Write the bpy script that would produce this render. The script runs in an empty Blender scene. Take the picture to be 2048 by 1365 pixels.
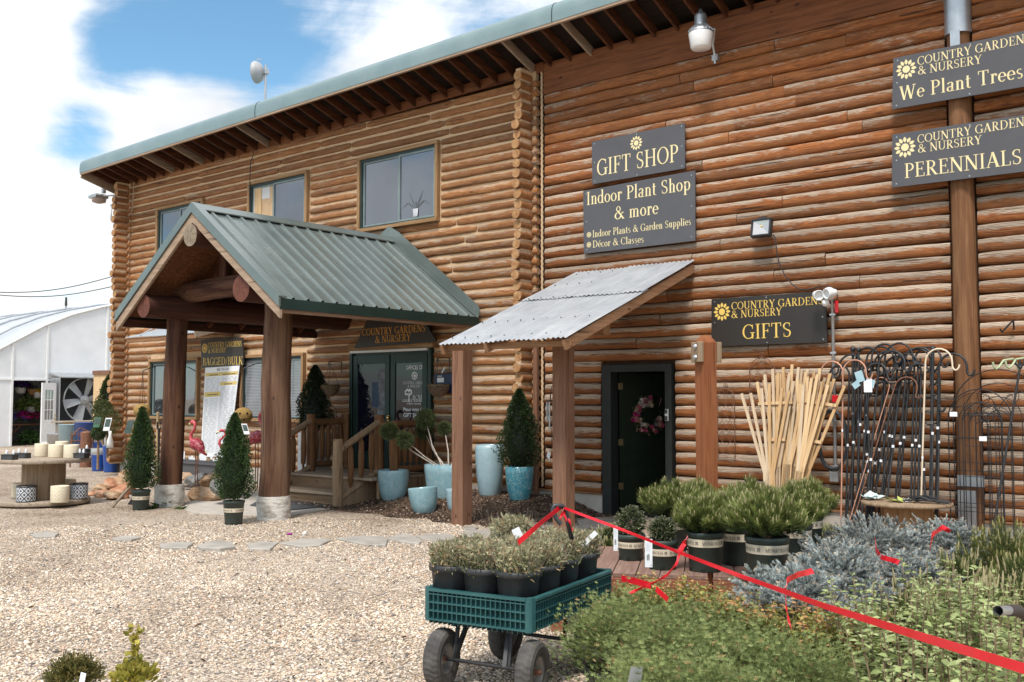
import bpy, math, random
import numpy as np
from mathutils import Vector as V, Matrix, noise
SC = bpy.context.scene
COL = SC.collection
random.seed(7)
RNG = np.random.default_rng(11)
PI = math.pi
rad = math.radians
# ------------------------------------------------------------------ camera model (used to measure places on known planes)
FOC, CX, CY, EYE = 1991.0, 1024.0, 682.5, 1.6
PITCH, YAW = rad(3.2914), rad(50.8774)
_fh = V((-math.cos(YAW), math.sin(YAW), 0)); RIGHT = V((math.sin(YAW), math.cos(YAW), 0)); _up = V((0, 0, 1))
FWD = _fh * math.cos(PITCH) + _up * math.sin(PITCH)
UPV = _up * math.cos(PITCH) - _fh * math.sin(PITCH)
CAM = V((0, 0, EYE))
def ray(x, y): return FWD + RIGHT * ((x - CX) / FOC) + UPV * ((CY - y) / FOC)
def at(x, y, axis, val):
 d = ray(x, y); t = (val - CAM[axis]) / d[axis]; return CAM + d * t
def G(x, y, z=0.0): return at(x, y, 2, z)          # point of a horizontal plane
def W(x, y, Y=11.5): return at(x, y, 1, Y)         # point of a plane parallel to the long wall
def XP(x, y, X): return at(x, y, 0, X)             # point of a plane square to the long wall
def DP(x, y, dist):                                # point at a distance along the view axis
 return CAM + ray(x, y) * dist
# ------------------------------------------------------------------ objects
def tag(o, label=None, cat=None, group=None, kind=None):
 if label: o['label'] = label
 if cat: o['category'] = cat
 if group: o['group'] = group
 if kind: o['kind'] = kind
 return o
def thing(name, label, cat, loc=(0, 0, 0), rz=0.0, group=None):
 o = bpy.data.objects.new(name, None); COL.objects.link(o)
 o.location = loc; o.rotation_euler = (0, 0, rz); o.empty_display_size = .1
 return tag(o, label, cat, group)
def wloc(p):
 v = V((0, 0, 0))
 while p is not None:
  v = v + p.location; p = p.parent
 return v
def dup(root, loc=None, rz=None, sc=None, label=None, group=None):
 def cp(o, par):
  c = o.copy(); COL.objects.link(c)
  if par is not None:
   c.parent = par
  for ch in kids.get(o.name, []): cp(ch, c)
  return c
 kids = {}
 def walk(o):
  kids[o.name] = [c for c in bpy.data.objects if c.parent == o]
  for c in kids[o.name]: walk(c)
 walk(root)
 r = cp(root, None)
 if loc is not None: r.location = loc
 if rz is not None: r.rotation_euler[2] = rz
 if sc is not None: r.scale = (sc, sc, sc) if not hasattr(sc, '__len__') else sc
 if label: r['label'] = label
 if group: r['group'] = group
 return r
class MB:
 """collects shapes and links them as one mesh object"""
 def __init__(s): s.v = []; s.f = []; s.m = []; s.s = []; s.c = []; s.cur = (1, 1, 1)
 def add(s, vs, fs, m=0, smooth=False, M=None):
  b = len(s.v)
  if M is not None: vs = [M @ V(p) for p in vs]
  s.v += [tuple(p) for p in vs]; s.c += [s.cur] * len(vs)
  for f in fs: s.f.append(tuple(b + i for i in f)); s.m.append(m); s.s.append(smooth)
 def box(s, x0, x1, y0, y1, z0, z1, m=0, M=None):
  x0, x1 = min(x0, x1), max(x0, x1); y0, y1 = min(y0, y1), max(y0, y1); z0, z1 = min(z0, z1), max(z0, z1)
  s.add([(x0, y0, z0), (x1, y0, z0), (x1, y1, z0), (x0, y1, z0), (x0, y0, z1), (x1, y0, z1), (x1, y1, z1), (x0, y1, z1)],
    [(3, 2, 1, 0), (4, 5, 6, 7), (0, 1, 5, 4), (1, 2, 6, 5), (2, 3, 7, 6), (3, 0, 4, 7)], m, False, M)
 def bbox(s, x0, x1, y0, y1, z0, z1, b=.006, m=0, M=None):
  """box with bevelled edges"""
  x0, x1 = min(x0, x1), max(x0, x1); y0, y1 = min(y0, y1), max(y0, y1); z0, z1 = min(z0, z1), max(z0, z1)
  vs = [];
  for sx in (0, 1):
   for sy in (0, 1):
    for sz in (0, 1):
     X, Y, Z = (x0, x1)[sx], (y0, y1)[sy], (z0, z1)[sz]
     ix, iy, iz = (b, -b)[sx], (b, -b)[sy], (b, -b)[sz]
     vs += [(X, Y + iy, Z + iz), (X + ix, Y, Z + iz), (X + ix, Y + iy, Z)]
  def I(sx, sy, sz, k): return (sx * 4 + sy * 2 + sz) * 3 + k
  fs = [(I(0,0,0,0), I(0,0,1,0), I(0,1,1,0), I(0,1,0,0)), (I(1,0,0,0), I(1,1,0,0), I(1,1,1,0), I(1,0,1,0)),
    (I(0,0,0,1), I(1,0,0,1), I(1,0,1,1), I(0,0,1,1)), (I(0,1,0,1), I(0,1,1,1), I(1,1,1,1), I(1,1,0,1)),
    (I(0,0,0,2), I(0,1,0,2), I(1,1,0,2), I(1,0,0,2)), (I(0,0,1,2), I(1,0,1,2), I(1,1,1,2), I(0,1,1,2))]
  for a in (0, 1):
   for c in (0, 1):
    e = [I(a,c,0,0), I(a,c,1,0), I(a,c,1,1), I(a,c,0,1)]; fs.append(e if (a == c) else e[::-1])
    e = [I(a,0,c,0), I(a,1,c,0), I(a,1,c,2), I(a,0,c,2)]; fs.append(e[::-1] if (a == c) else e)
    e = [I(0,a,c,1), I(1,a,c,1), I(1,a,c,2), I(0,a,c,2)]; fs.append(e if (a == c) else e[::-1])
    for d in (0, 1):
     t = [I(a,c,d,0), I(a,c,d,1), I(a,c,d,2)]; fs.append(t if (a + c + d) % 2 else t[::-1])
  s.add(vs, fs, m, False, M)
 def beam(s, p0, p1, w, h, up=(0, 0, 1), m=0, b=0):
  p0, p1 = V(p0), V(p1); d = p1 - p0; L = d.length; d.normalize()
  u = V(up); sd = d.cross(u)
  if sd.length < 1e-5: sd = d.cross(V((0, 1, 0)))
  sd.normalize(); u = sd.cross(d)
  M = Matrix(((d.x, sd.x, u.x, p0.x), (d.y, sd.y, u.y, p0.y), (d.z, sd.z, u.z, p0.z), (0, 0, 0, 1)))
  if b: s.bbox(0, L, -w / 2, w / 2, -h / 2, h / 2, b, m, M)
  else: s.box(0, L, -w / 2, w / 2, -h / 2, h / 2, m, M)
 def tube(s, pts, r, n=8, m=0, caps=True, smooth=True, closed=False):
  pts = [V(p) for p in pts]; k = len(pts)
  rs = [r] * k if not hasattr(r, '__len__') else r
  vs = []; prev = None
  for i, p in enumerate(pts):
   if closed: t = pts[(i + 1) % k] - pts[i - 1]
   else: t = pts[min(i + 1, k - 1)] - pts[max(i - 1, 0)]
   if t.length < 1e-9: t = V((0, 0, 1))
   t.normalize()
   if prev is None:
    a = V((0, 0, 1)) if abs(t.z) < .9 else V((1, 0, 0)); u = (a - t * a.dot(t)).normalized()
   else:
    u = prev - t * prev.dot(t)
    u = u.normalized() if u.length > 1e-6 else t.orthogonal().normalized()
   prev = u; w = t.cross(u)
   for j in range(n):
    a = 2 * PI * j / n; vs.append(p + (u * math.cos(a) + w * math.sin(a)) * rs[i])
  fs = []
  for i in range(k if closed else k - 1):
   i2 = (i + 1) % k
   for j in range(n): fs.append((i * n + j, i * n + (j + 1) % n, i2 * n + (j + 1) % n, i2 * n + j))
  s.add(vs, fs, m, smooth)
  if caps and not closed:
   s.add(vs[:n], [tuple(range(n))[::-1]], m); s.add(vs[-n:], [tuple(range(n))], m)
 def lathe(s, prof, n=24, c=(0, 0, 0), m=0, smooth=True, M=None, sx=1, sy=1):
  vs = []; c = V(c)
  for r, z in prof:
   for j in range(n):
    a = 2 * PI * j / n; vs.append((c.x + r * sx * math.cos(a), c.y + r * sy * math.sin(a), c.z + z))
  fs = [(i * n + j, i * n + (j + 1) % n, (i + 1) * n + (j + 1) % n, (i + 1) * n + j) for i in range(len(prof) - 1) for j in range(n)]
  s.add(vs, fs, m, smooth, M)
 def disc(s, c, r, n=20, m=0, nrm=(0, 0, 1), sx=1):
  c = V(c); q = V(nrm).to_track_quat('Z', 'Y')
  s.add([c + q @ V((r * sx * math.cos(2 * PI * j / n), r * math.sin(2 * PI * j / n), 0)) for j in range(n)], [tuple(range(n))], m)
 def ball(s, c, r, nu=12, nv=8, m=0, sc=(1, 1, 1), amp=0, fr=3, M=None):
  c = V(c); vs = []
  for i in range(nv + 1):
   th = PI * i / nv
   for j in range(nu):
    a = 2 * PI * j / nu
    d = V((math.sin(th) * math.cos(a), math.sin(th) * math.sin(a), math.cos(th)))
    k = r * (1 + amp * noise.noise(d * fr + c * 3.1)) if amp else r
    vs.append(c + V((d.x * k * sc[0], d.y * k * sc[1], d.z * k * sc[2])))
  fs = [(i * nu + j, (i + 1) * nu + j, (i + 1) * nu + (j + 1) % nu, i * nu + (j + 1) % nu) for i in range(nv) for j in range(nu)]
  s.add(vs, fs, m, True, M)
 def poly(s, pts, m=0): s.add(pts, [tuple(range(len(pts)))], m)
 def prism(s, pts, off, m=0, b=0):
  """solid between polygon pts and pts+off"""
  n = len(pts); off = V(off); a = [V(p) for p in pts]; t = [p + off for p in a]
  s.add(a + t, [tuple(range(n))[::-1], tuple(range(n, 2 * n))] + [(i, (i + 1) % n, n + (i + 1) % n, n + i) for i in range(n)], m)
 def build(s, name, mats, parent=None, local=False, tint=False, label=None):
  me = bpy.data.meshes.new(name); off = V((0, 0, 0)) if (local or parent is None) else wloc(parent)
  me.from_pydata([(p[0] - off.x, p[1] - off.y, p[2] - off.z) for p in s.v], [], s.f)
  for mm in (mats if isinstance(mats, (list, tuple)) else [mats]): me.materials.append(mm)
  me.polygons.foreach_set('material_index', s.m); me.polygons.foreach_set('use_smooth', s.s)
  if tint:
   at_ = me.color_attributes.new('tint', 'FLOAT_COLOR', 'POINT')
   at_.data.foreach_set('color', np.array([(c[0], c[1], c[2], 1) for c in s.c], dtype=np.float32).ravel())
  me.update()
  o = bpy.data.objects.new(name, me); COL.objects.link(o)
  if parent is not None: o.parent = parent
  if label: o['label'] = label
  return o
class LB:
 """numpy leaf collector: leaves are thin blades, built as one mesh with a colour per vertex"""
 def __init__(s): s.V = []; s.F = []; s.C = []; s.n = 0
 def raw(s, vs, per, fpat, col):
  N = len(vs) // per
  base = (np.arange(N) * per + s.n)[:, None]
  for fp in fpat: s.F.append(base + np.array(fp)[None, :])
  s.V.append(vs); s.C.append(np.repeat(col, per, axis=0)); s.n += len(vs)
 def needles(s, P, D, L, w, col):
  """triangular blades: base P, direction D (unit), length L, width w"""
  N = len(P); side = np.cross(D, RNG.normal(size=(N, 3))); side /= np.linalg.norm(side, axis=1)[:, None] + 1e-9
  L = np.broadcast_to(L, (N,))[:, None]; w = np.broadcast_to(w, (N,))[:, None]
  vs = np.stack([P - side * w, P + side * w, P + D * L], 1).reshape(-1, 3)
  s.raw(vs, 3, [(0, 1, 2)], col)
 def leaves(s, P, D, Nn, L, w, col, fold=.25, curl=.15):
  """pointed leaves folded along the rib: base P, direction D, approximate normal Nn"""
  N = len(P); side = np.cross(D, Nn); side /= np.linalg.norm(side, axis=1)[:, None] + 1e-9
  Nn = np.cross(side, D)
  L = np.broadcast_to(L, (N,))[:, None]; w = np.broadcast_to(w, (N,))[:, None]
  a = P + D * L * .3; b = P + D * L * .68 - Nn * L * curl * .4; tip = P + D * L - Nn * L * curl
  vs = np.stack([P, a - side * w * .85 + Nn * w * fold, b - side * w * .8 + Nn * w * fold, tip,
      b + side * w * .8 + Nn * w * fold, a + side * w * .85 + Nn * w * fold], 1).reshape(-1, 3)
  s.raw(vs, 6, [(0, 3, 2, 1), (0, 5, 4, 3)], col)
 def build(s, name, mat, parent=None):
  me = bpy.data.meshes.new(name); vs = np.concatenate(s.V).astype(np.float32)
  k = {}
  for f in s.F: k.setdefault(f.shape[1], []).append(f)
  loops = []; starts = []; tot = 0
  for n, fl in k.items():
   f = np.concatenate(fl); loops.append(f.ravel()); starts.append(tot + np.arange(len(f)) * n); tot += f.size
  loops = np.concatenate(loops).astype(np.int32); starts = np.concatenate(starts).astype(np.int32)
  me.vertices.add(len(vs)); me.vertices.foreach_set('co', vs.ravel())
  me.loops.add(len(loops)); me.loops.foreach_set('vertex_index', loops)
  me.polygons.add(len(starts)); me.polygons.foreach_set('loop_start', starts)
  me.update(calc_edges=True); me.validate()
  c = np.concatenate(s.C); c = np.concatenate([c, np.ones((len(c), 1))], 1).astype(np.float32)
  a = me.color_attributes.new('tint', 'FLOAT_COLOR', 'POINT'); a.data.foreach_set('color', c.ravel())
  me.materials.append(mat)
  o = bpy.data.objects.new(name, me); COL.objects.link(o)
  if parent is not None: o.parent = parent
  return o
def unit(a): return a / (np.linalg.norm(a, axis=1)[:, None] + 1e-9)
def cmix(c0, c1, t): return np.array(c0)[None, :] * (1 - t)[:, None] + np.array(c1)[None, :] * t[:, None]
# ------------------------------------------------------------------ materials
def ramp(nt, stops, interp='LINEAR'):
 r = nt.nodes.new('ShaderNodeValToRGB'); e = r.color_ramp.elements; r.color_ramp.interpolation = interp
 while len(e) > 1: e.remove(e[0])
 e[0].position = stops[0][0]; e[0].color = (*stops[0][1], 1)
 for p, c in stops[1:]:
  n = e.new(p); n.color = (*c, 1)
 return r
def mixc(nt, a, b, fac, mode='MIX'):
 m = nt.nodes.new('ShaderNodeMix'); m.data_type = 'RGBA'; m.blend_type = mode
 for sock, val in ((0, fac), (6, a), (7, b)):
  if hasattr(val, 'is_output') or hasattr(val, 'links') and not isinstance(val, (int, float, tuple)): nt.links.new(val, m.inputs[sock])
  else: m.inputs[sock].default_value = val if sock == 0 else (*val, 1)
 return m.outputs[2]
def nmath(nt, op, a, b=0.0, c=None, clamp=False):
 m = nt.nodes.new('ShaderNodeMath'); m.operation = op; m.use_clamp = clamp
 for i, val in enumerate((a, b) if c is None else (a, b, c)):
  if isinstance(val, (int, float)): m.inputs[i].default_value = val
  else: nt.links.new(val, m.inputs[i])
 return m.outputs[0]
def nnoise(nt, vec, scale, det=5, rough=.6, dist=0):
 n = nt.nodes.new('ShaderNodeTexNoise'); n.inputs['Scale'].default_value = scale; n.inputs['Detail'].default_value = det
 n.inputs['Roughness'].default_value = rough; n.inputs['Distortion'].default_value = dist
 nt.links.new(vec, n.inputs['Vector']); return n
def nmap(nt, scale=(1, 1, 1), coord='Object', rot=(0, 0, 0)):
 tc = nt.nodes.new('ShaderNodeTexCoord'); mp = nt.nodes.new('ShaderNodeMapping')
 mp.inputs['Scale'].default_value = scale; mp.inputs['Rotation'].default_value = rot
 nt.links.new(tc.outputs[coord], mp.inputs['Vector']); return mp.outputs[0]
def base(name):
 m = bpy.data.materials.new(name); m.use_nodes = True; nt = m.node_tree
 return m, nt, nt.nodes['Principled BSDF']
def bump(nt, bs, h, strength, dist=.01):
 b = nt.nodes.new('ShaderNodeBump'); b.inputs['Strength'].default_value = strength; b.inputs['Distance'].default_value = dist
 nt.links.new(h, b.inputs['Height']); nt.links.new(b.outputs[0], bs.inputs['Normal'])
def mk(name, c1, c2=None, c3=None, sc=6, st=(1, 1, 1), rough=.7, bmp=.2, bd=.006, bsc=None, metal=0, tint=False, spec=.4, det=6, coat=0, rvar=0):
 m, nt, bs = base(name); vec = nmap(nt, st); n = nnoise(nt, vec, sc, det)
 stops = [(.3, c1), (.7, c2 or c1)] if c3 is None else [(.28, c1), (.5, c2), (.74, c3)]
 col = ramp(nt, stops); nt.links.new(n.outputs[0], col.inputs[0]); out = col.outputs[0]
 if tint:
  a = nt.nodes.new('ShaderNodeVertexColor'); a.layer_name = 'tint'; out = mixc(nt, out, a.outputs[0], 1.0, 'MULTIPLY')
 nt.links.new(out, bs.inputs['Base Color'])
 bs.inputs['Roughness'].default_value = rough; bs.inputs['Metallic'].default_value = metal; bs.inputs['Specular IOR Level'].default_value = spec
 bs.inputs['Coat Weight'].default_value = coat
 if rvar:
  rr = nt.nodes.new('ShaderNodeMapRange'); nt.links.new(n.outputs[0], rr.inputs[0]); rr.inputs[3].default_value = rough - rvar; rr.inputs[4].default_value = rough + rvar
  nt.links.new(rr.outputs[0], bs.inputs['Roughness'])
 if bmp:
  n2 = nnoise(nt, vec, bsc or sc * 3, det); bump(nt, bs, n2.outputs[0], bmp, bd)
 return m
def wood(name, c1, c2, c3, axis=0, fine=34, rough=.75, bmp=.35, knots=True, tint=False, weather=None):
 """grain stretched along an axis, dark checks, scattered knots"""
 m, nt, bs = base(name); st = [fine / 2] * 3; st[axis] = fine / 34
 vec = nmap(nt, tuple(st)); n = nnoise(nt, vec, 1.6, 9, .65, .7)
 col = ramp(nt, [(.27, c1), (.5, c2), (.72, c3)]); nt.links.new(n.outputs[0], col.inputs[0]); out = col.outputs[0]
 big = nnoise(nt, nmap(nt, (1.1, 1.1, 1.1)), 1.7, 3)
 out = mixc(nt, out, (c1[0] * .8, c1[1] * .8, c1[2] * .8), nmath(nt, 'MULTIPLY', big.outputs[0], .45), 'MIX')
 if weather:
  wn = nnoise(nt, nmap(nt, tuple(x * .25 for x in st)), 2.2, 6, .7); wr = ramp(nt, [(.45, (0, 0, 0)), (.62, (1, 1, 1))])
  nt.links.new(wn.outputs[0], wr.inputs[0]); out = mixc(nt, out, weather, nmath(nt, 'MULTIPLY', wr.outputs[0], .75))
 if knots:
  ks = [3.3] * 3; ks[axis] = 1.9
  vo = nt.nodes.new('ShaderNodeTexVoronoi'); vo.inputs['Scale'].default_value = 1.5; nt.links.new(nmap(nt, tuple(ks)), vo.inputs['Vector'])
  kr = ramp(nt, [(0, (1, 1, 1)), (.07, (.8, .8, .8)), (.12, (0, 0, 0))]); nt.links.new(vo.outputs['Distance'], kr.inputs[0])
  out = mixc(nt, out, (c1[0] * .3, c1[1] * .28, c1[2] * .26), nmath(nt, 'MULTIPLY', kr.outputs[0], .85))
 cs = [20] * 3; cs[axis] = .8
 cn = nnoise(nt, nmap(nt, tuple(cs)), 1.0, 4, .5); cr = ramp(nt, [(.30, (1, 1, 1)), (.36, (0, 0, 0))]); nt.links.new(cn.outputs[0], cr.inputs[0])
 out = mixc(nt, out, (c1[0] * .3, c1[1] * .3, c1[2] * .3), nmath(nt, 'MULTIPLY', cr.outputs[0], .7))
 if tint:
  a = nt.nodes.new('ShaderNodeVertexColor'); a.layer_name = 'tint'; out = mixc(nt, out, a.outputs[0], 1.0, 'MULTIPLY')
 nt.links.new(out, bs.inputs['Base Color']); bs.inputs['Roughness'].default_value = rough; bs.inputs['Specular IOR Level'].default_value = .3
 h = nmath(nt, 'SUBTRACT', n.outputs[0], nmath(nt, 'MULTIPLY', cr.outputs[0], .6)); bump(nt, bs, h, bmp, .012)
 return m
def leafm(name, rough=.6, trans=.25, var=.3):
 """leaf material: colour from the tint layer, some light passes through"""
 m, nt, bs = base(name); a = nt.nodes.new('ShaderNodeVertexColor'); a.layer_name = 'tint'
 n = nnoise(nt, nmap(nt), 7, 3); k = nt.nodes.new('ShaderNodeMapRange'); nt.links.new(n.outputs[0], k.inputs[0])
 k.inputs[1].default_value = .3; k.inputs[2].default_value = .7; k.inputs[3].default_value = 1 - var; k.inputs[4].default_value = 1 + var
 hs = nt.nodes.new('ShaderNodeHueSaturation'); nt.links.new(a.outputs[0], hs.inputs['Color']); nt.links.new(k.outputs[0], hs.inputs['Value'])
 nt.links.new(hs.outputs[0], bs.inputs['Base Color']); bs.inputs['Roughness'].default_value = rough; bs.inputs['Specular IOR Level'].default_value = .35
 tr = nt.nodes.new('ShaderNodeBsdfTranslucent'); nt.links.new(hs.outputs[0], tr.inputs['Color'])
 mx = nt.nodes.new('ShaderNodeMixShader'); mx.inputs[0].default_value = trans
 nt.links.new(bs.outputs[0], mx.inputs[1]); nt.links.new(tr.outputs[0], mx.inputs[2])
 nt.links.new(mx.outputs[0], nt.nodes['Material Output'].inputs['Surface'])
 return m
def log_material(name, seam, tan=False):
 """stained log siding: orange brown where the stain survives, bleached grey where weather reached it (tint.r), a shade per log (tint.g)"""
 m, nt, bs = base(name)
 a = nt.nodes.new('ShaderNodeVertexColor'); a.layer_name = 'tint'; sp = nt.nodes.new('ShaderNodeSeparateColor'); nt.links.new(a.outputs[0], sp.inputs[0])
 wear, rnd, prot = sp.outputs[0], sp.outputs[1], sp.outputs[2]
 tc = nt.nodes.new('ShaderNodeTexCoord'); off = nt.nodes.new('ShaderNodeCombineXYZ'); nt.links.new(nmath(nt, 'MULTIPLY', rnd, 37.0), off.inputs[0]); nt.links.new(nmath(nt, 'MULTIPLY', rnd, 11.0), off.inputs[1])
 ad = nt.nodes.new('ShaderNodeVectorMath'); ad.operation = 'ADD'; nt.links.new(tc.outputs['Object'], ad.inputs[0]); nt.links.new(off.outputs[0], ad.inputs[1])
 def mp(s):
  q = nt.nodes.new('ShaderNodeMapping'); q.inputs['Scale'].default_value = s; nt.links.new(ad.outputs[0], q.inputs['Vector']); return q.outputs[0]
 g = nnoise(nt, mp((1.7, 15, 15)), 1.5, 9, .74, 1.6)
 g2 = nnoise(nt, mp((3.2, 60, 60)), 1.3, 6, .65, .8)
 wv = nt.nodes.new('ShaderNodeTexWave'); wv.wave_type = 'BANDS'; wv.bands_direction = 'Z'; wv.inputs['Scale'].default_value = 9; wv.inputs['Distortion'].default_value = 9
 wv.inputs['Detail'].default_value = 3; wv.inputs['Detail Scale'].default_value = .7; nt.links.new(mp((.5, 2.2, 2.2)), wv.inputs['Vector'])
 big = nnoise(nt, mp((.8, 3, 3)), 1.4, 4, .6)
 stain = ramp(nt, [(.28, (.06, .022, .008)), (.42, (.27, .098, .03)), (.56, (.44, .19, .064)), (.74, (.58, .325, .15))] if tan else [(.28, (.05, .014, .004)), (.43, (.235, .066, .014)), (.57, (.42, .134, .03)), (.74, (.56, .24, .075))]); nt.links.new(g.outputs[0], stain.inputs[0])
 stain2 = mixc(nt, stain.outputs[0], (.40, .185, .07), nmath(nt, 'MULTIPLY', rnd, .38))
 stain2 = mixc(nt, stain2, (.10, .035, .012), nmath(nt, 'MULTIPLY', big.outputs[0], .55))
 grey = ramp(nt, [(.22, (.11, .062, .034)), (.40, (.30, .215, .145)), (.55, (.47, .375, .285)), (.8, (.62, .53, .44))])
 nt.links.new(nmath(nt, 'ADD', nmath(nt, 'MULTIPLY', g2.outputs[0], .65), nmath(nt, 'MULTIPLY', wv.outputs[0], .32)), grey.inputs[0])
 gm_ = nnoise(nt, mp((2.6, 15, 15)), 1.4, 7, .68, 1.5)
 wsum = nmath(nt, 'ADD', wear, nmath(nt, 'MULTIPLY', nmath(nt, 'SUBTRACT', gm_.outputs[0], .5), 1.9))
 wsum = nmath(nt, 'ADD', wsum, nmath(nt, 'MULTIPLY', nmath(nt, 'SUBTRACT', big.outputs[0], .5), 1.5))
 wr = nt.nodes.new('ShaderNodeMapRange'); wr.interpolation_type = 'SMOOTHSTEP'; nt.links.new(wsum, wr.inputs[0]); wr.inputs[1].default_value = .17; wr.inputs[2].default_value = .64
 out = mixc(nt, stain2, grey.outputs[0], nmath(nt, 'MULTIPLY', wr.outputs[0], .92))
 sh_ = nt.nodes.new('ShaderNodeMapRange'); nt.links.new(nmath(nt, 'FRACT', nmath(nt, 'MULTIPLY', rnd, 7.31)), sh_.inputs[0]); sh_.inputs[3].default_value = .72; sh_.inputs[4].default_value = 1.18
 cb_ = nt.nodes.new('ShaderNodeCombineXYZ')
 for i_ in range(3): nt.links.new(sh_.outputs[0], cb_.inputs[i_])
 out = mixc(nt, out, cb_.outputs[0], 1.0, 'MULTIPLY')
 cn = nnoise(nt, mp((.7, 26, 26)), 1.2, 4, .5); cr = ramp(nt, [(.29, (1, 1, 1)), (.345, (0, 0, 0))]); nt.links.new(cn.outputs[0], cr.inputs[0])
 out = mixc(nt, out, (.035, .017, .009), nmath(nt, 'MULTIPLY', cr.outputs[0], .85))
 vo = nt.nodes.new('ShaderNodeTexVoronoi'); vo.inputs['Scale'].default_value = 1.0; nt.links.new(mp((1.5, 5, 5)), vo.inputs['Vector'])
 kr = ramp(nt, [(0, (1, 1, 1)), (.05, (.9, .9, .9)), (.1, (0, 0, 0))]); nt.links.new(vo.outputs['Distance'], kr.inputs[0])
 out = mixc(nt, out, (.09, .032, .012), nmath(nt, 'MULTIPLY', kr.outputs[0], .75))
 out = mixc(nt, out, seam, prot)
 nt.links.new(out, bs.inputs['Base Color']); bs.inputs['Roughness'].default_value = .6; bs.inputs['Specular IOR Level'].default_value = .35
 h = nmath(nt, 'SUBTRACT', nmath(nt, 'ADD', g.outputs[0], nmath(nt, 'MULTIPLY', g2.outputs[0], .5)), nmath(nt, 'MULTIPLY', cr.outputs[0], .8)); bump(nt, bs, h, .8, .02)
 return m
def gravel_material():
 m, nt, bs = base('gravel'); vec = nmap(nt)
 wob = nnoise(nt, vec, 30, 3); vm = nt.nodes.new('ShaderNodeVectorMath'); vm.operation = 'MULTIPLY_ADD'
 nt.links.new(wob.outputs[1], vm.inputs[0]); vm.inputs[1].default_value = (.018, .018, 0); nt.links.new(vec, vm.inputs[2])
 hs = []; cols = []
 for s in (38, 62):
  vo = nt.nodes.new('ShaderNodeTexVoronoi'); vo.inputs['Scale'].default_value = s; nt.links.new(vm.outputs[0], vo.inputs['Vector'])
  sp = nt.nodes.new('ShaderNodeSeparateColor'); nt.links.new(vo.outputs['Color'], sp.inputs[0])
  c = ramp(nt, [(.0, (.13, .11, .095)), (.1, (.26, .225, .195)), (.2, (.45, .35, .255)), (.5, (.60, .475, .355)), (.8, (.70, .585, .465)), (1, (.80, .71, .61))]); nt.links.new(sp.outputs[0], c.inputs[0])
  hs.append(vo.outputs['Distance']); cols.append(c.outputs[0])
 sel = nnoise(nt, vec, 26, 2); sr = ramp(nt, [(.47, (0, 0, 0)), (.53, (1, 1, 1))]); nt.links.new(sel.outputs[0], sr.inputs[0])
 out = mixc(nt, cols[0], cols[1], sr.outputs[0]); h = nmath(nt, 'MINIMUM', hs[0], hs[1])
 gap = ramp(nt, [(.45, (0, 0, 0)), (.8, (1, 1, 1))]); nt.links.new(hs[0], gap.inputs[0])
 out = mixc(nt, out, (.17, .13, .10), nmath(nt, 'MULTIPLY', gap.outputs[0], .6))
 bg = nnoise(nt, vec, .55, 5, .6); br = ramp(nt, [(.33, (.62, .57, .53)), (.47, (.86, .83, .80)), (.6, (1, 1, 1))]); nt.links.new(bg.outputs[0], br.inputs[0])
 out = mixc(nt, out, br.outputs[0], 1.0, 'MULTIPLY')
 nt.links.new(out, bs.inputs['Base Color']); bs.inputs['Roughness'].default_value = .85; bs.inputs['Specular IOR Level'].default_value = .25
 bump(nt, bs, nmath(nt, 'SUBTRACT', 1.0, h), .9, .03)
 return m
def corrugated(name, c1, c2, rough, spots):
 m = mk(name, c1, c2, sc=3.5, st=(1, 1, 1), rough=rough, bmp=.06, metal=.3, spec=.5, rvar=.12)
 nt = m.node_tree; bs = nt.nodes['Principled BSDF']
 st = nnoise(nt, nmap(nt, (9, .5, 1)), 1.4, 6, .7); r = ramp(nt, [(.5, (0, 0, 0)), (.72, (1, 1, 1))]); nt.links.new(st.outputs[0], r.inputs[0])
 old = bs.inputs['Base Color'].links[0].from_socket
 nt.links.new(mixc(nt, old, spots, nmath(nt, 'MULTIPLY', r.outputs[0], .6)), bs.inputs['Base Color'])
 return m
MAT = {}
MAT['log_left'] = log_material('log siding chinked', (.50, .37, .25), True)
MAT['log_right'] = log_material('log siding', (.03, .014, .008))
MAT['chink'] = mk('mortar chinking', (.50, .335, .195), (.62, .435, .27), sc=9, rough=.9, bmp=.3)
MAT['log_end'] = mk('cut log end', (.22, .10, .04), (.38, .20, .085), (.50, .31, .16), sc=14, rough=.85, bmp=.4)
MAT['dark_gap'] = mk('dark seam', (.04, .02, .012), (.08, .036, .02), rough=.9, bmp=0)
MAT['concrete'] = mk('concrete', (.40, .36, .31), (.55, .50, .44), sc=5, rough=.9, bmp=.25)
MAT['header'] = wood('stained header board', (.09, .03, .012), (.19, .064, .022), (.28, .105, .04), 0, 30)
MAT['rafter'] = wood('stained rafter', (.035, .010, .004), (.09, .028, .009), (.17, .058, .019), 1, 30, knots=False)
MAT['rafter_bleached'] = wood('bleached rafter', (.2, .13, .085), (.34, .25, .18), (.44, .35, .27), 1, 30, knots=False)
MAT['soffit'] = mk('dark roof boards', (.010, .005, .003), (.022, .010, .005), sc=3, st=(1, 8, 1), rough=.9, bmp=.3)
MAT['fascia_wood'] = wood('fascia wood', (.25, .17, .11), (.38, .27, .19), (.48, .36, .26), 0, 30, knots=False)
MAT['roof_green'] = mk('pale green metal', (.20, .275, .28), (.25, .325, .325), sc=2.2, rough=.36, bmp=.05, metal=.3, spec=.5, rvar=.1)
MAT['porch_green'] = mk('green roof metal', (.145, .175, .165), (.195, .225, .21), sc=1.6, rough=.26, bmp=.05, metal=.4, spec=.5, rvar=.08)
MAT['gutter'] = mk('dark green trim metal', (.012, .03, .025), (.022, .046, .038), sc=3, rough=.4, bmp=.05, metal=.2)
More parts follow.
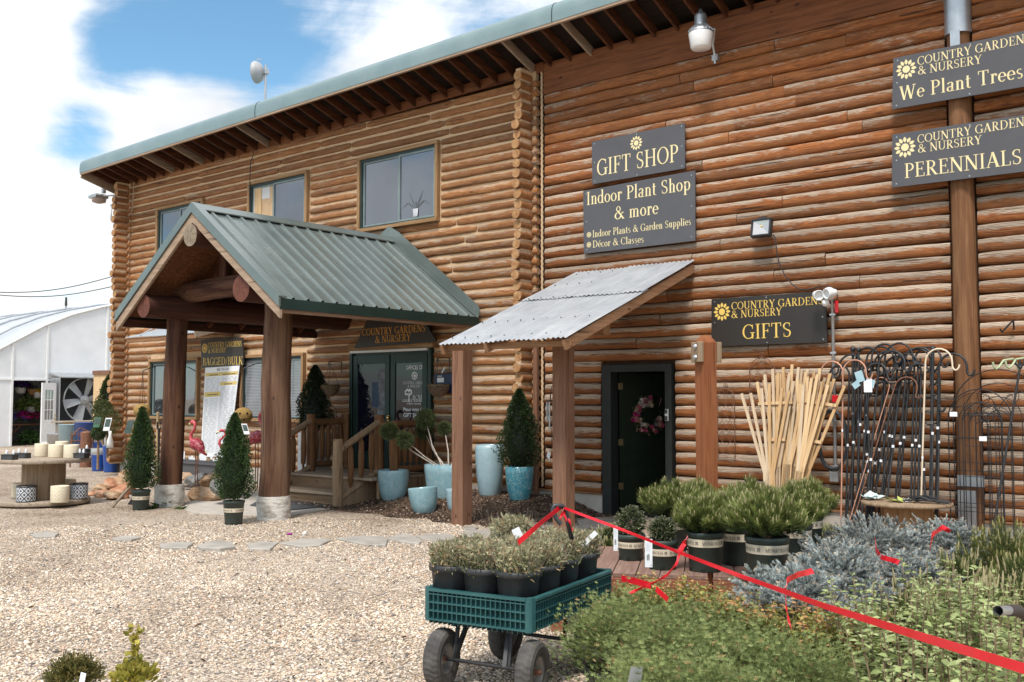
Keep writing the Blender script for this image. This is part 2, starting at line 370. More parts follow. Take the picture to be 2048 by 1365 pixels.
MAT['trim'] = wood('window trim wood', (.20, .105, .045), (.36, .21, .10), (.50, .34, .19), 0, 30)
MAT['trim_v'] = wood('window trim wood upright', (.20, .105, .045), (.36, .21, .10), (.50, .34, .19), 2, 30)
MAT['frame_green'] = mk('green window frame', (.012, .026, .025), (.022, .042, .04), rough=.45, bmp=0)
MAT['frame_grey'] = mk('grey green window sash', (.17, .22, .215), (.22, .27, .265), rough=.45, bmp=0)
MAT['white_paint'] = mk('white paint', (.72, .72, .70), (.80, .80, .79), rough=.5, bmp=.05)
MAT['post_red'] = wood('stained post log', (.022, .008, .005), (.06, .021, .011), (.10, .038, .02), 2, 26, weather=(.15, .07, .035))
MAT['post_worn'] = wood('worn post log', (.045, .018, .009), (.10, .045, .024), (.185, .10, .056), 2, 26, weather=(.2, .115, .07))
MAT['beam_red'] = wood('stained beam log', (.025, .009, .006), (.065, .022, .013), (.11, .04, .024), 0, 26, weather=(.2, .105, .065))
MAT['beam_y'] = wood('stained beam log lengthwise', (.03, .011, .007), (.07, .025, .015), (.12, .046, .027), 1, 26)
MAT['beam_end'] = mk('painted log end', (.095, .028, .016), (.15, .05, .03), sc=7, rough=.7, bmp=.4)
MAT['birch'] = mk('peeling white bark', (.20, .155, .115), (.62, .58, .52), (.74, .71, .66), sc=5, st=(1, 1, 2.4), rough=.85, bmp=.9, bd=.02)
MAT['osb'] = mk('strand board', (.05, .017, .006), (.13, .045, .014), (.22, .085, .03), sc=24, st=(1, 1, 1), rough=.7, bmp=.3)
MAT['cedar'] = wood('rough cedar post', (.13, .058, .033), (.23, .115, .066), (.33, .185, .115), 2, 40, bmp=.7, weather=(.22, .12, .08))
MAT['cedar_x'] = wood('rough cedar rail', (.17, .078, .035), (.29, .145, .068), (.40, .23, .12), 0, 36, bmp=.5)
MAT['redwood'] = wood('redwood post', (.17, .05, .016), (.28, .095, .034), (.36, .14, .055), 2, 36, weather=(.22, .07, .026))
MAT['rail'] = wood('stair rail log', (.10, .045, .018), (.21, .10, .042), (.33, .18, .085), 2, 30)
MAT['rail_pale'] = wood('weathered stair rail', (.20, .125, .07), (.31, .21, .125), (.42, .30, .19), 2, 30)
MAT['tread'] = wood('weathered stair tread', (.22, .155, .105), (.36, .27, .19), (.46, .36, .27), 0, 30)
MAT['deck'] = wood('deck board', (.17, .095, .07), (.25, .15, .115), (.34, .22, .175), 1, 34, knots=False)
MAT['deck_beam'] = wood('deck fascia beam', (.17, .06, .034), (.27, .10, .056), (.36, .155, .09), 0, 34)
MAT['pale_wood'] = wood('pale lumber', (.52, .33, .165), (.68, .47, .26), (.78, .59, .36), 2, 30)
MAT['spool_wood'] = wood('spool planks', (.16, .105, .062), (.31, .215, .135), (.43, .32, .215), 2, 30)
MAT['spool_top'] = wood('grey spool planks', (.20, .15, .105), (.36, .285, .215), (.48, .40, .315), 0, 30)
MAT['galv'] = corrugated('galvanized sheet', (.36, .38, .405), (.47, .49, .51), .38, (.62, .62, .61))
MAT['galv_blue'] = corrugated('blue grey sheet', (.36, .42, .47), (.47, .52, .56), .5, (.5, .5, .5))
MAT['galv_plain'] = mk('zinc metal', (.42, .44, .46), (.56, .57, .58), rough=.38, bmp=.05, metal=.8)
MAT['sign_grey'] = mk('grey sign panel', (.075, .072, .078), (.092, .088, .094), sc=2, rough=.42, bmp=.03, spec=.5)
MAT['sign_brown'] = mk('dark brown sign panel', (.024, .02, .017), (.034, .028, .024), sc=2, rough=.45, bmp=.03, spec=.45)
MAT['letters_cream'] = mk('cream lettering', (.78, .64, .34), (.83, .70, .40), rough=.6, bmp=0)
MAT['letters_gold'] = mk('gold lettering', (.74, .49, .10), (.80, .56, .15), rough=.6, bmp=0)
MAT['letters_orange'] = mk('orange lettering', (.70, .31, .03), (.75, .36, .05), rough=.6, bmp=0)
MAT['letters_white'] = mk('white lettering', (.80, .80, .82), (.85, .85, .86), rough=.6, bmp=0)
MAT['ink'] = mk('dark ink', (.045, .04, .036), (.06, .052, .046), rough=.8, bmp=0)
MAT['ink_grey'] = mk('grey ink', (.42, .44, .47), (.5, .51, .53), rough=.8, bmp=0)
MAT['paper'] = mk('white card', (.76, .77, .79), (.82, .82, .83), rough=.55, bmp=0)
MAT['band_yellow'] = mk('yellow band', (.62, .47, .15), (.66, .50, .19), rough=.6, bmp=0)
MAT['band_cream'] = mk('cream pot band', (.62, .53, .39), (.68, .59, .45), rough=.6, bmp=0)
MAT['black_metal'] = mk('black wrought iron', (.013, .013, .014), (.024, .024, .026), rough=.45, bmp=.05, spec=.5)
MAT['rust_metal'] = mk('rusty iron', (.12, .05, .03), (.26, .12, .07), sc=20, rough=.8, bmp=.2)
MAT['copper'] = mk('copper rod', (.50, .24, .155), (.62, .33, .22), sc=9, rough=.45, bmp=.05, metal=.3)
MAT['cream_metal'] = mk('cream rod', (.70, .56, .40), (.78, .64, .48), rough=.5, bmp=0)
MAT['sage_metal'] = mk('sage green rod', (.42, .50, .30), (.48, .56, .36), rough=.5, bmp=0)
MAT['black_plastic'] = mk('black nursery plastic', (.02, .021, .023), (.05, .052, .056), sc=5, rough=.48, bmp=.08, spec=.5, rvar=.12)
MAT['pot_green'] = mk('dark green nursery plastic', (.026, .04, .033), (.045, .062, .052), sc=5, rough=.45, bmp=.06, spec=.5, rvar=.1)
MAT['teal_plastic'] = mk('teal green plastic', (.018, .078, .082), (.034, .115, .115), sc=6, rough=.42, bmp=.08, spec=.5, rvar=.12)
MAT['rubber'] = mk('dusty rubber', (.045, .042, .04), (.12, .11, .10), sc=9, rough=.88, bmp=.3)
MAT['rim_metal'] = mk('dusty wheel rim', (.27, .26, .25), (.42, .40, .38), sc=7, rough=.55, bmp=.1, metal=.5)
MAT['ribbon'] = mk('red plastic ribbon', (.68, .008, .018), (.78, .015, .03), rough=.3, bmp=.05, spec=.6)
MAT['soil'] = mk('potting soil', (.045, .028, .018), (.11, .07, .045), sc=40, rough=.95, bmp=.8)
MAT['bark'] = mk('twig bark', (.16, .10, .06), (.30, .21, .14), sc=20, rough=.85, bmp=.4)
MAT['pale_bark'] = mk('pale peeling bark', (.30, .23, .18), (.60, .54, .48), sc=26, rough=.85, bmp=.5)
MAT['leaf'] = leafm('leaf', .55, .3)
MAT['needle'] = leafm('needle', .5, .15)
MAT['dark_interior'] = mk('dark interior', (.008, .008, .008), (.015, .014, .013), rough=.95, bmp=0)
# ------------------------------------------------------------------ sky, sun, camera
world = bpy.data.worlds.new('World'); SC.world = world; world.use_nodes = True
wn = world.node_tree; bgn = wn.nodes['Background']
SUN_EL, SUN_AZ = rad(58), rad(138)     # direction towards the sun: azimuth counted from +X towards +Y is set below
sky = wn.nodes.new('ShaderNodeTexSky'); sky.sky_type = 'NISHITA'; sky.sun_disc = False; sky.sun_elevation = SUN_EL
sky.altitude = 1300; sky.air_density = 1.0; sky.dust_density = .6; sky.ozone_density = 2.0
sun_dir = V((.30, -.80, 0)).normalized() * math.cos(SUN_EL) + V((0, 0, math.sin(SUN_EL)))
sky.sun_rotation = math.atan2(sun_dir.x, sun_dir.y)
tc = wn.nodes.new('ShaderNodeTexCoord'); nv = wn.nodes.new('ShaderNodeVectorMath'); nv.operation = 'NORMALIZE'
wn.links.new(tc.outputs['Generated'], nv.inputs[0]); dirv = nv.outputs[0]
mpn = wn.nodes.new('ShaderNodeMapping'); mpn.inputs['Scale'].default_value = (1, 1, 1.9); wn.links.new(dirv, mpn.inputs['Vector'])
cn1 = nnoise(wn, mpn.outputs[0], 4.2, 9, .58, .35)
cn2 = nnoise(wn, mpn.outputs[0], 1.7, 4, .5, .2)
def lobe(px, py, sharp):
 """soft patch of sky round a direction"""
 d = ray(px, py).normalized(); dp = wn.nodes.new('ShaderNodeVectorMath'); dp.operation = 'DOT_PRODUCT'
 wn.links.new(dirv, dp.inputs[0]); dp.inputs[1].default_value = d
 e = nmath(wn, 'MULTIPLY', nmath(wn, 'SUBTRACT', dp.outputs['Value'], 1.0), sharp)
 return nmath(wn, 'POWER', 2.718, e)
dens = nmath(wn, 'ADD', nmath(wn, 'SUBTRACT', nmath(wn, 'MULTIPLY', cn1.outputs[0], 1.35), .2), nmath(wn, 'MULTIPLY', cn2.outputs[0], .55))
for px, py, sh, amt in ((330, 80, 300, -.36), (200, 130, 900, -.2), (500, 50, 380, -.22), (640, 30, 500, -.1), (185, 280, 2600, -.34), (120, 295, 2600, -.26), (330, 222, 900, .26), (440, 190, 1500, .2), (60, 420, 240, .3), (40, 90, 1100, .36), (-60, 40, 300, .2), (720, 150, 400, .16), (860, 60, 400, .08), (250, 330, 900, .2), (100, 568, 900, -.17)):
 dens = nmath(wn, 'ADD', dens, nmath(wn, 'MULTIPLY', lobe(px, py, sh), amt))
mp2 = wn.nodes.new('ShaderNodeMapping'); mp2.inputs['Scale'].default_value = (2.2, 2.2, 13); mp2.inputs['Rotation'].default_value = (.18, -.12, 0); wn.links.new(dirv, mp2.inputs['Vector'])
ci = nnoise(wn, mp2.outputs[0], 2.4, 8, .62, .8)                      # thin wind drawn cirrus
dens = nmath(wn, 'ADD', dens, nmath(wn, 'MULTIPLY', nmath(wn, 'SUBTRACT', ci.outputs[0], .5), .34))
cov = wn.nodes.new('ShaderNodeMapRange'); cov.interpolation_type = 'SMOOTHSTEP'; wn.links.new(dens, cov.inputs[0]); cov.inputs[1].default_value = .52; cov.inputs[2].default_value = .93
# cloud bodies: bright tops, faintly grey undersides
sh_n = nnoise(wn, mpn.outputs[0], 3.1, 6, .55); cshade = ramp(wn, [(.34, (.74, .765, .80)), (.5, (.97, .975, .985)), (.7, (1.05, 1.05, 1.05))]); wn.links.new(sh_n.outputs[0], cshade.inputs[0])
skyc = mixc(wn, sky.outputs[0], (.112, .142, .132), 1.0, 'MULTIPLY')
CLOUD = 1.0
sz_ = wn.nodes.new('ShaderNodeSeparateXYZ'); wn.links.new(dirv, sz_.inputs[0])
zm_ = nmath(wn, 'MAXIMUM', sz_.outputs[2], 0.0); zb_ = nmath(wn, 'ADD', .69, nmath(wn, 'MULTIPLY', nmath(wn, 'MULTIPLY', zm_, zm_), .9))     # overcast: brighter overhead
zc3 = wn.nodes.new('ShaderNodeCombineXYZ')
for i_ in range(3): wn.links.new(zb_, zc3.inputs[i_])
cl = mixc(wn, cshade.outputs[0], zc3.outputs[0], 1.0, 'MULTIPLY')
tot = mixc(wn, skyc, cl, cov.outputs[0])
wn.links.new(tot, bgn.inputs['Color'])
bgn.inputs['Strength'].default_value = 1.0
for n in wn.nodes:
 pass
sl = bpy.data.lights.new('sun', 'SUN'); sl.energy = 2.6; sl.angle = rad(13); sl.color = (1, .955, .89)
so = bpy.data.objects.new('sun', sl); COL.objects.link(so); so.rotation_euler = sun_dir.to_track_quat('Z', 'Y').to_euler(); so.location = (0, 0, 30)
cam = bpy.data.cameras.new('camera'); co = bpy.data.objects.new('camera', cam); COL.objects.link(co); SC.camera = co
cam.sensor_width = 36; cam.lens = FOC / 2048 * 36; cam.clip_end = 3000; cam.clip_start = .05
co.matrix_world = Matrix(((RIGHT.x, UPV.x, -FWD.x, CAM.x), (RIGHT.y, UPV.y, -FWD.y, CAM.y), (RIGHT.z, UPV.z, -FWD.z, CAM.z), (0, 0, 0, 1)))
SC.view_settings.view_transform = 'Standard'; SC.view_settings.look = 'None'; SC.view_settings.gamma = 1; SC.view_settings.exposure = .62
# ------------------------------------------------------------------ ground
MAT['gravel'] = gravel_material()
g = MB(); g.add([(-900, -600, 0), (600, -600, 0), (600, 900, 0), (-900, 900, 0)], [(0, 1, 2, 3)])
tag(g.build('ground', MAT['gravel']), kind='structure')
def mulch_h(x, y):
 a = min(max((y - 9.75) / 1.3, 0), 1); a = a * a * (3 - 2 * a)
 b = min(max((x + 11.6) / .9, 0), 1) * min(max((-7.75 - x) / .6, 0), 1)
 return .20 * a * b
mb = MB(); nx, ny = 84, 46; X0, X1, Y0, Y1 = -12.4, -7.5, 9.45, 11.6
for j in range(ny + 1):
 for i in range(nx + 1):
  x = X0 + (X1 - X0) * i / nx; y = Y0 + (Y1 - Y0) * j / ny
  edge = min((x - X0) / .5, (X1 - x) / .35, (y - Y0) / .35, 1)
  edge -= .5 * noise.noise(V((x * 2.2, y * 2.2, 3)))
  z = mulch_h(x, y) + .016 * noise.noise(V((x * 14, y * 14, 0))) + (.014 if edge > .15 else -.05)
  mb.v.append((x, y, z)); mb.c.append((1, 1, 1))
for j in range(ny):
 for i in range(nx):
  a = j * (nx + 1) + i; mb.f.append((a, a + 1, a + nx + 2, a + nx + 1)); mb.m.append(0); mb.s.append(True)
MAT['mulch_base'] = mk('damp mulch soil', (.05, .03, .02), (.10, .062, .04), (.20, .13, .085), sc=26, rough=.95, bmp=.9, bd=.02)
tag(mb.build('mulch_bed', MAT['mulch_base']), kind='structure')
# loose bark chips over the bed
N = 15000
px = RNG.uniform(X0 + .1, X1 - .05, N); py = Y1 - (Y1 - Y0 - .05) * RNG.random(N) ** 1.0
keep = np.array([min((a - X0) / .5, (X1 - a) / .35, (b - Y0) / .35, 1) - .5 * noise.noise(V((a * 2.2, b * 2.2, 3))) > .02 for a, b in zip(px, py)])
px, py = px[keep], py[keep]; N = len(px)
pz = np.array([mulch_h(a, b) for a, b in zip(px, py)]) + RNG.uniform(.012, .03, N)
D_ = RNG.normal(size=(N, 3)); D_[:, 2] *= .35; D_ = unit(D_); N_ = unit(RNG.normal(size=(N, 3)) * .5 + [0, 0, 1])
cc = np.array([(.05, .03, .02), (.10, .06, .04), (.17, .11, .075), (.30, .22, .16), (.45, .36, .28)])[RNG.choice(5, N, p=[.3, .33, .22, .1, .05])]
lb = LB(); lb.leaves(np.stack([px, py, pz], 1) - D_ * .015, D_, N_, RNG.uniform(.02, .05, N), RNG.uniform(.005, .011, N), cc, .3, 0)
MAT['chip'] = leafm('bark chip', .9, 0.0)
tag(lb.build('mulch', MAT['chip']), kind='stuff', label='dark brown bark mulch chips heaped by the wall', cat='mulch')
# pebbles: small rounded stones over the yard, thinning out with distance
ico_t = (1 + 5 ** .5) / 2
icv = np.array([(-1, ico_t, 0), (1, ico_t, 0), (-1, -ico_t, 0), (1, -ico_t, 0), (0, -1, ico_t), (0, 1, ico_t), (0, -1, -ico_t), (0, 1, -ico_t), (ico_t, 0, -1), (ico_t, 0, 1), (-ico_t, 0, -1), (-ico_t, 0, 1)]); icv /= np.linalg.norm(icv[0])
icf = [(0, 11, 5), (0, 5, 1), (0, 1, 7), (0, 7, 10), (0, 10, 11), (1, 5, 9), (5, 11, 4), (11, 10, 2), (10, 7, 6), (7, 1, 8), (3, 9, 4), (3, 4, 2), (3, 2, 6), (3, 6, 8), (3, 8, 9), (4, 9, 5), (2, 4, 11), (6, 2, 10), (8, 6, 7), (9, 8, 1)]
def stones(name, XY, R, colors, mat, kind, label, cat, z0=0, flat=.55):
 N = len(XY); lb = LB()
 sc3 = RNG.uniform(.65, 1.25, (N, 1, 3)); sc3[:, :, 2] *= flat
 vs = icv[None] * (1 + RNG.normal(size=(N, 12, 1)) * .12) * sc3 * R[:, None, None]
 a = RNG.uniform(0, 2 * PI, N); c, s = np.cos(a)[:, None], np.sin(a)[:, None]
 x = vs[..., 0] * c - vs[..., 1] * s; y = vs[..., 0] * s + vs[..., 1] * c
 tl = RNG.normal(0, .25, N)[:, None]; z = vs[..., 2] + x * tl
 P = np.stack([x + XY[:, :1], y + XY[:, 1:], z + z0 + (R * .22)[:, None]], 2).reshape(-1, 3)
 lb.raw(P, 12, icf, colors); o = lb.build(name, mat); o.data.polygons.foreach_set('use_smooth', np.ones(len(o.data.polygons), dtype=bool))
 return tag(o, label, cat, None, kind)
MAT['stone'] = leafm('pebble', .8, 0.0, .12)
pal = np.array([(.62, .51, .40), (.72, .62, .51), (.80, .73, .65), (.54, .42, .31), (.66, .47, .36), (.38, .34, .31), (.22, .205, .195), (.13, .12, .115), (.60, .57, .54), (.48, .34, .24)])
NP = 105000; dd = 4.2 + 9.5 * RNG.random(NP) ** 1.35; az = YAW + rad(1) + RNG.uniform(rad(-9), rad(33), NP)
# azimuth grows to the left of the view axis
ang = PI - YAW + RNG.uniform(rad(-9), rad(31), NP)
XY = np.stack([np.cos(ang) * dd, np.sin(ang) * dd], 1); XY = XY[(XY[:, 1] < 9.9)]; pn_ = np.array([noise.noise(V((a * .7, b * .7, 2))) + .5 * noise.noise(V((a * 1.9, b * 1.9, 8))) - .55 * max(0, 1 - abs(((b + .55 * a + .25 * math.sin(a)) % 1.75) - .3) / .26) * (noise.noise(V((a * .35, b * .35, 5))) > -.15) for a, b in XY]); kp_ = RNG.random(len(XY)) < np.clip(.74 + .75 * pn_, .15, 1); XY = XY[kp_]; pn_ = pn_[kp_]
NP = len(XY); R = RNG.uniform(.0055, .012, NP) * (1 + .75 * (RNG.random(NP) > .965))
stones('gravel', XY, R, pal[RNG.choice(10, NP, p=[.22, .2, .14, .11, .07, .07, .06, .03, .06, .04])] * (.95 + .20 * pn_[:, None]) * np.array([1.02, .985, .93]), MAT['stone'], 'stuff', 'pale tan gravel stones spread over the yard', 'gravel')
n_l = 170; ang = PI - YAW + RNG.uniform(rad(-8), rad(30), n_l); dl = 4.3 + 9 * RNG.random(n_l); P_ = np.stack([np.cos(ang) * dl, np.sin(ang) * dl, np.full(n_l, .016)], 1); P_ = P_[P_[:, 1] < 9.3]; n_l = len(P_)
lb = LB(); D_ = unit(RNG.normal(size=(n_l, 3)) * [1, 1, .15]); lb.leaves(P_, D_, unit(RNG.normal(size=(n_l, 3)) * .25 + [0, 0, 1]), RNG.uniform(.02, .06, n_l), RNG.uniform(.003, .012, n_l), np.array([(.10, .06, .035), (.17, .10, .06), (.24, .16, .10), (.06, .045, .03)])[RNG.integers(0, 4, n_l)], .5, .4)
tag(lb.build('leaf_litter', MAT['chip']), kind='stuff', label='scattered brown leaf bits and bark scraps on the gravel', cat='litter')
# ------------------------------------------------------------------ the log building
WY = 11.5
bld = thing('log_building', 'two storey log building with green metal eave and dark plank signs', 'building', (-11.5, WY, 0))
OPEN_R = [(-7.72, -6.6, -1, 2.08)]
WIN = [(-12.72, -10.83, 4.42, 5.73), (-15.82, -14.06, 4.42, 5.72), (-19.0, -17.3, 4.4, 5.62), (-19.17, -17.36, 1.17, 2.42), (-15.96, -14.1, 1.17, 2.42)]
OPEN_L = WIN + [(-12.86, -10.98, -1, 2.5)]
def log_rows(mb, xa, xb, z0, pitch, n, openings, bulge, hgt, wear_k, joint, chinked):
 for k in range(n):
  zc = z0 + pitch * (k + .5); segs = [(xa, xb)]
  for (a, b, c, d) in openings:
   if zc + pitch * .3 > c and zc - pitch * .3 < d:
    ns = []
    for (p, q) in segs:
     if b <= p or a >= q: ns.append((p, q)); continue
     if a - p > .12: ns.append((p, a - .02))
     if q - b > .12: ns.append((b + .02, q))
    segs = ns
  pieces = []
  for (p, q) in segs:
   x = p; first = True
   while True:
    L = random.uniform(*joint); e = x + L
    if q - e < .9: e = q
    pieces.append((x, e, first, e == q)); first = False
    if e == q: break
    x = e
  for (p, q, openL, openR) in pieces:
   rnd = random.random(); hs = hgt * random.uniform(.93, 1.05); bl = bulge * random.uniform(.85, 1.12); dz = random.uniform(-.004, .004)
   wk = min(1, max(0, (6.2 - zc) / 3.2)) * .85 + .15; wk *= random.uniform(.8, 1.12) * wear_k
   ns_ = max(3, int((q - p) / .13)); rows = []
   gapx = .004 if not chinked else .012
   for i in range(ns_ + 1):
    x = p + gapx + (q - p - 2 * gapx) * i / ns_; s = 1.0
    for dist, op in ((x - p, openL), (q - x, openR)):
     if op and dist < .06: t = max(dist, .001) / .06; s = min(s, (.5 if chinked else .82) + (.5 if chinked else .18) * math.sqrt(1 - (1 - t) ** 2))
     elif chinked and dist < .03: s = min(s, .82)
    wob = noise.noise(V((x * 1.3, k * 7.3, rnd * 9))); wob2 = noise.noise(V((x * 4.2, k * 3.1, rnd * 5)))
    row = []
    for j in range(10):
     a = -PI / 2 + PI * j / 9; ca, sa = math.cos(a), math.sin(a)
     y = WY + .055 - bl * s * (abs(ca) ** .5) * (1 + .16 * wob + .12 * wob2) - .022
     z = zc + dz + hs / 2 * s * (1 + (.03 if not chinked else .10) * wob2) * (1 if sa >= 0 else 1) * math.copysign(abs(sa) ** .85, sa) + .005 * wob
     w = max(0, min(1, (sa + .18) / .62)) * wk
     row.append(len(mb.v)); mb.v.append((x, y, z)); mb.c.append((w, rnd, 0.0))
    rows.append(row)
   for i in range(ns_):
    for j in range(9):
     mb.f.append((rows[i][j], rows[i + 1][j], rows[i + 1][j + 1], rows[i][j + 1])); mb.m.append(0); mb.s.append(True)
   for r_ in (rows[0][::-1], rows[-1]):
    b = len(mb.v);
    for idx in r_: mb.v.append(mb.v[idx]); mb.c.append((.25, rnd, 0.0))
    mb.f.append(tuple(range(b, b + 10))); mb.m.append(0); mb.s.append(False)
# chinked wall on the left of the cross wall
mb = MB(); log_rows(mb, -20.42, -9.13, .30, .1478, 41, OPEN_L, .064, .118, .55, (1.6, 4.2), True)
mb.build('log_wall', MAT['log_left'], bld, tint=True)
# unchinked wall on the right, broken by the upright post
mb = MB(); log_rows(mb, -8.72, -3.12, .29, .152, 38, OPEN_R, .074, .1525, 1.0, (1.5, 3.8), False)
log_rows(mb, -2.84, 2.5, .29, .152, 41, [], .074, .1525, 1.0, (1.5, 3.8), False)
mb.build('log_wall', MAT['log_right'], bld, tint=True)
# backing: mortar on the left, dark seams on the right, with the gift door left open
mb = MB()
mb.box(-20.6, -9.0, WY + .0, WY + .3, .28, 6.34, 0)
mb.build('mortar', MAT['chink'], bld)
mb = MB()
mb.box(-8.95, -7.66, WY + .05, WY + .3, .28, 6.3); mb.box(-7.66, -6.66, WY + .05, WY + .3, 2.06, 6.3); mb.box(-6.66, 2.5, WY + .05, WY + .3, .28, 6.6)
mb.build('wall_backing', MAT['dark_gap'], bld)
# wavy mortar bead beside the cross wall
mb = MB();
for i in range(40):
 z = .33 + i * .152; mb.tube([(-8.79 + .012 * (q % 2), WY + .0, z + .152 * q / 4) for q in range(5)], .02, 6)
mb.build('mortar', MAT['chink'], bld)
# far walls and roof, so that the building is whole
mb = MB(); mb.box(-20.5, -20.3, WY + .3, WY + 11, .0, 6.0); mb.box(2.3, 2.5, WY + .3, WY + 11, 0, 6.2); mb.box(-20.3, 2.3, WY + 10.8, WY + 11, 0, 4.4)
mb.build('outer_wall', MAT['header'], bld)
mb = MB(); mb.box(-20.45, -12.9, WY - .02, WY + .28, 0, .295); mb.box(-10.95, -7.72, WY - .02, WY + .28, 0, .285); mb.box(-6.6, 2.5, WY - .02, WY + .28, 0, .285)
mb.build('foundation', MAT['concrete'], bld)
mb = MB(); mb.bbox(-8.95, -7.72, WY - .05, WY - .0, .275, .30, .004); mb.bbox(-6.6, -3.1, WY - .05, WY, .275, .30, .004); mb.bbox(-2.84, 2.5, WY - .05, WY, .275, .30, .004)
mb.build('sill_board', MAT['cedar_x'], bld)
def zf(X): return 6.50 + (X + 20.8) * .0187      # lower edge of the fascia
def zw(X): return 6.30 + (X + 20.8) * .0150      # rafters meet the wall
# log ends that cross the wall: left corner and partition
def end_stack(xc, z0, z1, pitch, yfront, name, rj=0.0, lat=0):
 mb = MB(); k = 0; z = z0
 while z < z1:
  r = random.uniform(.07, .08); x = xc + random.uniform(-.012, .012); yf = yfront + random.uniform(-.045, .045); rnd = random.random()
  n = 12
  ring = lambda y, s: [(x + r * s * math.cos(2 * PI * j / n), y, z + r * .97 * s * math.sin(2 * PI * j / n)) for j in range(n)]
  for (ya, yb, sa, sb) in ((yf + .006, yf + .02, .93, 1), (yf + .02, WY + .06, 1, 1.02)):
   A, B = ring(ya, sa), ring(yb, sb); b = len(mb.v)
   for q in A + B:
    w = max(0, (q[2] - z) / r); mb.v.append(q); mb.c.append((w * .6, rnd, 0))
   for j in range(n): mb.f.append((b + j, b + (j + 1) % n, b + n + (j + 1) % n, b + n + j)); mb.m.append(0); mb.s.append(True)
  mb.cur = (.5, rnd, 0); mb.poly(ring(yf + .006, .93), 1)
  mb.cur = (.5, rnd, 0)
  z += pitch * random.uniform(.97, 1.03)
 mb.box(xc - .045, xc + .045, yfront + .05, WY + .05, z0 - .1, z1, 2)
 mb.box(xc - .1, xc + .12, WY - .03, WY + .05, z0 - .1, z1, 2)
 for q in range(int((z1 - z0) / pitch)):
  zz = z0 + pitch * (q + .5); mb.cur = (.25, random.random(), 0); mb.tube([(xc + .07, WY - .02, zz), (xc + .17, WY - .02, zz + random.uniform(-.01, .01))], random.uniform(.048, .056), 8, 0)
 return mb.build(name, [MAT['log_left'], MAT['log_end'], MAT['chink']], bld, tint=True)
end_stack(-9.0, .42, 6.44, .1478, 11.16, 'log_ends')
end_stack(-20.22, .30, 6.30, .1478, 11.16, 'log_ends')
# front wall logs running past the left corner
mb = MB()
for k in range(40):
 z = .36 + k * .1478; r = random.uniform(.06, .072); xe = -20.62 - random.uniform(0, .06)
 mb.cur = (.4, random.random(), 0); mb.tube([(xe, WY, z), (-20.3, WY, z)], r, 10, 0)
mb.build('log_ends', MAT['log_left'], bld, tint=True)
# wide header boards under the eave on the right
mb = MB(); mb.prism([(-8.72, WY - .045, 6.06), (-3.14, WY - .045, 6.06), (-3.14, WY - .045, zw(-3.14) + .03), (-8.72, WY - .045, zw(-8.72) + .03)], (0, .09, 0))
mb.prism([(-2.82, WY - .045, 6.06), (2.5, WY - .045, 6.06), (2.5, WY - .045, zw(2.5) + .03), (-2.82, WY - .045, zw(-2.82) + .03)], (0, .09, 0))
mb.build('header_board', MAT['header'], bld)
# roof: fascia wrap, boards, rafters
prof = [(10.70, 0), (10.695, .10), (10.705, .20), (10.735, .262), (10.80, .305), (10.95, .33), (12.0, .22)]
mb = MB(); xs = [-20.86 + i * (23.6 / 24) for i in range(25)]
for x in xs:
 for (y, z) in prof: mb.v.append((x, y, zf(x) + z)); mb.c.append((1, 1, 1))
n = len(prof)
for i in range(24):
 for j in range(n - 1): mb.f.append((i * n + j, (i + 1) * n + j, (i + 1) * n + j + 1, i * n + j + 1)); mb.m.append(0); mb.s.append(True)
# left end of the wrap
mb.add([(-20.86, y, zf(-20.86) + z) for (y, z) in prof] + [(-20.86, 12.0, zf(-20.86) - .2), (-20.86, 10.72, zf(-20.86) - .012)], [tuple(range(n + 2))[::-1]])
mb.build('fascia', MAT['roof_green'], bld)
for xs_ in (-14.62, -8.0, -2.0):                                        # joints in the fascia metal
 mb = MB(); mb.tube([(xs_, y - .003, zf(xs_) + z) for (y, z) in prof[:5]], .006, 5); mb.build('fascia_seam', MAT['gutter'], bld)
mb = MB(); mb.prism([(-20.85, 10.705, zf(-20.85) - .035), (2.7, 10.705, zf(2.7) - .035), (2.7, 10.705, zf(2.7) + .0), (-20.85, 10.705, zf(-20.85) + .0)], (0, .045, 0))
mb.build('fascia_board', MAT['fascia_wood'], bld)
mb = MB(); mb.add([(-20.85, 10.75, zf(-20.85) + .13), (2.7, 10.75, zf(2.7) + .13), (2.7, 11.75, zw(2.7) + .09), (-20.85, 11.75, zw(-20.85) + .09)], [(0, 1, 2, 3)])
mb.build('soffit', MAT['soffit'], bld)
mb = MB(); mb.add([(-20.9, 12.0, zf(-20.9) + .18), (2.7, 12.0, zf(2.7) + .18), (2.7, 22.6, 4.6), (-20.9, 22.6, 4.4)], [(0, 1, 2, 3)]); mb.build('roof', MAT['roof_green'], bld)
mb = MB(); mb.beam((-20.84, 10.74, zf(-20.84) - .02), (-20.84, 12.2, zw(-20.84) - .24), .04, .16); mb.build('barge_board', MAT['fascia_wood'], bld)
x = -20.55; k = 0
while x < 2.4:
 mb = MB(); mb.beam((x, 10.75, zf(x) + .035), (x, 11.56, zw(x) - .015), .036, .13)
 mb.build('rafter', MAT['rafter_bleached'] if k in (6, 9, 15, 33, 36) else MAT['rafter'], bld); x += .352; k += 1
# blocking between rafters along the wall
mb = MB(); mb.prism([(-20.6, WY - .01, zw(-20.6) - .07), (-8.75, WY - .01, zw(-8.75) - .07), (-8.75, WY - .01, zw(-8.75) + .08), (-20.6, WY - .01, zw(-20.6) + .08)], (0, .06, 0)); mb.build('top_plate', MAT['header'], bld)
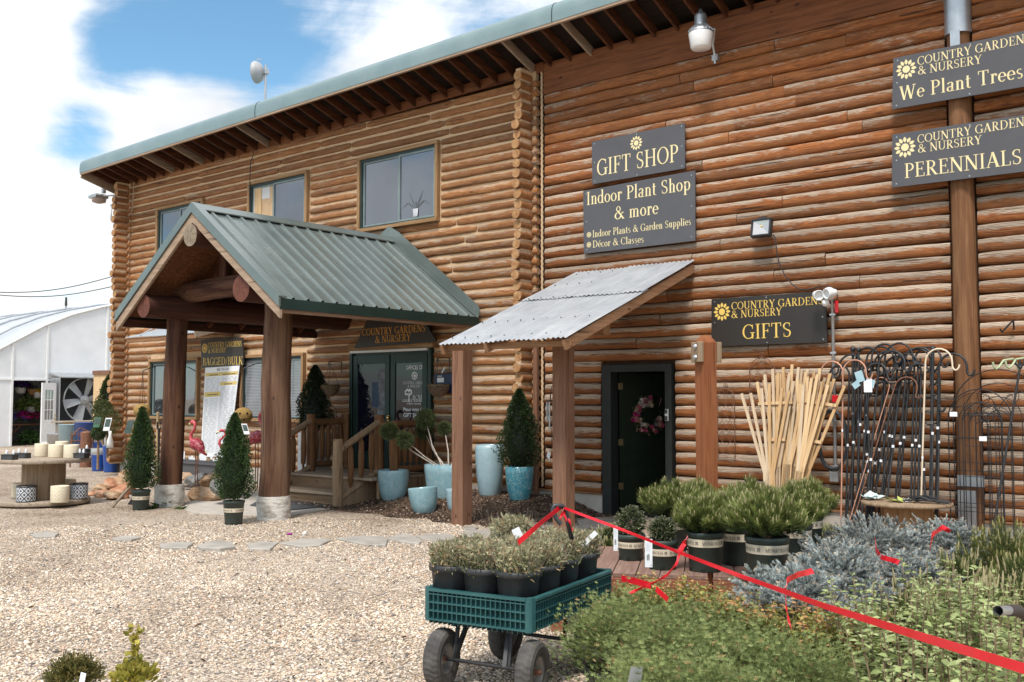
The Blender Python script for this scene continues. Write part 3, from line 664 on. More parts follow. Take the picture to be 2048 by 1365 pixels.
# upright post with metal collar
mb = MB(); mb.tube([(-2.98, WY - .02, .2), (-2.98, WY - .02, 2.5), (-2.98, WY - .02, 6.45)], [.13, .125, .118], 16); mb.build('wall_post', wood('wall post', (.10, .042, .018), (.21, .095, .04), (.31, .165, .08), 2, 30), bld)
zc_ = W(1924, 62, 11.36).z
mb = MB(); mb.tube([(-2.98, WY - .02, zc_), (-2.98, WY - .02, 6.6)], [.142, .142], 18); mb.box(-3.03, -2.93, WY - .162, WY - .148, zc_ - .24, zc_ + .02)
mb.build('post_collar', MAT['galv_plain'], bld)
mb = MB(); mb.box(-3.07, -2.89, WY - .168, WY - .15, .2, .62); mb.box(-3.07, -2.80, WY - .172, WY - .156, .66, .78); mb.build('post_bracket', MAT['galv_plain'], bld)
mb = MB(); mb.bbox(-3.2, -2.76, WY - .3, WY + .02, 0, .2, .02); mb.build('post_footing', MAT['concrete'], bld)
# corner board right of the partition logs
mb = MB(); mb.bbox(-8.885, -8.815, WY - .10, WY - .04, .2, 2.42, .006); mb.build('corner_board', MAT['cedar'], bld)
# conduits
mb = MB(); p = [W(268, 362, 11.40), W(267, 392, 11.40), W(265, 418, 11.40), W(262, 428, 11.40), W(257, 431, 11.40)]; mb.tube(p, .013, 6); mb.build('conduit', MAT['fascia_wood'], bld)
mb = MB(); p = [W(507, 300, 11.41), W(506.5, 310, 11.40), W(501, 325, 11.40), W(500, 350, 11.40), W(499.5, 372, 11.4), W(499.5, 425, 11.40)]; mb.tube(p, .008, 6); mb.build('cable', MAT['black_metal'], bld)
# windows
def glass_mat(name, c, refl, tex=0):
 m, nt, bs = base(name); n = nnoise(nt, nmap(nt, (1, 1, .6)), 1.3, 3); r = ramp(nt, [(.35, tuple(x * .6 for x in c)), (.65, c)]); nt.links.new(n.outputs[0], r.inputs[0])
 nt.links.new(r.outputs[0], bs.inputs['Base Color']); bs.inputs['Roughness'].default_value = .03; bs.inputs['Specular IOR Level'].default_value = .5
 gl = nt.nodes.new('ShaderNodeBsdfGlossy'); gl.inputs['Roughness'].default_value = .02; gl.inputs['Color'].default_value = (.82, .86, .92, 1)
 n2 = nnoise(nt, nmap(nt), .8, 2); bp = nt.nodes.new('ShaderNodeBump'); bp.inputs['Strength'].default_value = .04; bp.inputs['Distance'].default_value = .1; nt.links.new(n2.outputs[0], bp.inputs['Height']); nt.links.new(bp.outputs[0], gl.inputs['Normal'])
 mx = nt.nodes.new('ShaderNodeMixShader'); mx.inputs[0].default_value = refl; nt.links.new(bs.outputs[0], mx.inputs[1]); nt.links.new(gl.outputs[0], mx.inputs[2])
 nt.links.new(mx.outputs[0], nt.nodes['Material Output'].inputs['Surface']); return m
MAT['glass_up'] = glass_mat('window glass', (.05, .065, .09), .16)
MAT['glass_low'] = glass_mat('lower window glass', (.06, .07, .085), .20)
MAT['glass_door'] = glass_mat('door glass', (.008, .010, .022), .0)
MAT['blind'] = mk('pale blind', (.56, .56, .55), (.64, .64, .63), sc=3, rough=.7, bmp=0)
def window(x0, x1, z0, z1, gm, mull, open_left=0.0, sill=True):
 t = .06
 mb = MB(); y0, y1 = WY - .085, WY + .04
 mb.bbox(x0, x1, y0, y1, z1 - t, z1, .005)
 tr = mb.build('window', MAT['trim'], bld)
 mb = MB(); mb.bbox(x0, x1, y0 - .012, y1, z0, z0 + t, .005); mb.build('sill', MAT['trim'], tr)
 mb = MB(); mb.bbox(x0, x0 + t, y0 + .003, y1 - .003, z0 + t, z1 - t, .005); mb.build('trim', MAT['trim_v'], tr); mb = MB(); mb.bbox(x1 - t, x1, y0 + .003, y1 - .003, z0 + t, z1 - t, .005); mb.build('trim', MAT['trim_v'], tr)
 a, b, c, d = x0 + t, x1 - t, z0 + t, z1 - t
 mb = MB(); f = .045
 mb.box(a, a + f, WY - .05, WY + .035, c, d); mb.box(b - f * .6, b, WY - .05, WY + .035, c, d); mb.box(a + f, b - f * .6, WY - .05, WY + .035, d - f, d); mb.box(a + f, b - f * .6, WY - .05, WY + .035, c, c + f * .6)
 mb.build('frame', MAT['frame_green'], tr)
 xm = a + (b - a) * mull; e = .032
 mb = MB()
 for (p, q, yy) in ((a + f, xm, WY - .012), (xm, b - f * .6, WY - .03)):
  mb.box(p, p + e, yy - .012, yy + .02, c + f * .6, d - f); mb.box(q - e, q, yy - .012, yy + .02, c + f * .6, d - f)
  mb.box(p + e, q - e, yy - .012, yy + .02, d - f - e, d - f); mb.box(p + e, q - e, yy - .012, yy + .02, c + f * .6, c + f * .6 + e)
 mb.build('sash', MAT['frame_grey'], tr)
 for (p, q, yy) in ((a + f + e, xm - e, WY - .006), (xm + e, b - f * .6 - e, WY - .024)):
  if open_left and p < xm - e - .01 and q <= xm: continue
  mb = MB(); mb.box(p, q, yy, yy + .008, c + f * .6 + e, d - f - e); mb.build('pane', gm, tr)
 return tr
ws = []
for i, (wx0, wx1, wz0, wz1) in enumerate(WIN):
 ws.append(window(wx0, wx1, wz0, wz1, MAT['glass_up'] if i < 3 else MAT['glass_low'], (.52, .42, .5, .5, .48)[i], 1 if i == 1 else 0))
# open sash of the middle upper window: panel coloured near black for the room's shade, timber jamb, half drawn blind
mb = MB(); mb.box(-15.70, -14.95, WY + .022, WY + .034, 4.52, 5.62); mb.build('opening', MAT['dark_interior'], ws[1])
mb = MB(); mb.box(-15.66, -15.46, WY - .02, WY + .02, 4.5, 5.6); mb.build('jamb', MAT['pale_wood'], ws[1])
mb = MB(); mb.box(-15.46, -15.22, WY - .004, WY + .015, 5.36, 5.6); mb.box(-15.69, -15.665, WY - .02, WY + .02, 4.5, 5.6); mb.build('blind', MAT['blind'], ws[1])
# blinds behind the lower right window
mb = MB()
for k in range(38): mb.box(-15.84, -14.2, WY - .031, WY - .027, 1.27 + k * .028, 1.27 + k * .028 + .019)
MAT['blind_grey'] = mk('grey blind slats', (.22, .235, .25), (.3, .31, .33), sc=3, rough=.45, bmp=0)
mb.build('blind', MAT['blind_grey'], ws[4])
# orchid in the right upper window, dimming by the glass put into its greyed colours
mb = MB(); mb.lathe([(.05, 0), (.062, .13), (.058, .13), (.0, .12)], 12, (-11.35, WY - .038, 4.55), sy=.2); mb.build('flower_pot', mk('white pot greyed for glass', (.40, .41, .43), (.46, .47, .49), rough=.4, bmp=0), ws[0])
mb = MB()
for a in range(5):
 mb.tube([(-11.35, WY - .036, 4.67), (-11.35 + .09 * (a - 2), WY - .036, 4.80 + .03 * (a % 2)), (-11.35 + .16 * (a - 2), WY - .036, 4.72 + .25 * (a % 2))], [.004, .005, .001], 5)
mb.build('orchid_leaf', mk('orchid green greyed for glass', (.10, .12, .12), (.16, .18, .18), rough=.5), ws[0])
# entrance: dark green double door with glass and lettering
dx0, dx1, dzt = -12.80, -11.02, 2.40
zl = .42
mb = MB(); mb.bbox(dx0 - .07, dx0, WY - .08, WY + .05, zl, dzt, .004); mb.bbox(dx1, dx1 + .07, WY - .08, WY + .05, zl, dzt, .004); mb.box(dx0, dx1, WY - .03, WY + .05, zl, dzt); mb.build('door_frame', MAT['gutter'], bld)
mb = MB(); mb.bbox(dx0 - .02, dx1 + .02, WY - .12, WY - .05, dzt - .04, dzt, .004); mb.build('door_lintel', MAT['white_paint'], bld)
mb = MB(); mb.bbox(dx0 - .1, dx1 + .12, WY - .09, WY + .05, dzt + .003, dzt + .13, .004); mb.build('door_header', MAT['trim'], bld)
dxm = (dx0 + dx1) / 2 + .03
doors = []
for (p, q) in ((dx0 + .03, dxm - .015), (dxm + .015, dx1 - .02)):
 mb = MB(); yy = WY - .075
 s = .105
 mb.bbox(p, p + s, yy, yy + .045, zl + .02, dzt - .08, .004); mb.bbox(q - s, q, yy, yy + .045, zl + .02, dzt - .08, .004)
 mb.bbox(p + s, q - s, yy + .002, yy + .043, dzt - .225, dzt - .08, .004); mb.bbox(p + s, q - s, yy + .002, yy + .043, zl + .02, zl + .30, .004)
 dr = mb.build('entrance_door', MAT['gutter'], bld); doors.append(dr)
 mb = MB(); mb.box(p + s, q - s, yy + .018, yy + .028, zl + .30, dzt - .225); mb.build('pane', MAT['glass_door'], dr)
MAT['brass'] = mk('brass', (.55, .36, .12), (.68, .47, .2), rough=.25, metal=.9, bmp=0)
mb = MB(); xh = dxm - .07
for zz in (1.28, 1.10): mb.ball((xh + .05, WY - .10, zz), .035, 10, 6, 0, (1, .6, 1))
mb.tube([(xh + .05, WY - .10, 1.22), (xh + .09, WY - .13, 1.18), (xh + .03, WY - .13, 1.10), (xh + .06, WY - .10, 1.02)], .014, 6); mb.box(xh + .025, xh + .075, WY - .09, WY - .077, .98, 1.32); mb.build('handle', MAT['brass'], doors[1])
# dark gift shop doorway, left open
mb = MB(); mb.bbox(-7.705, -7.56, WY - .07, WY + .12, 0, 2.055, .004); mb.bbox(-6.71, -6.615, WY - .07, WY + .12, 0, 2.055, .004); mb.bbox(-7.56, -6.71, WY - .07, WY + .12, 1.955, 2.055, .004)
MAT['black_paint'] = mk('worn black paint', (.011, .013, .012), (.02, .023, .02), sc=9, rough=.6, bmp=.15)
m_ = MAT['black_paint']; nt_ = m_.node_tree; bs_ = nt_.nodes['Principled BSDF']; chip_ = nnoise(nt_, nmap(nt_, (22, 22, 2.2)), 2.0, 6, .7); cr_ = ramp(nt_, [(.66, (0, 0, 0)), (.71, (1, 1, 1))]); nt_.links.new(chip_.outputs[0], cr_.inputs[0])
nt_.links.new(mixc(nt_, bs_.inputs['Base Color'].links[0].from_socket, (.34, .25, .17), cr_.outputs[0]), bs_.inputs['Base Color'])
mb.build('door_frame', MAT['black_paint'], bld)
mb = MB(); y2 = WY + 2.4
mb.box(-8.4, -8.35, WY + .3, y2, 0, 2.5); mb.box(-5.95, -5.9, WY + .3, y2, 0, 2.5); mb.box(-8.4, -5.9, y2, y2 + .05, 0, 2.5); mb.box(-8.4, -5.9, WY + .3, y2, 2.5, 2.55); mb.box(-8.4, -5.9, WY + .12, y2, .01, .03)
mb.box(-7.66, -7.62, WY + .12, WY + .3, 0, 2.06); mb.box(-6.70, -6.66, WY + .12, WY + .3, 0, 2.06)
mb.build('shop_room', MAT['dark_interior'], bld)
MAT['door_green'] = mk('dark green door paint', (.006, .011, .005), (.010, .016, .008), sc=4, rough=.6, bmp=.05, spec=.12)
DOORM = Matrix.Translation((-7.555, WY + .13, 0)) @ Matrix.Rotation(rad(50), 4, 'Z')
mb = MB(); mb.bbox(0, .84, -.02, .02, .04, 1.95, .003, 0, DOORM)
for (a, b) in ((.1, .38), (.47, .74)):
 for (c, d) in ((.16, .72), (.86, 1.42), (1.54, 1.83)):
  mb.box(a, b, -.028, -.021, c, c + .02, 0, DOORM); mb.box(a, b, -.028, -.021, d - .02, d, 0, DOORM); mb.box(a, a + .02, -.0275, -.021, c + .02, d - .02, 0, DOORM); mb.box(b - .02, b, -.0275, -.021, c + .02, d - .02, 0, DOORM)
gd = mb.build('shop_door', MAT['door_green'], bld)
mb = MB()
for z in (.35, .95, 1.72):
 mb = MB(); mb.box(-.02, .05, -.03, -.022, z, z + .09, 0, DOORM); mb.build('hinge', mk('dull brass', (.07, .05, .02), (.12, .085, .035), rough=.5, metal=.5, bmp=0), gd)
mb = MB(); mb.bbox(-6.70, -6.645, WY - .10, WY - .072, 1.30, 1.46, .008); mb.build('door_keypad', MAT['galv_plain'], bld)
mb = MB(); mb.bbox(-6.692, -6.653, WY - .108, WY - .101, 1.31, 1.37, .002); mb.bbox(-6.692, -6.653, WY - .108, WY - .101, 1.40, 1.45, .002); mb.build('keypad_buttons', MAT['ink'], bld)
# ------------------------------------------------------------------ lettering: a small serif alphabet drawn from strokes
TK, TN, SF = .118, .045, .042
def _arc(cx, cy, rx, ry, a0, a1, tk=TK, tn=TN):
 n = max(6, int(abs(a1 - a0) / 14)); out = []
 pr = []
 for i in range(n + 1):
  a = rad(a0 + (a1 - a0) * i / n); w = tn + (tk - tn) * abs(math.cos(a)) ** 1.6
  pr.append(((cx + (rx - w / 2) * math.cos(a), cy + (ry - w / 2) * math.sin(a)), (cx + (rx + w / 2) * math.cos(a), cy + (ry + w / 2) * math.sin(a))))
 return [[pr[i][0], pr[i][1], pr[i + 1][1], pr[i + 1][0]] for i in range(n)]
def _rect(x0, y0, x1, y1): return [[(x0, y0), (x1, y0), (x1, y1), (x0, y1)]]
def _stem(x, y0, y1, w=TK, f='bt', sw=.13):
 o = _rect(x - w / 2, y0, x + w / 2, y1)
 if 'b' in f: o += _rect(x - sw - .01, y0, x + sw + .01, y0 + SF)
 if 't' in f: o += _rect(x - sw - .01, y1 - SF, x + sw + .01, y1)
 if 'l' in f: o += _rect(x - sw, y1 - SF, x, y1)
 return o
def _h(x0, x1, y, w=SF): return _rect(x0, y - w / 2, x1, y + w / 2)
def _d(x0, y0, x1, y1, w):
 return [[(x0 - w / 2, y0), (x0 + w / 2, y0), (x1 + w / 2, y1), (x1 - w / 2, y1)]]
def _sr(xa, xb, y): return _rect(xa, y, xb, y + SF)
GL = {
 'A': (.78, _d(.10, 0, .38, 1, .06) + _d(.66, 0, .38, 1, .15) + _h(.2, .56, .33) + _sr(0, .22, 0) + _sr(.53, .80, 0)),
 'B': (.66, _stem(.17, 0, 1) + _arc(.30, .755, .22, .22, -90, 90) + _h(.17, .31, .972) + _h(.17, .33, .53) + _arc(.32, .27, .26, .25, -90, 90) + _h(.17, .33, .025)),
 'C': (.74, _arc(.42, .5, .35, .475, 48, 312) + _rect(.655, .68, .70, .96) + _rect(.655, .06, .69, .2)),
 'D': (.82, _stem(.17, 0, 1) + _arc(.34, .5, .38, .475, -90, 90) + _h(.17, .35, .972) + _h(.17, .35, .025)),
 'E': (.64, _stem(.17, 0, 1) + _h(.17, .56, .972) + _h(.17, .58, .025) + _h(.17, .46, .52) + _rect(.52, .78, .565, 1) + _rect(.56, 0, .605, .24) + _rect(.43, .41, .475, .63)),
 'F': (.58, _stem(.17, 0, 1) + _h(.17, .54, .972) + _h(.17, .44, .5) + _rect(.50, .76, .545, 1) + _rect(.41, .39, .455, .61)),
 'G': (.80, _arc(.42, .5, .35, .475, 48, 330) + _rect(.655, .68, .70, .96) + _stem(.67, .03, .44, TK, 't', .14)),
 'H': (.86, _stem(.17, 0, 1) + _stem(.69, 0, 1) + _h(.17, .69, .52)),
 'I': (.36, _stem(.18, 0, 1)),
 'K': (.78, _stem(.17, 0, 1) + _d(.22, .42, .64, 1, .06) + _d(.66, 0, .36, .58, .15) + _sr(.53, .80, 0) + _sr(.52, .76, .95)),
 'L': (.60, _stem(.17, 0, 1) + _h(.17, .56, .025) + _rect(.53, 0, .575, .26)),
 'M': (1.02, _stem(.15, 0, 1, .06) + _d(.50, 0, .17, 1, .14) + _d(.50, 0, .83, 1, .06) + _stem(.87, 0, 1)),
 'N': (.84, _stem(.15, 0, 1, .06) + _d(.70, 0, .15, 1, .15) + _stem(.70, 0, 1, .06, 't')),
 'O': (.82, _arc(.41, .5, .34, .475, 0, 360)),
 'P': (.62, _stem(.17, 0, 1) + _arc(.31, .73, .24, .245, -90, 90) + _h(.17, .32, .972) + _h(.17, .32, .49)),
 'R': (.74, _stem(.17, 0, 1) + _arc(.31, .74, .23, .235, -90, 90) + _h(.17, .32, .972) + _h(.17, .34, .51) + _d(.64, 0, .33, .51, .15) + _sr(.55, .76, 0)),
 'S': (.56, _arc(.28, .735, .19, .22, 45, 270, .10) + _arc(.28, .265, .2, .24, -135, 90, .10) + _rect(.43, .72, .465, .96) + _rect(.075, .04, .11, .28) + _d(.40, .40, .16, .60, .12)),
 'T': (.70, _stem(.35, 0, 1, TK, 'b') + _h(.04, .66, .972) + _rect(.04, .76, .085, 1) + _rect(.615, .76, .66, 1)),
 'U': (.80, _stem(.16, .32, 1, TK, 't') + _stem(.65, .32, 1, .06, 't') + _arc(.40, .32, .245, .29, 180, 360)),
 'V': (.76, _d(.38, 0, .11, 1, .15) + _d(.38, 0, .65, 1, .06) + _sr(0, .24, .95) + _sr(.54, .77, .95)),
 'W': (1.10, _d(.32, 0, .11, 1, .14) + _d(.32, 0, .54, 1, .06) + _d(.76, 0, .54, 1, .14) + _d(.76, 0, .98, 1, .06) + _sr(0, .24, .95) + _sr(.86, 1.1, .95)),
 'Y': (.74, _stem(.37, 0, .46, TK, 'b') + _d(.37, .42, .10, 1, .15) + _d(.37, .42, .64, 1, .06) + _sr(0, .23, .95) + _sr(.53, .75, .95)),
 '&': (.86, _arc(.35, .77, .15, .205, 0, 360, .08) + _arc(.31, .26, .23, .24, 75, 350, .13) + _d(.78, 0, .26, .68, .14) + _d(.46, .1, .70, .5, .06) + _sr(.58, .82, .47) + _sr(.66, .86, 0)),
 '/': (.42, _d(.04, -.08, .36, 1.05, .06)), "'": (.2, _rect(.07, .75, .13, 1)), ' ': (.30, []), '.': (.25, _rect(.07, 0, .19, .12)), ':': (.26, _rect(.07, 0, .19, .12) + _rect(.07, .45, .19, .57)),
 'a': (.50, _stem(.36, 0, .46, .12, '') + _arc(.24, .46, .14, .17, 0, 160, .12) + _arc(.215, .17, .145, .155, 0, 360, .12) + _sr(.36, .49, 0)),
 'c': (.46, _arc(.25, .32, .19, .30, 45, 318, .12)),
 'd': (.56, _arc(.24, .32, .18, .30, 0, 360, .12) + _stem(.42, 0, 1.02, .12, 'l') + _sr(.42, .56, 0)),
 'e': (.48, _arc(.25, .32, .185, .30, 0, 318, .12) + _h(.09, .42, .34)),
 'é': (.48, _arc(.25, .32, .185, .30, 0, 318, .12) + _h(.09, .42, .34) + _d(.22, .74, .38, .98, .09)),
 'h': (.58, _stem(.15, 0, 1.02, .12, 'bl', .11) + _arc(.30, .40, .14, .235, 0, 140, .12) + _stem(.43, 0, .42, .12, 'b', .11)),
 'i': (.30, _stem(.15, 0, .64, .12, 'bl', .11) + _arc(.15, .86, .05, .05, 0, 360, .09, .09)),
 'k': (.56, _stem(.15, 0, 1.02, .12, 'bl', .11) + _d(.17, .28, .40, .64, .06) + _d(.46, 0, .26, .38, .13) + _sr(.35, .57, 0)),
 'L_': (.3, []),
 'l': (.30, _stem(.15, 0, 1.02, .12, 'bl', .11)),
 'm': (.88, _stem(.15, 0, .64, .12, 'bl', .11) + _arc(.30, .40, .14, .235, 0, 140, .12) + _stem(.43, 0, .42, .12, 'b', .10) + _arc(.59, .40, .14, .235, 0, 140, .12) + _stem(.72, 0, .42, .12, 'b', .11)),
 'n': (.58, _stem(.15, 0, .64, .12, 'bl', .11) + _arc(.30, .40, .14, .235, 0, 140, .12) + _stem(.43, 0, .42, .12, 'b', .11)),
 'o': (.52, _arc(.26, .32, .195, .30, 0, 360, .12)),
 'p': (.56, _stem(.15, -.32, .64, .12, 'bl', .11) + _arc(.31, .32, .18, .30, 0, 360, .12)),
 'r': (.42, _stem(.15, 0, .64, .12, 'bl', .11) + _arc(.30, .42, .12, .2, 35, 150, .08, .07) + _arc(.36, .53, .03, .04, 0, 360, .06, .06)),
 's': (.42, _arc(.21, .47, .125, .15, 40, 270, .085) + _arc(.21, .17, .135, .155, -140, 90, .085) + _d(.29, .24, .13, .40, .09)),
 't': (.36, _stem(.15, .08, .86, .12, '') + _h(.03, .32, .62) + _arc(.24, .12, .1, .1, 180, 320, .1)),
 'u': (.58, _stem(.14, .2, .64, .12, 'l', .11) + _arc(.28, .22, .14, .21, 180, 330, .12) + _stem(.42, 0, .64, .12, 'l', .11) + _sr(.42, .55, 0)),
}
def text_polys(s, trk=.04):
 x = 0; out = []
 for ch in s:
  w, ps = GL[ch]
  for p in ps: out.append([(x + a, b) for a, b in p])
  x += w + trk
 return out, x - trk
def write(mb, s, o, r, u, nrm, width, cap, m=0, lift=.0015, trk=.04):
 """letters on a flat face: o start of the base line, r right, u up, nrm outwards"""
 ps, w = text_polys(s, trk); k = width / w; o, r, u, nrm = V(o), V(r), V(u), V(nrm)
 for i, p in enumerate(ps): mb.poly([o + r * (a * k) + u * (b * cap) + nrm * (lift + .00035 * (i % 7)) for a, b in p], m)
def write_round(mb, s, c, R, z, a0, width, cap, m=0):
 """letters round a pot: centre c, radius R, base line z, start angle a0 going counter-clockwise seen from above"""
 ps, w = text_polys(s, .06); k = width / w; c = V(c)
 for i, p in enumerate(ps):
  q = []
  for a, b in p:
   t = a0 + a * k / R; rr = R + .0012 + .0003 * (i % 5)
   q.append((c.x + rr * math.cos(t), c.y + rr * math.sin(t), z + b * cap))
  mb.poly(q, m)
def sunflower(mb, c, r, u, nrm, R, m=0, lift=.0015, petals=12):
 c, r, u, nrm = V(c), V(r), V(u), V(nrm)
 for k in range(petals):
  a = 2 * PI * k / petals + PI / petals * 0; d = r * math.sin(a) + u * math.cos(a); e = r * math.cos(a) - u * math.sin(a); w = R * .16
  mb.poly([c + d * R * q + e * w * t + nrm * (lift + .0002 * (k % 2)) for q, t in ((.46, 0), (.60, -.8), (.72, -1), (.86, -.7), (1, 0), (.86, .7), (.72, 1), (.60, .8))], m)
 mb.poly([c + (r * math.cos(2 * PI * j / 18) + u * math.sin(2 * PI * j / 18)) * R * .36 + nrm * lift for j in range(18)], m)
def sans(txt, name, mat, parent, o, r, u, width, height, bold=0.0):
 cu = bpy.data.curves.new('text', 'FONT'); cu.body = txt; cu.size = 1; cu.offset = bold; to = bpy.data.objects.new('text', cu); COL.objects.link(to)
 bpy.context.view_layer.update()
 me = bpy.data.meshes.new_from_object(to.evaluated_get(bpy.context.evaluated_depsgraph_get())); bpy.data.objects.remove(to)
 xs = [v.co.x for v in me.vertices]; ys = [v.co.y for v in me.vertices]; x0, x1, y0, y1 = min(xs), max(xs), min(ys), max(ys)
 base_ = wloc(parent); o, r, u = V(o), V(r), V(u)
 for v in me.vertices:
  p = o + r * ((v.co.x - x0) / (x1 - x0) * width) + u * ((v.co.y - y0) / (y1 - y0) * height) - base_; v.co = p
 me.materials.append(mat); ob = bpy.data.objects.new(name, me); COL.objects.link(ob); ob.parent = parent; return ob
# ------------------------------------------------------------------ signs on the wall
SY = WY - .10
def wall_sign(name, label, corners, mat, lmat, lines, suns, Y=SY, screws=True):
 """corners in the picture order TL TR BR BL; lines (text, x0, y0, x1, y1, capheight px at start)"""
 P = [W(x, y, Y) for x, y in corners]; c = sum(P, V((0, 0, 0))) / 4
 t = thing(name, label, 'sign', c, 0, 'signs on the log wall')
 mb = MB(); mb.prism([P[3], P[2], P[1], P[0]], (0, .022, 0)); mb.build('panel', mat, t)
 nrm = V((0, -1, 0))
 for (s, x0, y0, x1, y1, ch) in lines:
  a = W(x0, y0, Y); b = W(x1, y1, Y); r = b - a; cap = (W(x0, y0 - ch, Y) - a).length
  kx = r.length / text_polys(s)[1]; pos = 0.0
  for wd in s.split(' '):
   ww = text_polys(wd)[1]; mb = MB(); write(mb, wd, a + r.normalized() * pos, r.normalized(), V((0, 0, 1)), nrm, ww * kx, cap); mb.build('lettering', lmat, t); pos += (ww + .04 + GL[' '][0] + .04) * kx
 if suns:
  for (sx, sy, sr) in suns:
   mb = MB(); cc = W(sx, sy, Y); R = (W(sx, sy - sr, Y) - cc).length
   r = (P[1] - P[0]).normalized(); sunflower(mb, cc, r, V((0, 0, 1)), nrm, R); mb.build('emblem', lmat, t)
 if screws:
  mb = MB()
  for (fx, fz) in ((.03, .06), (.5, .04), (.97, .06), (.03, .94), (.5, .96), (.97, .94), (.03, .5), (.97, .5)):
   q = (P[3] * (1 - fx) + P[2] * fx) * (1 - fz) + (P[0] * (1 - fx) + P[1] * fx) * fz; mb.disc(q - V((0, .002, 0)), .008, 8, 0, (0, -1, 0))
  mb.build('screws', MAT['galv_plain'], t)
 return t
wall_sign('shop_sign', 'grey sign reading GIFT SHOP under a cream sunflower', [(1183.5, 284), (1369.2, 246), (1369.7, 337), (1184.6, 369)], MAT['sign_grey'], MAT['letters_cream'],
   [('GIFT SHOP', 1194, 353, 1357, 323, 33)], [(1272.5, 286.5, 14.5)], SY - .01)
wall_sign('shop_sign', 'grey sign reading Indoor Plant Shop & more, four lines of cream text', [(1166.4, 382.2), (1390, 341.3), (1390.5, 481.5), (1167.5, 507.9)], MAT['sign_brown'] if 0 else MAT['sign_grey'], MAT['letters_cream'],
   [('Indoor Plant Shop', 1173, 411, 1381, 380, 26), ('& more', 1229, 440, 1317, 428, 26), ('Indoor Plants & Garden Supplies', 1185, 475.5, 1382.5, 450, 14), ('Décor & Classes', 1185.5, 496, 1288, 485, 14)], [(1178, 470, 6), (1178, 490, 6)])
wall_sign('shop_sign', 'grey sign reading We Plant Trees, high on the right end of the wall', [(1786.7, 117), (2110, 49), (2110, 163), (1784, 219)], MAT['sign_grey'], MAT['letters_cream'],
   [('COUNTRY GARDENS', 1835, 131.5, 2062, 84, 17), ('& NURSERY', 1836, 150.5, 1964, 127, 17), ('We Plant Trees', 1799, 202, 2047, 156, 28)], [(1812.5, 139, 20)], WY - .20)
wall_sign('shop_sign', 'grey sign reading PERENNIALS, below the We Plant Trees sign', [(1784.5, 269.6), (2110, 220), (2110, 336), (1783.9, 375.6)], MAT['sign_grey'], MAT['letters_cream'],
   [('COUNTRY GARDENS', 1835, 287.5, 2062, 250, 17), ('& NURSERY', 1836, 306.5, 1964, 288, 17), ('PERENNIALS', 1809, 357, 2044, 328, 29)], [(1810, 295, 21)], WY - .20)
wall_sign('shop_sign', 'dark brown sign reading GIFTS beside the white security lamp', [(1423, 599), (1650.5, 582.6), (1654.5, 684.8), (1423, 693.6)], MAT['sign_brown'], MAT['letters_gold'],
   [('COUNTRY GARDENS', 1463, 620, 1646, 608.5, 15), ('& NURSERY', 1463, 637, 1564, 630.5, 15), ('GIFTS', 1485, 679, 1583, 674, 29)], [(1444, 624, 18.5)])
wall_sign('shop_sign', 'dark brown sign reading BAGGED/BULK above the white price list', [(401.5, 681), (485, 675.5), (487, 730), (403.5, 736.5)], MAT['sign_brown'], MAT['letters_gold'],
   [('COUNTRY GARDENS', 416, 696, 483.5, 693, 10.5), ('& NURSERY', 416.5, 707, 452, 705, 9.5), ('BAGGED/BULK', 405.5, 731.5, 485.5, 729.5, 15.5)], [(409.5, 697, 10.5)], WY - .15, False)
# trapezoid sign over the entrance
P = [W(x, y, WY - .19) for x, y in ((708, 697), (735, 638), (852, 648), (873, 683.5))]
t = thing('entrance_sign', 'black trapezoid sign with orange name lettering over the entrance doors', 'sign', P[0], 0, 'signs on the log wall')
mb = MB(); mb.prism([P[0], P[3], P[2], P[1]], (0, .03, 0)); mb.build('panel', MAT['sign_brown'], t)
mb = MB(); Yq = WY - .19
for (s, x0, y0, x1, y1, ch) in (('COUNTRY GARDENS', 724.5, 672.5, 851, 663.5, 14), ('& NURSERY', 750.5, 687, 821.5, 682, 14)):
 a = W(x0, y0, Yq); b = W(x1, y1, Yq); write(mb, s, a, (b - a).normalized(), V((0, 0, 1)), V((0, -1, 0)), (b - a).length, (W(x0, y0 - ch, Yq) - a).length)
mb.build('lettering', MAT['letters_orange'], t)
# lettering on the right leaf of the entrance doors
YD = WY - .062; RX = V((1, 0, 0)); UZ = V((0, 0, 1))
def glass_line(txt, x0, y0, x1, h, serif, nm):
 a = W(x0, y0, YD); b = W(x1, y0, YD); hh = (W(x0, y0 - h, YD) - a).length
 if serif:
  mb = MB(); write(mb, txt, a, RX, UZ, V((0, -1, 0)), (b - a).x, hh); return mb.build(nm, MAT['letters_white'], doors[1])
 return sans(txt, nm, MAT['letters_white'], doors[1], a - V((0, .002, 0)), RX, UZ, (b - a).x, hh, .012)
glass_line('OFFICES OF:', 813, 740, 847.5, 8.5, False, 'lettering'); glass_line('COUNTRY GARDENS', 806.5, 769, 852, 5.5, True, 'lettering'); glass_line('& NURSERY', 815.5, 775.5, 842, 5.5, True, 'lettering')
glass_line('BCM', 825.5, 799, 844, 8.5, True, 'lettering'); glass_line('Landscaping . Snow Removal', 805.5, 805, 851.5, 4, False, 'lettering'); glass_line('Irrigation Systems', 814, 810, 842, 4, False, 'lettering')
glass_line('Please enter the', 807, 822, 849, 6.5, False, 'lettering'); glass_line('GIFT SHOP', 807, 834.5, 846, 8, False, 'lettering')
mb = MB(); sunflower(mb, W(829.5, 752, YD), RX, UZ, V((0, -1, 0)), .075); mb.build('emblem', MAT['letters_white'], doors[1]); mb = MB(); mb.box(W(805.5, 800, YD).x, W(851.5, 800, YD).x, YD - .003, YD - .001, W(805.5, 800.6, YD).z, W(805.5, 799.9, YD).z); mb.build('underline', MAT['letters_white'], doors[1]); mb = MB()
c = W(818, 786, YD)
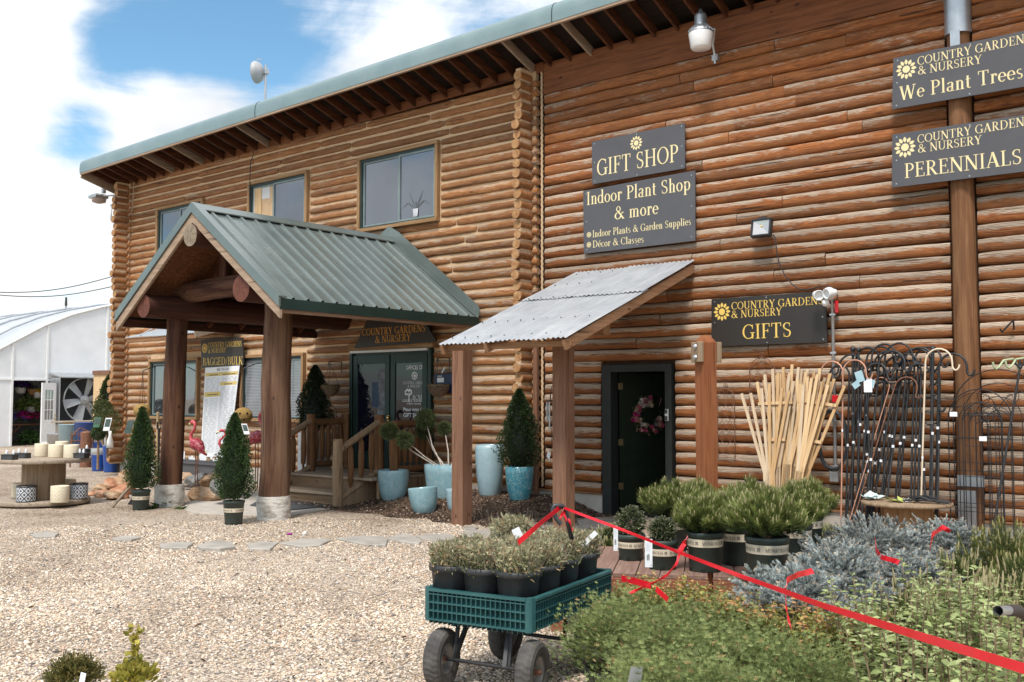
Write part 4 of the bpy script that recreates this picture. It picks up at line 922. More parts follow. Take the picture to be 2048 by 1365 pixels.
for k in range(26):
 a = random.uniform(0, 2 * PI); q = random.random() ** .5 * .07; mb.disc(c + V((q * math.cos(a) * 1.2, -.002 - .0002 * k, q * math.sin(a) * .8)), .016, 7, 0, (0, -1, 0))
mb.prism([c + V((-.012, -.002, -.15)), c + V((.016, -.002, -.15)), c + V((.008, -.002, 0)), c + V((-.006, -.002, 0))], (0, .001, 0)); mb.build('emblem', MAT['letters_white'], doors[1])
# posters behind the glass of the left leaf
MAT['poster_grey'] = mk('faded poster', (.05, .055, .065), (.14, .145, .16), (.3, .3, .32), sc=9, rough=.7, bmp=0)
mb = MB(); yp = WY - .0585
a = W(755, 830, yp); b = W(777, 738, yp); mb.box(a.x, b.x, yp - .001, yp, a.z, b.z); mb.build('poster', MAT['poster_grey'], doors[0])
mb = MB(); a = W(744, 815, yp); b = W(757, 765, yp); mb.box(a.x, b.x, yp - .004, yp - .003, a.z, b.z); mb.build('poster', mk('blue poster', (.02, .045, .09), (.05, .09, .15), sc=9, rough=.6, bmp=0), doors[0])
# price list leaning between the lower windows
P = [W(x, y, WY - .16) for x, y in ((410.5, 736), (479, 731.5), (458, 912), (401, 915))]
t = thing('price_list', 'tall white price list with yellow bands leaning below the BAGGED/BULK sign', 'price list', P[3])
mb = MB(); mb.prism([P[3], P[2], P[1], P[0]], (0, .012, 0)); mb.build('board', MAT['paper'], t)
def PB(u, v): return (P[0] * (1 - u) + P[1] * u) * (1 - v) + (P[3] * (1 - u) + P[2] * u) * v + V((0, -.0015, 0))
mb = MB()
for (u0, u1, v0, v1) in ((.02, .98, .06, .10), (.48, .98, .17, .21), (.02, .52, .275, .33), (.05, .2, .93, 1.0)): mb.poly([PB(u0, v1), PB(u1, v1), PB(u1, v0), PB(u0, v0)])
mb.build('heading_band', MAT['band_yellow'], t)
mb = MB(); e = V((0, -.0012, 0))
for i in range(47):
 v = .115 + i * .018
 for (u0, u1) in ((.04, .46), (.52, .96)):
  if (u0 > .5 and .16 < v < .22) or (u0 < .5 and .27 < v < .335): continue
  q = u0
  while q < u1:
   L = random.uniform(.05, .16); mb.poly([PB(q, v + .0045) + e, PB(min(q + L, u1), v + .0045) + e, PB(min(q + L, u1), v) + e, PB(q, v) + e]); q += L + random.uniform(.02, .08)
  mb.poly([PB(u0 - .02, v + .0125) + e, PB(u1 + .02, v + .0125) + e, PB(u1 + .02, v + .011) + e, PB(u0 - .02, v + .011) + e])
mb.build('printed_rows', MAT['ink_grey'], t)
mb = MB()
for tx, u0, u1, v, ch in (('Bulk', .36, .46, .042, .05), ('Price List', .5, .72, .042, .05)): write(mb, tx, PB(u0, v), (P[1] - P[0]).normalized(), UZ, V((0, -1, 0)), (PB(u1, v) - PB(u0, v)).length, ch)
for (u0, u1, v) in ((.14, .40, .092), (.55, .92, .092), (.62, .86, .202), (.12, .46, .312)):
 for q in range(6): mb.poly([PB(u0 + (u1 - u0) * (q + a_) / 6, v + b_) + e for a_, b_ in ((0, 0), (.75, 0), (.75, -.011), (0, -.011))])
mb.build('lettering', MAT['ink'], t)
# ------------------------------------------------------------------ lamps, dish, cameras
t = thing('yard_light', 'white glass yard light on a metal bracket under the eave', 'lamp', W(1402, 95, WY - .42))
c = W(1402, 95, WY - .42)
mb = MB(); mb.lathe([(0, -.025), (.115, -.022), (.13, .0), (.155, .17), (.15, .185), (.14, .185), (.0, .19)], 28, (c.x, c.y, c.z)); MAT['lens'] = mk('frosted lens', (.72, .70, .69), (.80, .79, .78), rough=.35, bmp=.05, spec=.5); mb.build('lens', MAT['lens'], t)
mb = MB(); mb.lathe([(.155, .185), (.155, .2), (.12, .25), (.085, .265), (.078, .28), (.078, .40), (.062, .43), (.03, .44), (.028, .47), (0, .475)], 28, c)
for k in range(22):
 a = 2 * PI * k / 22; mb.beam((c.x + .085 * math.cos(a), c.y + .085 * math.sin(a), c.z + .275), (c.x + .155 * math.cos(a), c.y + .155 * math.sin(a), c.z + .20), .006, .018)
mb.build('housing', MAT['galv_plain'], t)
mb = MB(); mb.ball((c.x, c.y, c.z + .485), .025, 10, 6); mb.build('photocell', MAT['black_metal'], t)
w_ = W(1432, 108, WY - .08); mb = MB(); mb.tube([(c.x + .06, c.y, c.z + .24), (c.x + .16, c.y + .06, c.z + .22), (w_.x - .0, w_.y - .08, w_.z + .1), (w_.x, w_.y - .04, w_.z - .02), (w_.x, w_.y - .03, w_.z - .14)], .016, 8)
mb.bbox(w_.x - .04, w_.x + .04, w_.y - .05, w_.y + .03, w_.z - .1, w_.z - .02, .005); mb.build('arm', MAT['galv_plain'], t)
c = W(1524, 457, WY - .2); t = thing('flood_light', 'black square flood light on the log wall with a trailing cord', 'lamp', c)
FM = Matrix.Translation(c) @ Matrix.Rotation(rad(-12), 4, 'X')
mb = MB();
for (a, b, d, e_) in ((-.13, .13, .09, .115), (-.13, .13, -.115, -.09), (-.13, -.105, -.09, .09), (.105, .13, -.09, .09)): mb.bbox(a, b, -.045, .03, d, e_, .006, 0, FM)
mb.box(-.105, .105, .0, .05, -.09, .09, 0, FM); mb.bbox(-.05, .05, -.02, .03, .117, .145, .004, 0, FM); mb.bbox(-.02, .02, .05, .13, -.03, .03, .004, 0, FM); mb.build('housing', MAT['black_metal'], t)
mb = MB(); mb.add([(-.104, -.03, -.089), (.104, -.03, -.089), (.104, -.03, .089), (-.104, -.03, .089), (0, -.012, .02)], [(0, 1, 4), (1, 2, 4), (2, 3, 4), (3, 0, 4)], 0, False, FM); mb.build('reflector', mk('lamp reflector', (.50, .49, .47), (.58, .57, .55), rough=.28, metal=.6, bmp=0), t)
mb = MB(); mb.ball((0, -.018, .02), .012, 8, 6, 0, (1, 1, 1), 0, 3, FM); mb.build('led', MAT['letters_gold'], t)
cord = [W(x, y, WY - .11) for x, y in ((1546, 470), (1551, 476), (1553, 500), (1558, 525), (1570, 552), (1585, 570), (1600, 579), (1617, 580), (1640, 573), (1655, 572), (1668, 578), (1675, 590), (1674, 600), (1666, 604))]
mb = MB(); mb.tube(cord, .007, 6); mb.build('cord', MAT['black_metal'], t)
c = W(1658, 588, WY - .2); t = thing('security_lamp', 'white twin head security lamp on a conduit beside the GIFTS sign', 'lamp', c)
mb = MB(); mb.lathe([(0, -.05), (.06, -.045), (.075, -.02), (.075, .02), (.05, .045), (0, .05)], 18, c, 0, True, Matrix.Translation(c) @ Matrix.Rotation(rad(80), 4, 'X') @ Matrix.Translation(-c)); mb.build('junction_box', MAT['white_paint'], t)
for (dx, dz, ry, tl) in ((-.12, -.01, 0, 40), (.06, .0, 0, -28)):
 q = c + V((dx, -.07, dz)); R_ = Matrix.Translation(q) @ Matrix.Rotation(rad(tl), 4, 'Z') @ Matrix.Rotation(rad(100), 4, 'X')
 mb = MB(); mb.lathe([(0, -.06), (.035, -.06), (.045, -.03), (.058, .06), (.062, .085), (.052, .085), (.045, .05), (0, .045)], 18, (0, 0, 0), 0, True, R_); mb.tube([c + V((0, -.03, 0)), q], .014, 6); mb.build('lamp_head', MAT['white_paint'], t)
q = c + V((-.02, -.06, -.11)); mb = MB(); mb.ball(q, .045, 12, 8); mb.tube([c, q], .015, 6); mb.build('sensor', MAT['white_paint'], t)
b_ = W(1662, 960, WY - .09)
mb = MB(); mb.tube([(c.x, c.y + .05, c.z), (c.x + .0, WY - .10, c.z - .08), (c.x + .0, WY - .10, b_.z)], .019, 10)
for z in (c.z - .25, c.z - .7, c.z - 1.5): mb.bbox(c.x - .035, c.x + .035, WY - .118, WY - .08, z, z + .025, .003)
mb.bbox(c.x - .06, c.x + .05, WY - .15, WY - .06, b_.z - .02, b_.z + .17, .008); mb.build('conduit', MAT['galv_plain'], t)
mb = MB(); mb.bbox(c.x + .035, c.x + .07, WY - .13, WY - .09, c.z - .22, c.z - .08, .006); mb.build('plug', MAT['ribbon'], t)
# coiled hose under it
t = thing('garden_hose', 'black hose coiled against the wall behind the pale trellises', 'hose', W(1675, 880, WY - .14))
mb = MB(); cc = W(1668, 872, WY - .16)
pts = [cc + V((.17 * math.cos(a) * (1 + .06 * math.sin(a * 3.3)), -.02 - .004 * i % .05, .34 * math.sin(a) * (1 + .05 * math.sin(a * 1.7)) - .05)) for i, a in enumerate([q * .35 for q in range(72)])]
mb.tube(pts, .012, 6); mb.build('coil', MAT['black_plastic'], t)
mb = MB(); mb.bbox(cc.x - .0, cc.x + .07, cc.y - .06, cc.y - .02, cc.z + .38, cc.z + .47, .01); mb.build('nozzle', MAT['ribbon'], t)
# flood light on the left corner
c = XP(203, 396, -21.1); t = thing('corner_light', 'grey shoebox flood light on a pipe arm at the left building corner', 'lamp', c)
mb = MB(); mb.bbox(c.x - .22, c.x + .1, c.y - .2, c.y + .12, c.z - .02, c.z + .05, .012); mb.bbox(c.x - .18, c.x + .06, c.y - .16, c.y + .08, c.z + .05, c.z + .075, .006); mb.build('housing', MAT['galv_plain'], t)
mb = MB(); mb.lathe([(.16, -.02), (.145, -.1), (.05, -.13), (0, -.13)], 16, (c.x - .05, c.y - .03, c.z)); mb.build('lens', mk('tinted lens', (.35, .27, .24), (.45, .36, .33), rough=.3, bmp=0), t)
mb = MB(); mb.tube([(c.x + .08, c.y, c.z + .03), (c.x + .3, c.y + .1, c.z + .03), (c.x + .52, c.y + .25, c.z - .05), (-20.3, 11.14, c.z - .3), (-20.28, 11.13, c.z - .62)], .02, 8); mb.bbox(c.x + .05, c.x + .13, c.y - .04, c.y + .04, c.z + .09, c.z + .2, .008); mb.build('arm', MAT['galv_plain'], t)
# dish on the roof
c = DP(516, 145, 21.5); t = thing('dish_antenna', 'white drum dish antenna on a thin mast above the roof', 'antenna', c)
DM = Matrix.Translation(c) @ Matrix.Rotation(rad(-62), 4, 'Z') @ Matrix.Rotation(rad(90), 4, 'X')
mb = MB(); mb.lathe([(0, .09), (.2, .088), (.235, .07), (.24, .03), (.2, -.05), (.1, -.1), (.03, -.12), (0, -.12)], 28, (0, 0, 0), 0, True, DM); mb.build('dish', mk('dish plastic', (.34, .335, .345), (.42, .415, .42), rough=.5, bmp=.03), t)
mq = c + V((.13, .10, 0)); mb = MB(); mb.tube([(mq.x, mq.y, c.z + .16), (mq.x, mq.y, c.z - 1.2)], .028, 8); mb.bbox(mq.x - .09, mq.x + .07, mq.y - .06, mq.y + .05, c.z - .05, c.z + .06, .006); mb.tube([c + V((.05, .04, 0)), mq], .03, 8)
mb.tube([c + V((.0, -.04, .27)), c + V((.13, 0, .25))], .012, 6); mb.build('mast', MAT['galv_plain'], t)
# camera under the porch eave
c = at(573, 608, 1, 8.12); t = thing('security_camera', 'white dome security camera under the porch eave', 'camera', c)
mb = MB(); mb.lathe([(.0, .075), (.06, .075), (.066, .06), (.066, .03), (.05, .0)], 16, c); mb.ball((c.x, c.y, c.z - .005), .062, 14, 10); mb.build('housing', MAT['white_paint'], t)
mb = MB(); mb.ball((c.x + .035, c.y - .035, c.z - .012), .036, 12, 8); mb.build('lens', MAT['black_metal'], t)
mb = MB(); mb.ball((c.x + .045, c.y - .055, c.z - .015), .016, 8, 6); mb.build('lens_glass', mk('lens glass', (.08, .08, .09), rough=.1, bmp=0), t)
# navy box on the wall by the door
a = W(868, 787, WY - .2); b = W(905, 747, WY - .2); t = thing('wall_box', 'navy blue drop box on the wall beside the entrance doors', 'mailbox', (a + b) / 2)
MAT['navy'] = mk('navy paint', (.008, .02, .06), (.014, .032, .085), rough=.4, bmp=.03)
mb = MB(); mb.bbox(a.x, b.x, WY - .2, WY - .03, a.z, b.z, .008); mb.build('box', MAT['navy'], t)
mb = MB(); mb.box(a.x + .06, b.x - .22, WY - .204, WY - .2005, b.z - .045, b.z - .035); mb.box(a.x + .07, b.x - .18, WY - .204, WY - .2005, a.z + .17, a.z + .24)
mb.poly([(a.x + .16, -0 + WY - .2035, a.z + .30), (a.x + .21, WY - .2035, a.z + .34), (a.x + .25, WY - .2035, a.z + .42), (a.x + .17, WY - .2035, a.z + .36)]); mb.build('marking', MAT['letters_white'], t)
# ------------------------------------------------------------------ gabled entrance porch
por = thing('entrance_porch', 'gabled log porch with green metal roof in front of the entrance', 'porch', (-11.87, 8.35, 0))
RX_, RZ, EZ, HW, YF, YB = -11.87, 4.22, 2.86, 1.87, 7.70, WY - .06
SLP = (RZ - EZ) / HW
def rlog(mb, p0, p1, r0, r1, n=18, seg=14, amp=.035, m=0, ends=None, cut=0):
 """a log with gentle lumps"""
 p0, p1 = V(p0), V(p1); d = (p1 - p0).normalized(); u = d.orthogonal().normalized(); w = d.cross(u); vs = []
 for i in range(seg + 1):
  t = i / seg; r = r0 + (r1 - r0) * t; c = p0 + (p1 - p0) * t + (u * noise.noise(V((t * 2.5, p0.x, 1))) + w * noise.noise(V((t * 2.5, p0.y, 5)))) * r * .12
  for j in range(n):
   a = 2 * PI * j / n; k = 1 + amp * noise.noise(V((math.cos(a) * 1.5 + p0.x, math.sin(a) * 1.5, t * 6))) + amp * .8 * noise.noise(V((math.cos(a) * 4, math.sin(a) * 4 + p0.y, t * 16)))
   vs.append(c + (u * math.cos(a) + w * math.sin(a)) * r * k)
 mb.add(vs, [(i * n + j, i * n + (j + 1) % n, (i + 1) * n + (j + 1) % n, (i + 1) * n + j) for i in range(seg) for j in range(n)], m, True)
 em = m if ends is None else ends
 mb.add(vs[:n], [tuple(range(n))[::-1]], em); mb.add(vs[-n:], [tuple(range(n))], em)
 if ends is not None:                                               # drying cracks in the cut face
  for q in range(5):
   a = q * 1.35 + p0.x; e = u * math.cos(a) + w * math.sin(a); f = u * -math.sin(a) + w * math.cos(a); c = p0 - d * .002
   mb.add([c + e * r0 * .05, c + e * r0 * .45 + f * r0 * .022, c + e * r0 * random.uniform(.7, .95), c + e * r0 * .45 - f * r0 * .022], [(0, 1, 2, 3)], 2)
# metal roof with standing ribs
for sgn in (1, -1):
 mb = MB(); N = 33
 ex = RX_ + sgn * (HW + .03); ez = EZ - .03 * SLP; th = .022
 prof_ = []; y = YF; pitch = .2355
 while y < YB - .01:
  prof_ += [(y, 0), (y + pitch - .05, 0), (y + pitch - .038, .026), (y + pitch - .012, .026)]; y += pitch
 prof_ = [(min(a, YB), b) for a, b in prof_]
 nv = V((SLP * sgn, 0, 1)).normalized()
 for (y, h) in prof_:
  for (bx, bz) in ((RX_, RZ), (ex, ez)):
   p = V((bx, y, bz)) + nv * h; mb.v.append(tuple(p)); mb.c.append((1, 1, 1))
 for i in range(len(prof_) - 1):
  a = 2 * i; mb.f.append((a, a + 1, a + 3, a + 2) if sgn < 0 else (a, a + 2, a + 3, a + 1)); mb.m.append(0); mb.s.append(False)
 mb.build('roof_panel', MAT['porch_green'], por)
 mb = MB(); mb.prism([(ex + sgn * .004, YF - .01, ez - .135), (ex + sgn * .004, YB, ez - .135), (ex + sgn * .004, YB, ez - .004), (ex + sgn * .004, YF - .01, ez - .004)], (sgn * .02, 0, 0)); mb.build('eave_trim', MAT['gutter'], por)
 mb = MB(); mb.prism([(ex - sgn * .035, YF, ez - .18), (ex - sgn * .035, YB, ez - .18), (ex - sgn * .035, YB, ez - .06), (ex - sgn * .035, YF, ez - .06)], (sgn * .036, 0, 0)); mb.build('eave_board', wood('worn eave board', (.13, .065, .035), (.26, .15, .09), (.36, .24, .16), 1, 30) if sgn > 0 else MAT['beam_y'], por)
 mb = MB()
 q = [(RX_, RZ + .045), (ex + sgn * .03, ez + .02), (ex + sgn * .03, ez - .105), (RX_, RZ - .085)]
 mb.prism([(a, YF - .035, b) for a, b in q], (0, .03, 0)); mb.prism([(RX_, YF - .033, RZ + .035), (ex + sgn * .03, YF - .033, ez + .012), (ex + sgn * .03, YF - .033, ez + .03), (RX_, YF - .033, RZ + .055)], (0, .12, 0))
 mb.build('gable_trim', MAT['porch_green'], por)
 mb = MB(); q = [(RX_, RZ - .09), (ex + sgn * .02, ez - .11), (ex + sgn * .02, ez - .25), (RX_, RZ - .23)]
 mb.prism([(a, YF - .012, b) for a, b in q], (0, .04, 0)); mb.build('fly_rafter', MAT['fascia_wood'], por)
 mb = MB(); off = .05
 mb.prism([(RX_, YF + .04, RZ - off), (ex - sgn * .04, YF + .04, ez - off + .02), (ex - sgn * .04, YB, ez - off + .02), (RX_, YB, RZ - off)], (0, 0, .018)); mb.build('roof_board', MAT['osb'], por)
 for yy in (8.6, 9.2, 9.8, 10.4, 11.0):
  mb = MB(); mb.beam((RX_ + sgn * .05, yy, RZ - .13), (ex - sgn * .06, yy, ez - .085), .04, .10); mb.build('rafter', MAT['rafter'], por)
 mb = MB(); yb = WY - .13
 q = [(RX_, RZ + .22), (RX_ + sgn * .22, RZ + .10), (ex + sgn * .05, ez + .17), (ex + sgn * .09, ez + .07), (ex + sgn * .05, ez - .02), (RX_, RZ + .0)]
 mb.prism([(a, yb, b) for a, b in q], (0, .02, 0)); mb.build('wall_flashing', MAT['porch_green'], por)
for sgn in (1, -1):
 mb = MB(); nv = V((SLP * sgn, 0, 1)).normalized()
 for u in (.12, .5, .88):
  y = YF + .12
  while y < YB - .1: p = V((RX_ + sgn * HW * u, y, RZ - HW * u * SLP)) + nv * .003; mb.disc(p, .009, 6, 0, nv); y += .2355
 mb.build('roof_screws', MAT['gutter'], por)
mb = MB(); mb.prism([(RX_, YF - .03, RZ + .05), (RX_ + .14, YF - .03, RZ + .05 - .14 * SLP), (RX_ + .14, YF - .03, RZ + .035 - .14 * SLP), (RX_, YF - .03, RZ + .03), (RX_ - .14, YF - .03, RZ + .035 - .14 * SLP), (RX_ - .14, YF - .03, RZ + .05 - .14 * SLP)], (0, YB - YF, 0)); mb.build('ridge_cap', MAT['porch_green'], por)
MB3 = [MAT['beam_y'], MAT['beam_end'], MAT['dark_gap']]
mb = MB(); rlog(mb, (-13.15, 7.74, 2.93), (-13.1, WY, 2.98), .168, .20, m=0, ends=1); mb.build('side_beam', MB3, por)
mb = MB(); rlog(mb, (-10.82, 7.74, 3.03), (-10.85, WY, 3.0), .178, .20, m=0, ends=1); mb.build('side_beam', MB3, por)
mb = MB(); rlog(mb, (RX_, 7.655, 3.82), (RX_, WY, 3.86), .155, .16, m=0, ends=1); mb.build('ridge_beam', [MAT['beam_y'], mk('grey weathered log end', (.17, .13, .09), (.32, .26, .19), sc=10, rough=.85, bmp=.5), MAT['dark_gap']], por)
mb = MB(); rlog(mb, (-13.35, 8.42, 3.15), (-10.7, 8.40, 3.22), .155, .155); mb.build('tie_beam', MAT['beam_red'], por)
mb = MB(); mb.bbox(-12.2, -12.04, 8.34, 8.50, 3.3, 3.76, .012); mb.bbox(-11.98, -11.84, 8.6, 8.74, 3.2, 3.78, .012); mb.build('king_post', MAT['post_red'], por)
mb = MB(); rlog(mb, (-13.36, 8.36, .32), (-13.28, 8.38, 2.84), .168, .152, amp=.05, seg=26); mb.build('porch_post', MAT['post_red'], por, label='dark stained left porch post')
mb = MB(); rlog(mb, (-10.89, 8.36, .30), (-10.86, 8.38, 2.94), .205, .185, amp=.05, seg=26); mb.build('porch_post', MAT['post_worn'], por, label='weathered right porch post')
for (x, r, h) in ((-13.37, .215, .325), (-10.89, .222, .305)):
 mb = MB(); n = 26; vs = []
 for i in range(8):
  z = -.02 + (h + .02) * i / 7
  for j in range(n):
   a = 2 * PI * j / n; k = 1 + .05 * noise.noise(V((math.cos(a) * 2.2, math.sin(a) * 2.2 + x, z * 5))) + .03 * noise.noise(V((math.cos(a) * 7, math.sin(a) * 7, z * 16 + x)))
   vs.append((x + r * k * math.cos(a), 8.36 + r * k * math.sin(a), z))
 mb.add(vs, [(i * n + j, i * n + (j + 1) % n, (i + 1) * n + (j + 1) % n, (i + 1) * n + j) for i in range(7) for j in range(n)], 0, True); mb.add(vs[-n:], [tuple(range(n))], 0)
 mb.build('bark_foot', MAT['birch'], por)
# concrete apron and rubber mat below the steps
mb = MB(); pts = [G(365, 1018), G(385, 1027), G(450, 1031), G(520, 1033), G(590, 1030), G(662, 1019), G(700, 1000), G(600, 985), G(450, 985), G(375, 1008)]
mb.prism([V((p.x, p.y, -.02)) for p in pts], (0, 0, .032)); mb.build('path', MAT['concrete']); bpy.data.objects['path']['kind'] = 'structure'
mb = MB(); q = [G(500, 1012, .014), G(575, 1022, .014), G(628, 1017, .014), G(655, 1012, .014), G(600, 1003, .014), G(520, 1001, .014)]; mb.prism(q, (0, 0, .012));
o = mb.build('door_mat', mk('rubber mat', (.05, .055, .06), (.085, .09, .095), sc=3, st=(1, 40, 1), rough=.8, bmp=.4)); tag(o, 'dark grey rubber mat on the concrete below the entrance steps', 'mat')
# ------------------------------------------------------------------ entrance steps and railings
st = thing('entrance_steps', 'wooden entrance steps with log railings up to the dark green doors', 'steps', (-12.1, 10.3, 0))
mb = MB(); mb.bbox(-12.95, -11.28, 9.86, 9.90, 0, .155, .004); mb.bbox(-12.95, -11.28, 10.2, 10.24, .20, .37, .004); mb.build('riser', wood('stair riser', (.14, .08, .042), (.24, .155, .09), (.33, .235, .15), 0, 30), st)
mb = MB(); mb.bbox(-12.98, -11.25, 9.83, 10.21, .16, .205, .006); mb.build('tread', MAT['tread'], st)
mb = MB()
for k in range(6): mb.bbox(-13.02, -10.95, 10.17 + k * .2, 10.36 + k * .2, .375, .415, .005)
mb.build('landing', MAT['tread'], st)
mb = MB(); mb.prism([(-11.26, 9.86, 0), (-11.26, 11.3, 0), (-11.26, 11.3, .37), (-11.26, 10.25, .37), (-11.26, 9.86, .1)], (.045, 0, 0)); mb.bbox(-10.98, -10.93, 10.3, 11.35, .1, .37); mb.build('stringer', MAT['rail_pale'], st)
def rpost(x, y, z0, z1, r, mat):
 mb = MB(); rlog(mb, (x, y, z0), (x + .005, y, z1), r, r * .95, 12, 8, .05); mb.build('railing_post', mat, st)
def baluster(x, y, z0, z1):
 mb = MB(); L = z1 - z0; k = [(0, .018), (.1, .02), (.13, .042), (.5, .048), (.86, .042), (.93, .02), (1, .018)]
 mb.tube([(x + .006 * noise.noise(V((x * 9, y * 9, t * 3))), y, z0 + L * t) for t, _ in k], [r for _, r in k], 7); mb.build('baluster', MAT['rail'], st)
for sx in (-12.88, -11.27):
 rpost(sx, 9.8, 0, 1.0, .078, MAT['rail_pale']); rpost(sx, 10.62, .4, 1.34, .075, MAT['rail'])
 mb = MB(); rlog(mb, (sx + .02, 9.82, .84), (sx + .02, 10.66, 1.27), .05, .05, 10, 8, .06); mb.build('hand_rail', MAT['rail_pale'], st)
 mb = MB(); rlog(mb, (sx + .02, 9.82, .12), (sx + .02, 10.66, .52), .048, .048, 10, 8, .06); mb.build('bottom_rail', MAT['rail_pale'], st)
 for k in range(3):
  t = (k + 1) / 4.0; baluster(sx + .02, 9.82 + .84 * t, .16 + .40 * t, .82 + .43 * t)
for (sx, xb) in ((-12.88, 0), (-10.95, 1)):
 if xb:
  rpost(-10.95, 10.62, .4, 1.25, .07, MAT['rail'])
  mb = MB(); rlog(mb, (-11.27, 10.62, 1.2), (-10.95, 10.62, 1.2), .045, .045, 10, 5, .06); mb.build('hand_rail', MAT['rail'], st)
 mb = MB(); rlog(mb, (sx, 10.62, 1.21), (sx, 11.38, 1.21), .055, .055, 10, 8, .06); mb.build('hand_rail', MAT['rail'], st)
 mb = MB(); rlog(mb, (sx, 10.62, .52), (sx, 11.38, .52), .052, .052, 10, 8, .06); mb.build('bottom_rail', MAT['rail'], st)
 for k in range(5): baluster(sx, 10.72 + k * .13, .54, 1.19)
 rpost(sx, 11.36, .4, 1.34, .072, MAT['rail'])
# ------------------------------------------------------------------ small corrugated awnings
def corr_sheet(mb, p00, p10, p01, p11, pitch=.067, amp=.009, nseg=6):
 """corrugated sheet: p00-p10 low edge, p01-p11 high edge"""
 p00, p10, p01, p11 = map(V, (p00, p10, p01, p11)); n = int((p10 - p00).length / pitch * 6); nr = ((p10 - p00).cross(p01 - p00)).normalized(); b = len(mb.v)
 for j in range(nseg + 1):
  for i in range(n + 1):
   u = i / n; v = j / nseg; p = (p00 * (1 - u) + p10 * u) * (1 - v) + (p01 * (1 - u) + p11 * u) * v
   sag = .010 * noise.noise(V((u * 4, v * 2, 1.7)))
   q = p + nr * (amp * math.sin(i / 6 * 2 * PI) + sag); mb.v.append(tuple(q)); mb.c.append((1, 1, 1))
 for j in range(nseg):
  for i in range(n): a = b + j * (n + 1) + i; mb.f.append((a, a + 1, a + n + 2, a + n + 1)); mb.m.append(0); mb.s.append(True)
aw = thing('gift_awning', 'corrugated metal awning on two cedar posts before the gift shop door', 'awning', (-7.2, 9.5, 0))
zlo, zhi, YA = 2.235, 3.36, 8.6
ym = 8.6 + 1.62
def az(y): return zlo + (y - YA) / (WY - .06 - YA) * (zhi - zlo)
xl, xr = -8.13, -6.25
mb = MB(); corr_sheet(mb, (xl, YA, az(YA)), (-7.2, YA, az(YA)), (xl, ym + .1, az(ym + .1)), (-7.2, ym + .1, az(ym + .1))); mb.build('roof_sheet', MAT['galv'], aw)
mb = MB(); corr_sheet(mb, (-7.24, YA - .012, az(YA) + .012), (xr, YA - .012, az(YA) + .012), (-7.24, ym + .06, az(ym + .06) + .012), (xr, ym + .06, az(ym + .06) + .012)); mb.build('roof_sheet', MAT['galv'], aw)
mb = MB(); corr_sheet(mb, (xl, ym - .04, az(ym - .04) + .016), (-7.2, ym - .04, az(ym - .04) + .016), (xl, WY - .07, zhi + .016), (-7.2, WY - .07, zhi + .016)); mb.build('roof_sheet', MAT['galv'], aw)
mb = MB(); corr_sheet(mb, (-7.24, ym - .08, az(ym - .08) + .028), (xr, ym - .08, az(ym - .08) + .028), (-7.24, WY - .07, zhi + .03), (xr, WY - .07, zhi + .03)); mb.build('roof_sheet', MAT['galv'], aw)
for x in (xl + .05, -7.4, xr - .035):
 mb = MB(); mb.beam((x, YA + .02, az(YA) - .065), (x, WY - .06, zhi - .075), .045, .11); mb.build('rafter', wood('awning rafter', (.20, .095, .045), (.32, .17, .09), (.44, .27, .16), 1, 34), aw)
mb = MB(); mb.bbox(xl - .02, xr + .0, YA + .08, YA + .12, az(YA) - .075, az(YA) - .005); mb.bbox(xl + .02, xr - .07, 9.42, 9.56, az(9.5) - .27, az(9.5) - .14); mb.build('purlin', MAT['cedar_x'], aw)
mb = MB()
for y in (8.75, 9.3, ym, 10.8, 11.3):
 for k in range(9): mb.ball((xl + .1 + k * .2, y, az(y) + .025), .009, 6, 4)
mb.build('roof_screws', MAT['gutter'], aw)
for (x, y) in ((-8.53, 9.48), (-6.93, 9.48)):
 mb = MB(); mb.bbox(x - .095, x + .095, y - .095, y + .095, -.02, az(y) - .26, .006)
 mb.build('awning_post', MAT['cedar'], aw)
# far awning over the lower windows
a2 = thing('window_awning', 'low blue grey corrugated awning over the lower left windows', 'awning', (-17.0, 11, 2.9))
mb = MB(); corr_sheet(mb, (-18.5, 10.5, 2.80), (-16.05, 10.5, 2.80), (-18.5, WY - .06, 3.07), (-16.05, WY - .06, 3.07)); mb.build('roof_sheet', MAT['galv_blue'], a2)
mb = MB(); mb.beam((-16.03, 10.48, 2.775), (-16.03, WY - .06, 3.04), .04, .12); mb.build('side_board', MAT['spool_top'], a2)
mb = MB(); mb.bbox(-18.45, -16.06, 10.52, 10.56, 2.70, 2.785); mb.build('purlin', MAT['cedar_x'], a2)
for x in (-16.3, -14.9):
 mb = MB(); mb.bbox(x - .05, x + .05, WY - .22, WY - .04, 2.80, 2.98); mb.build('bracket', MAT['cedar'], a2)
mb = MB(); mb.tube([(-18.1, 10.55, 2.82), (-17.3, WY - .06, 3.5)], .012, 5); mb.build('stay_rod', MAT['galv_plain'], a2)
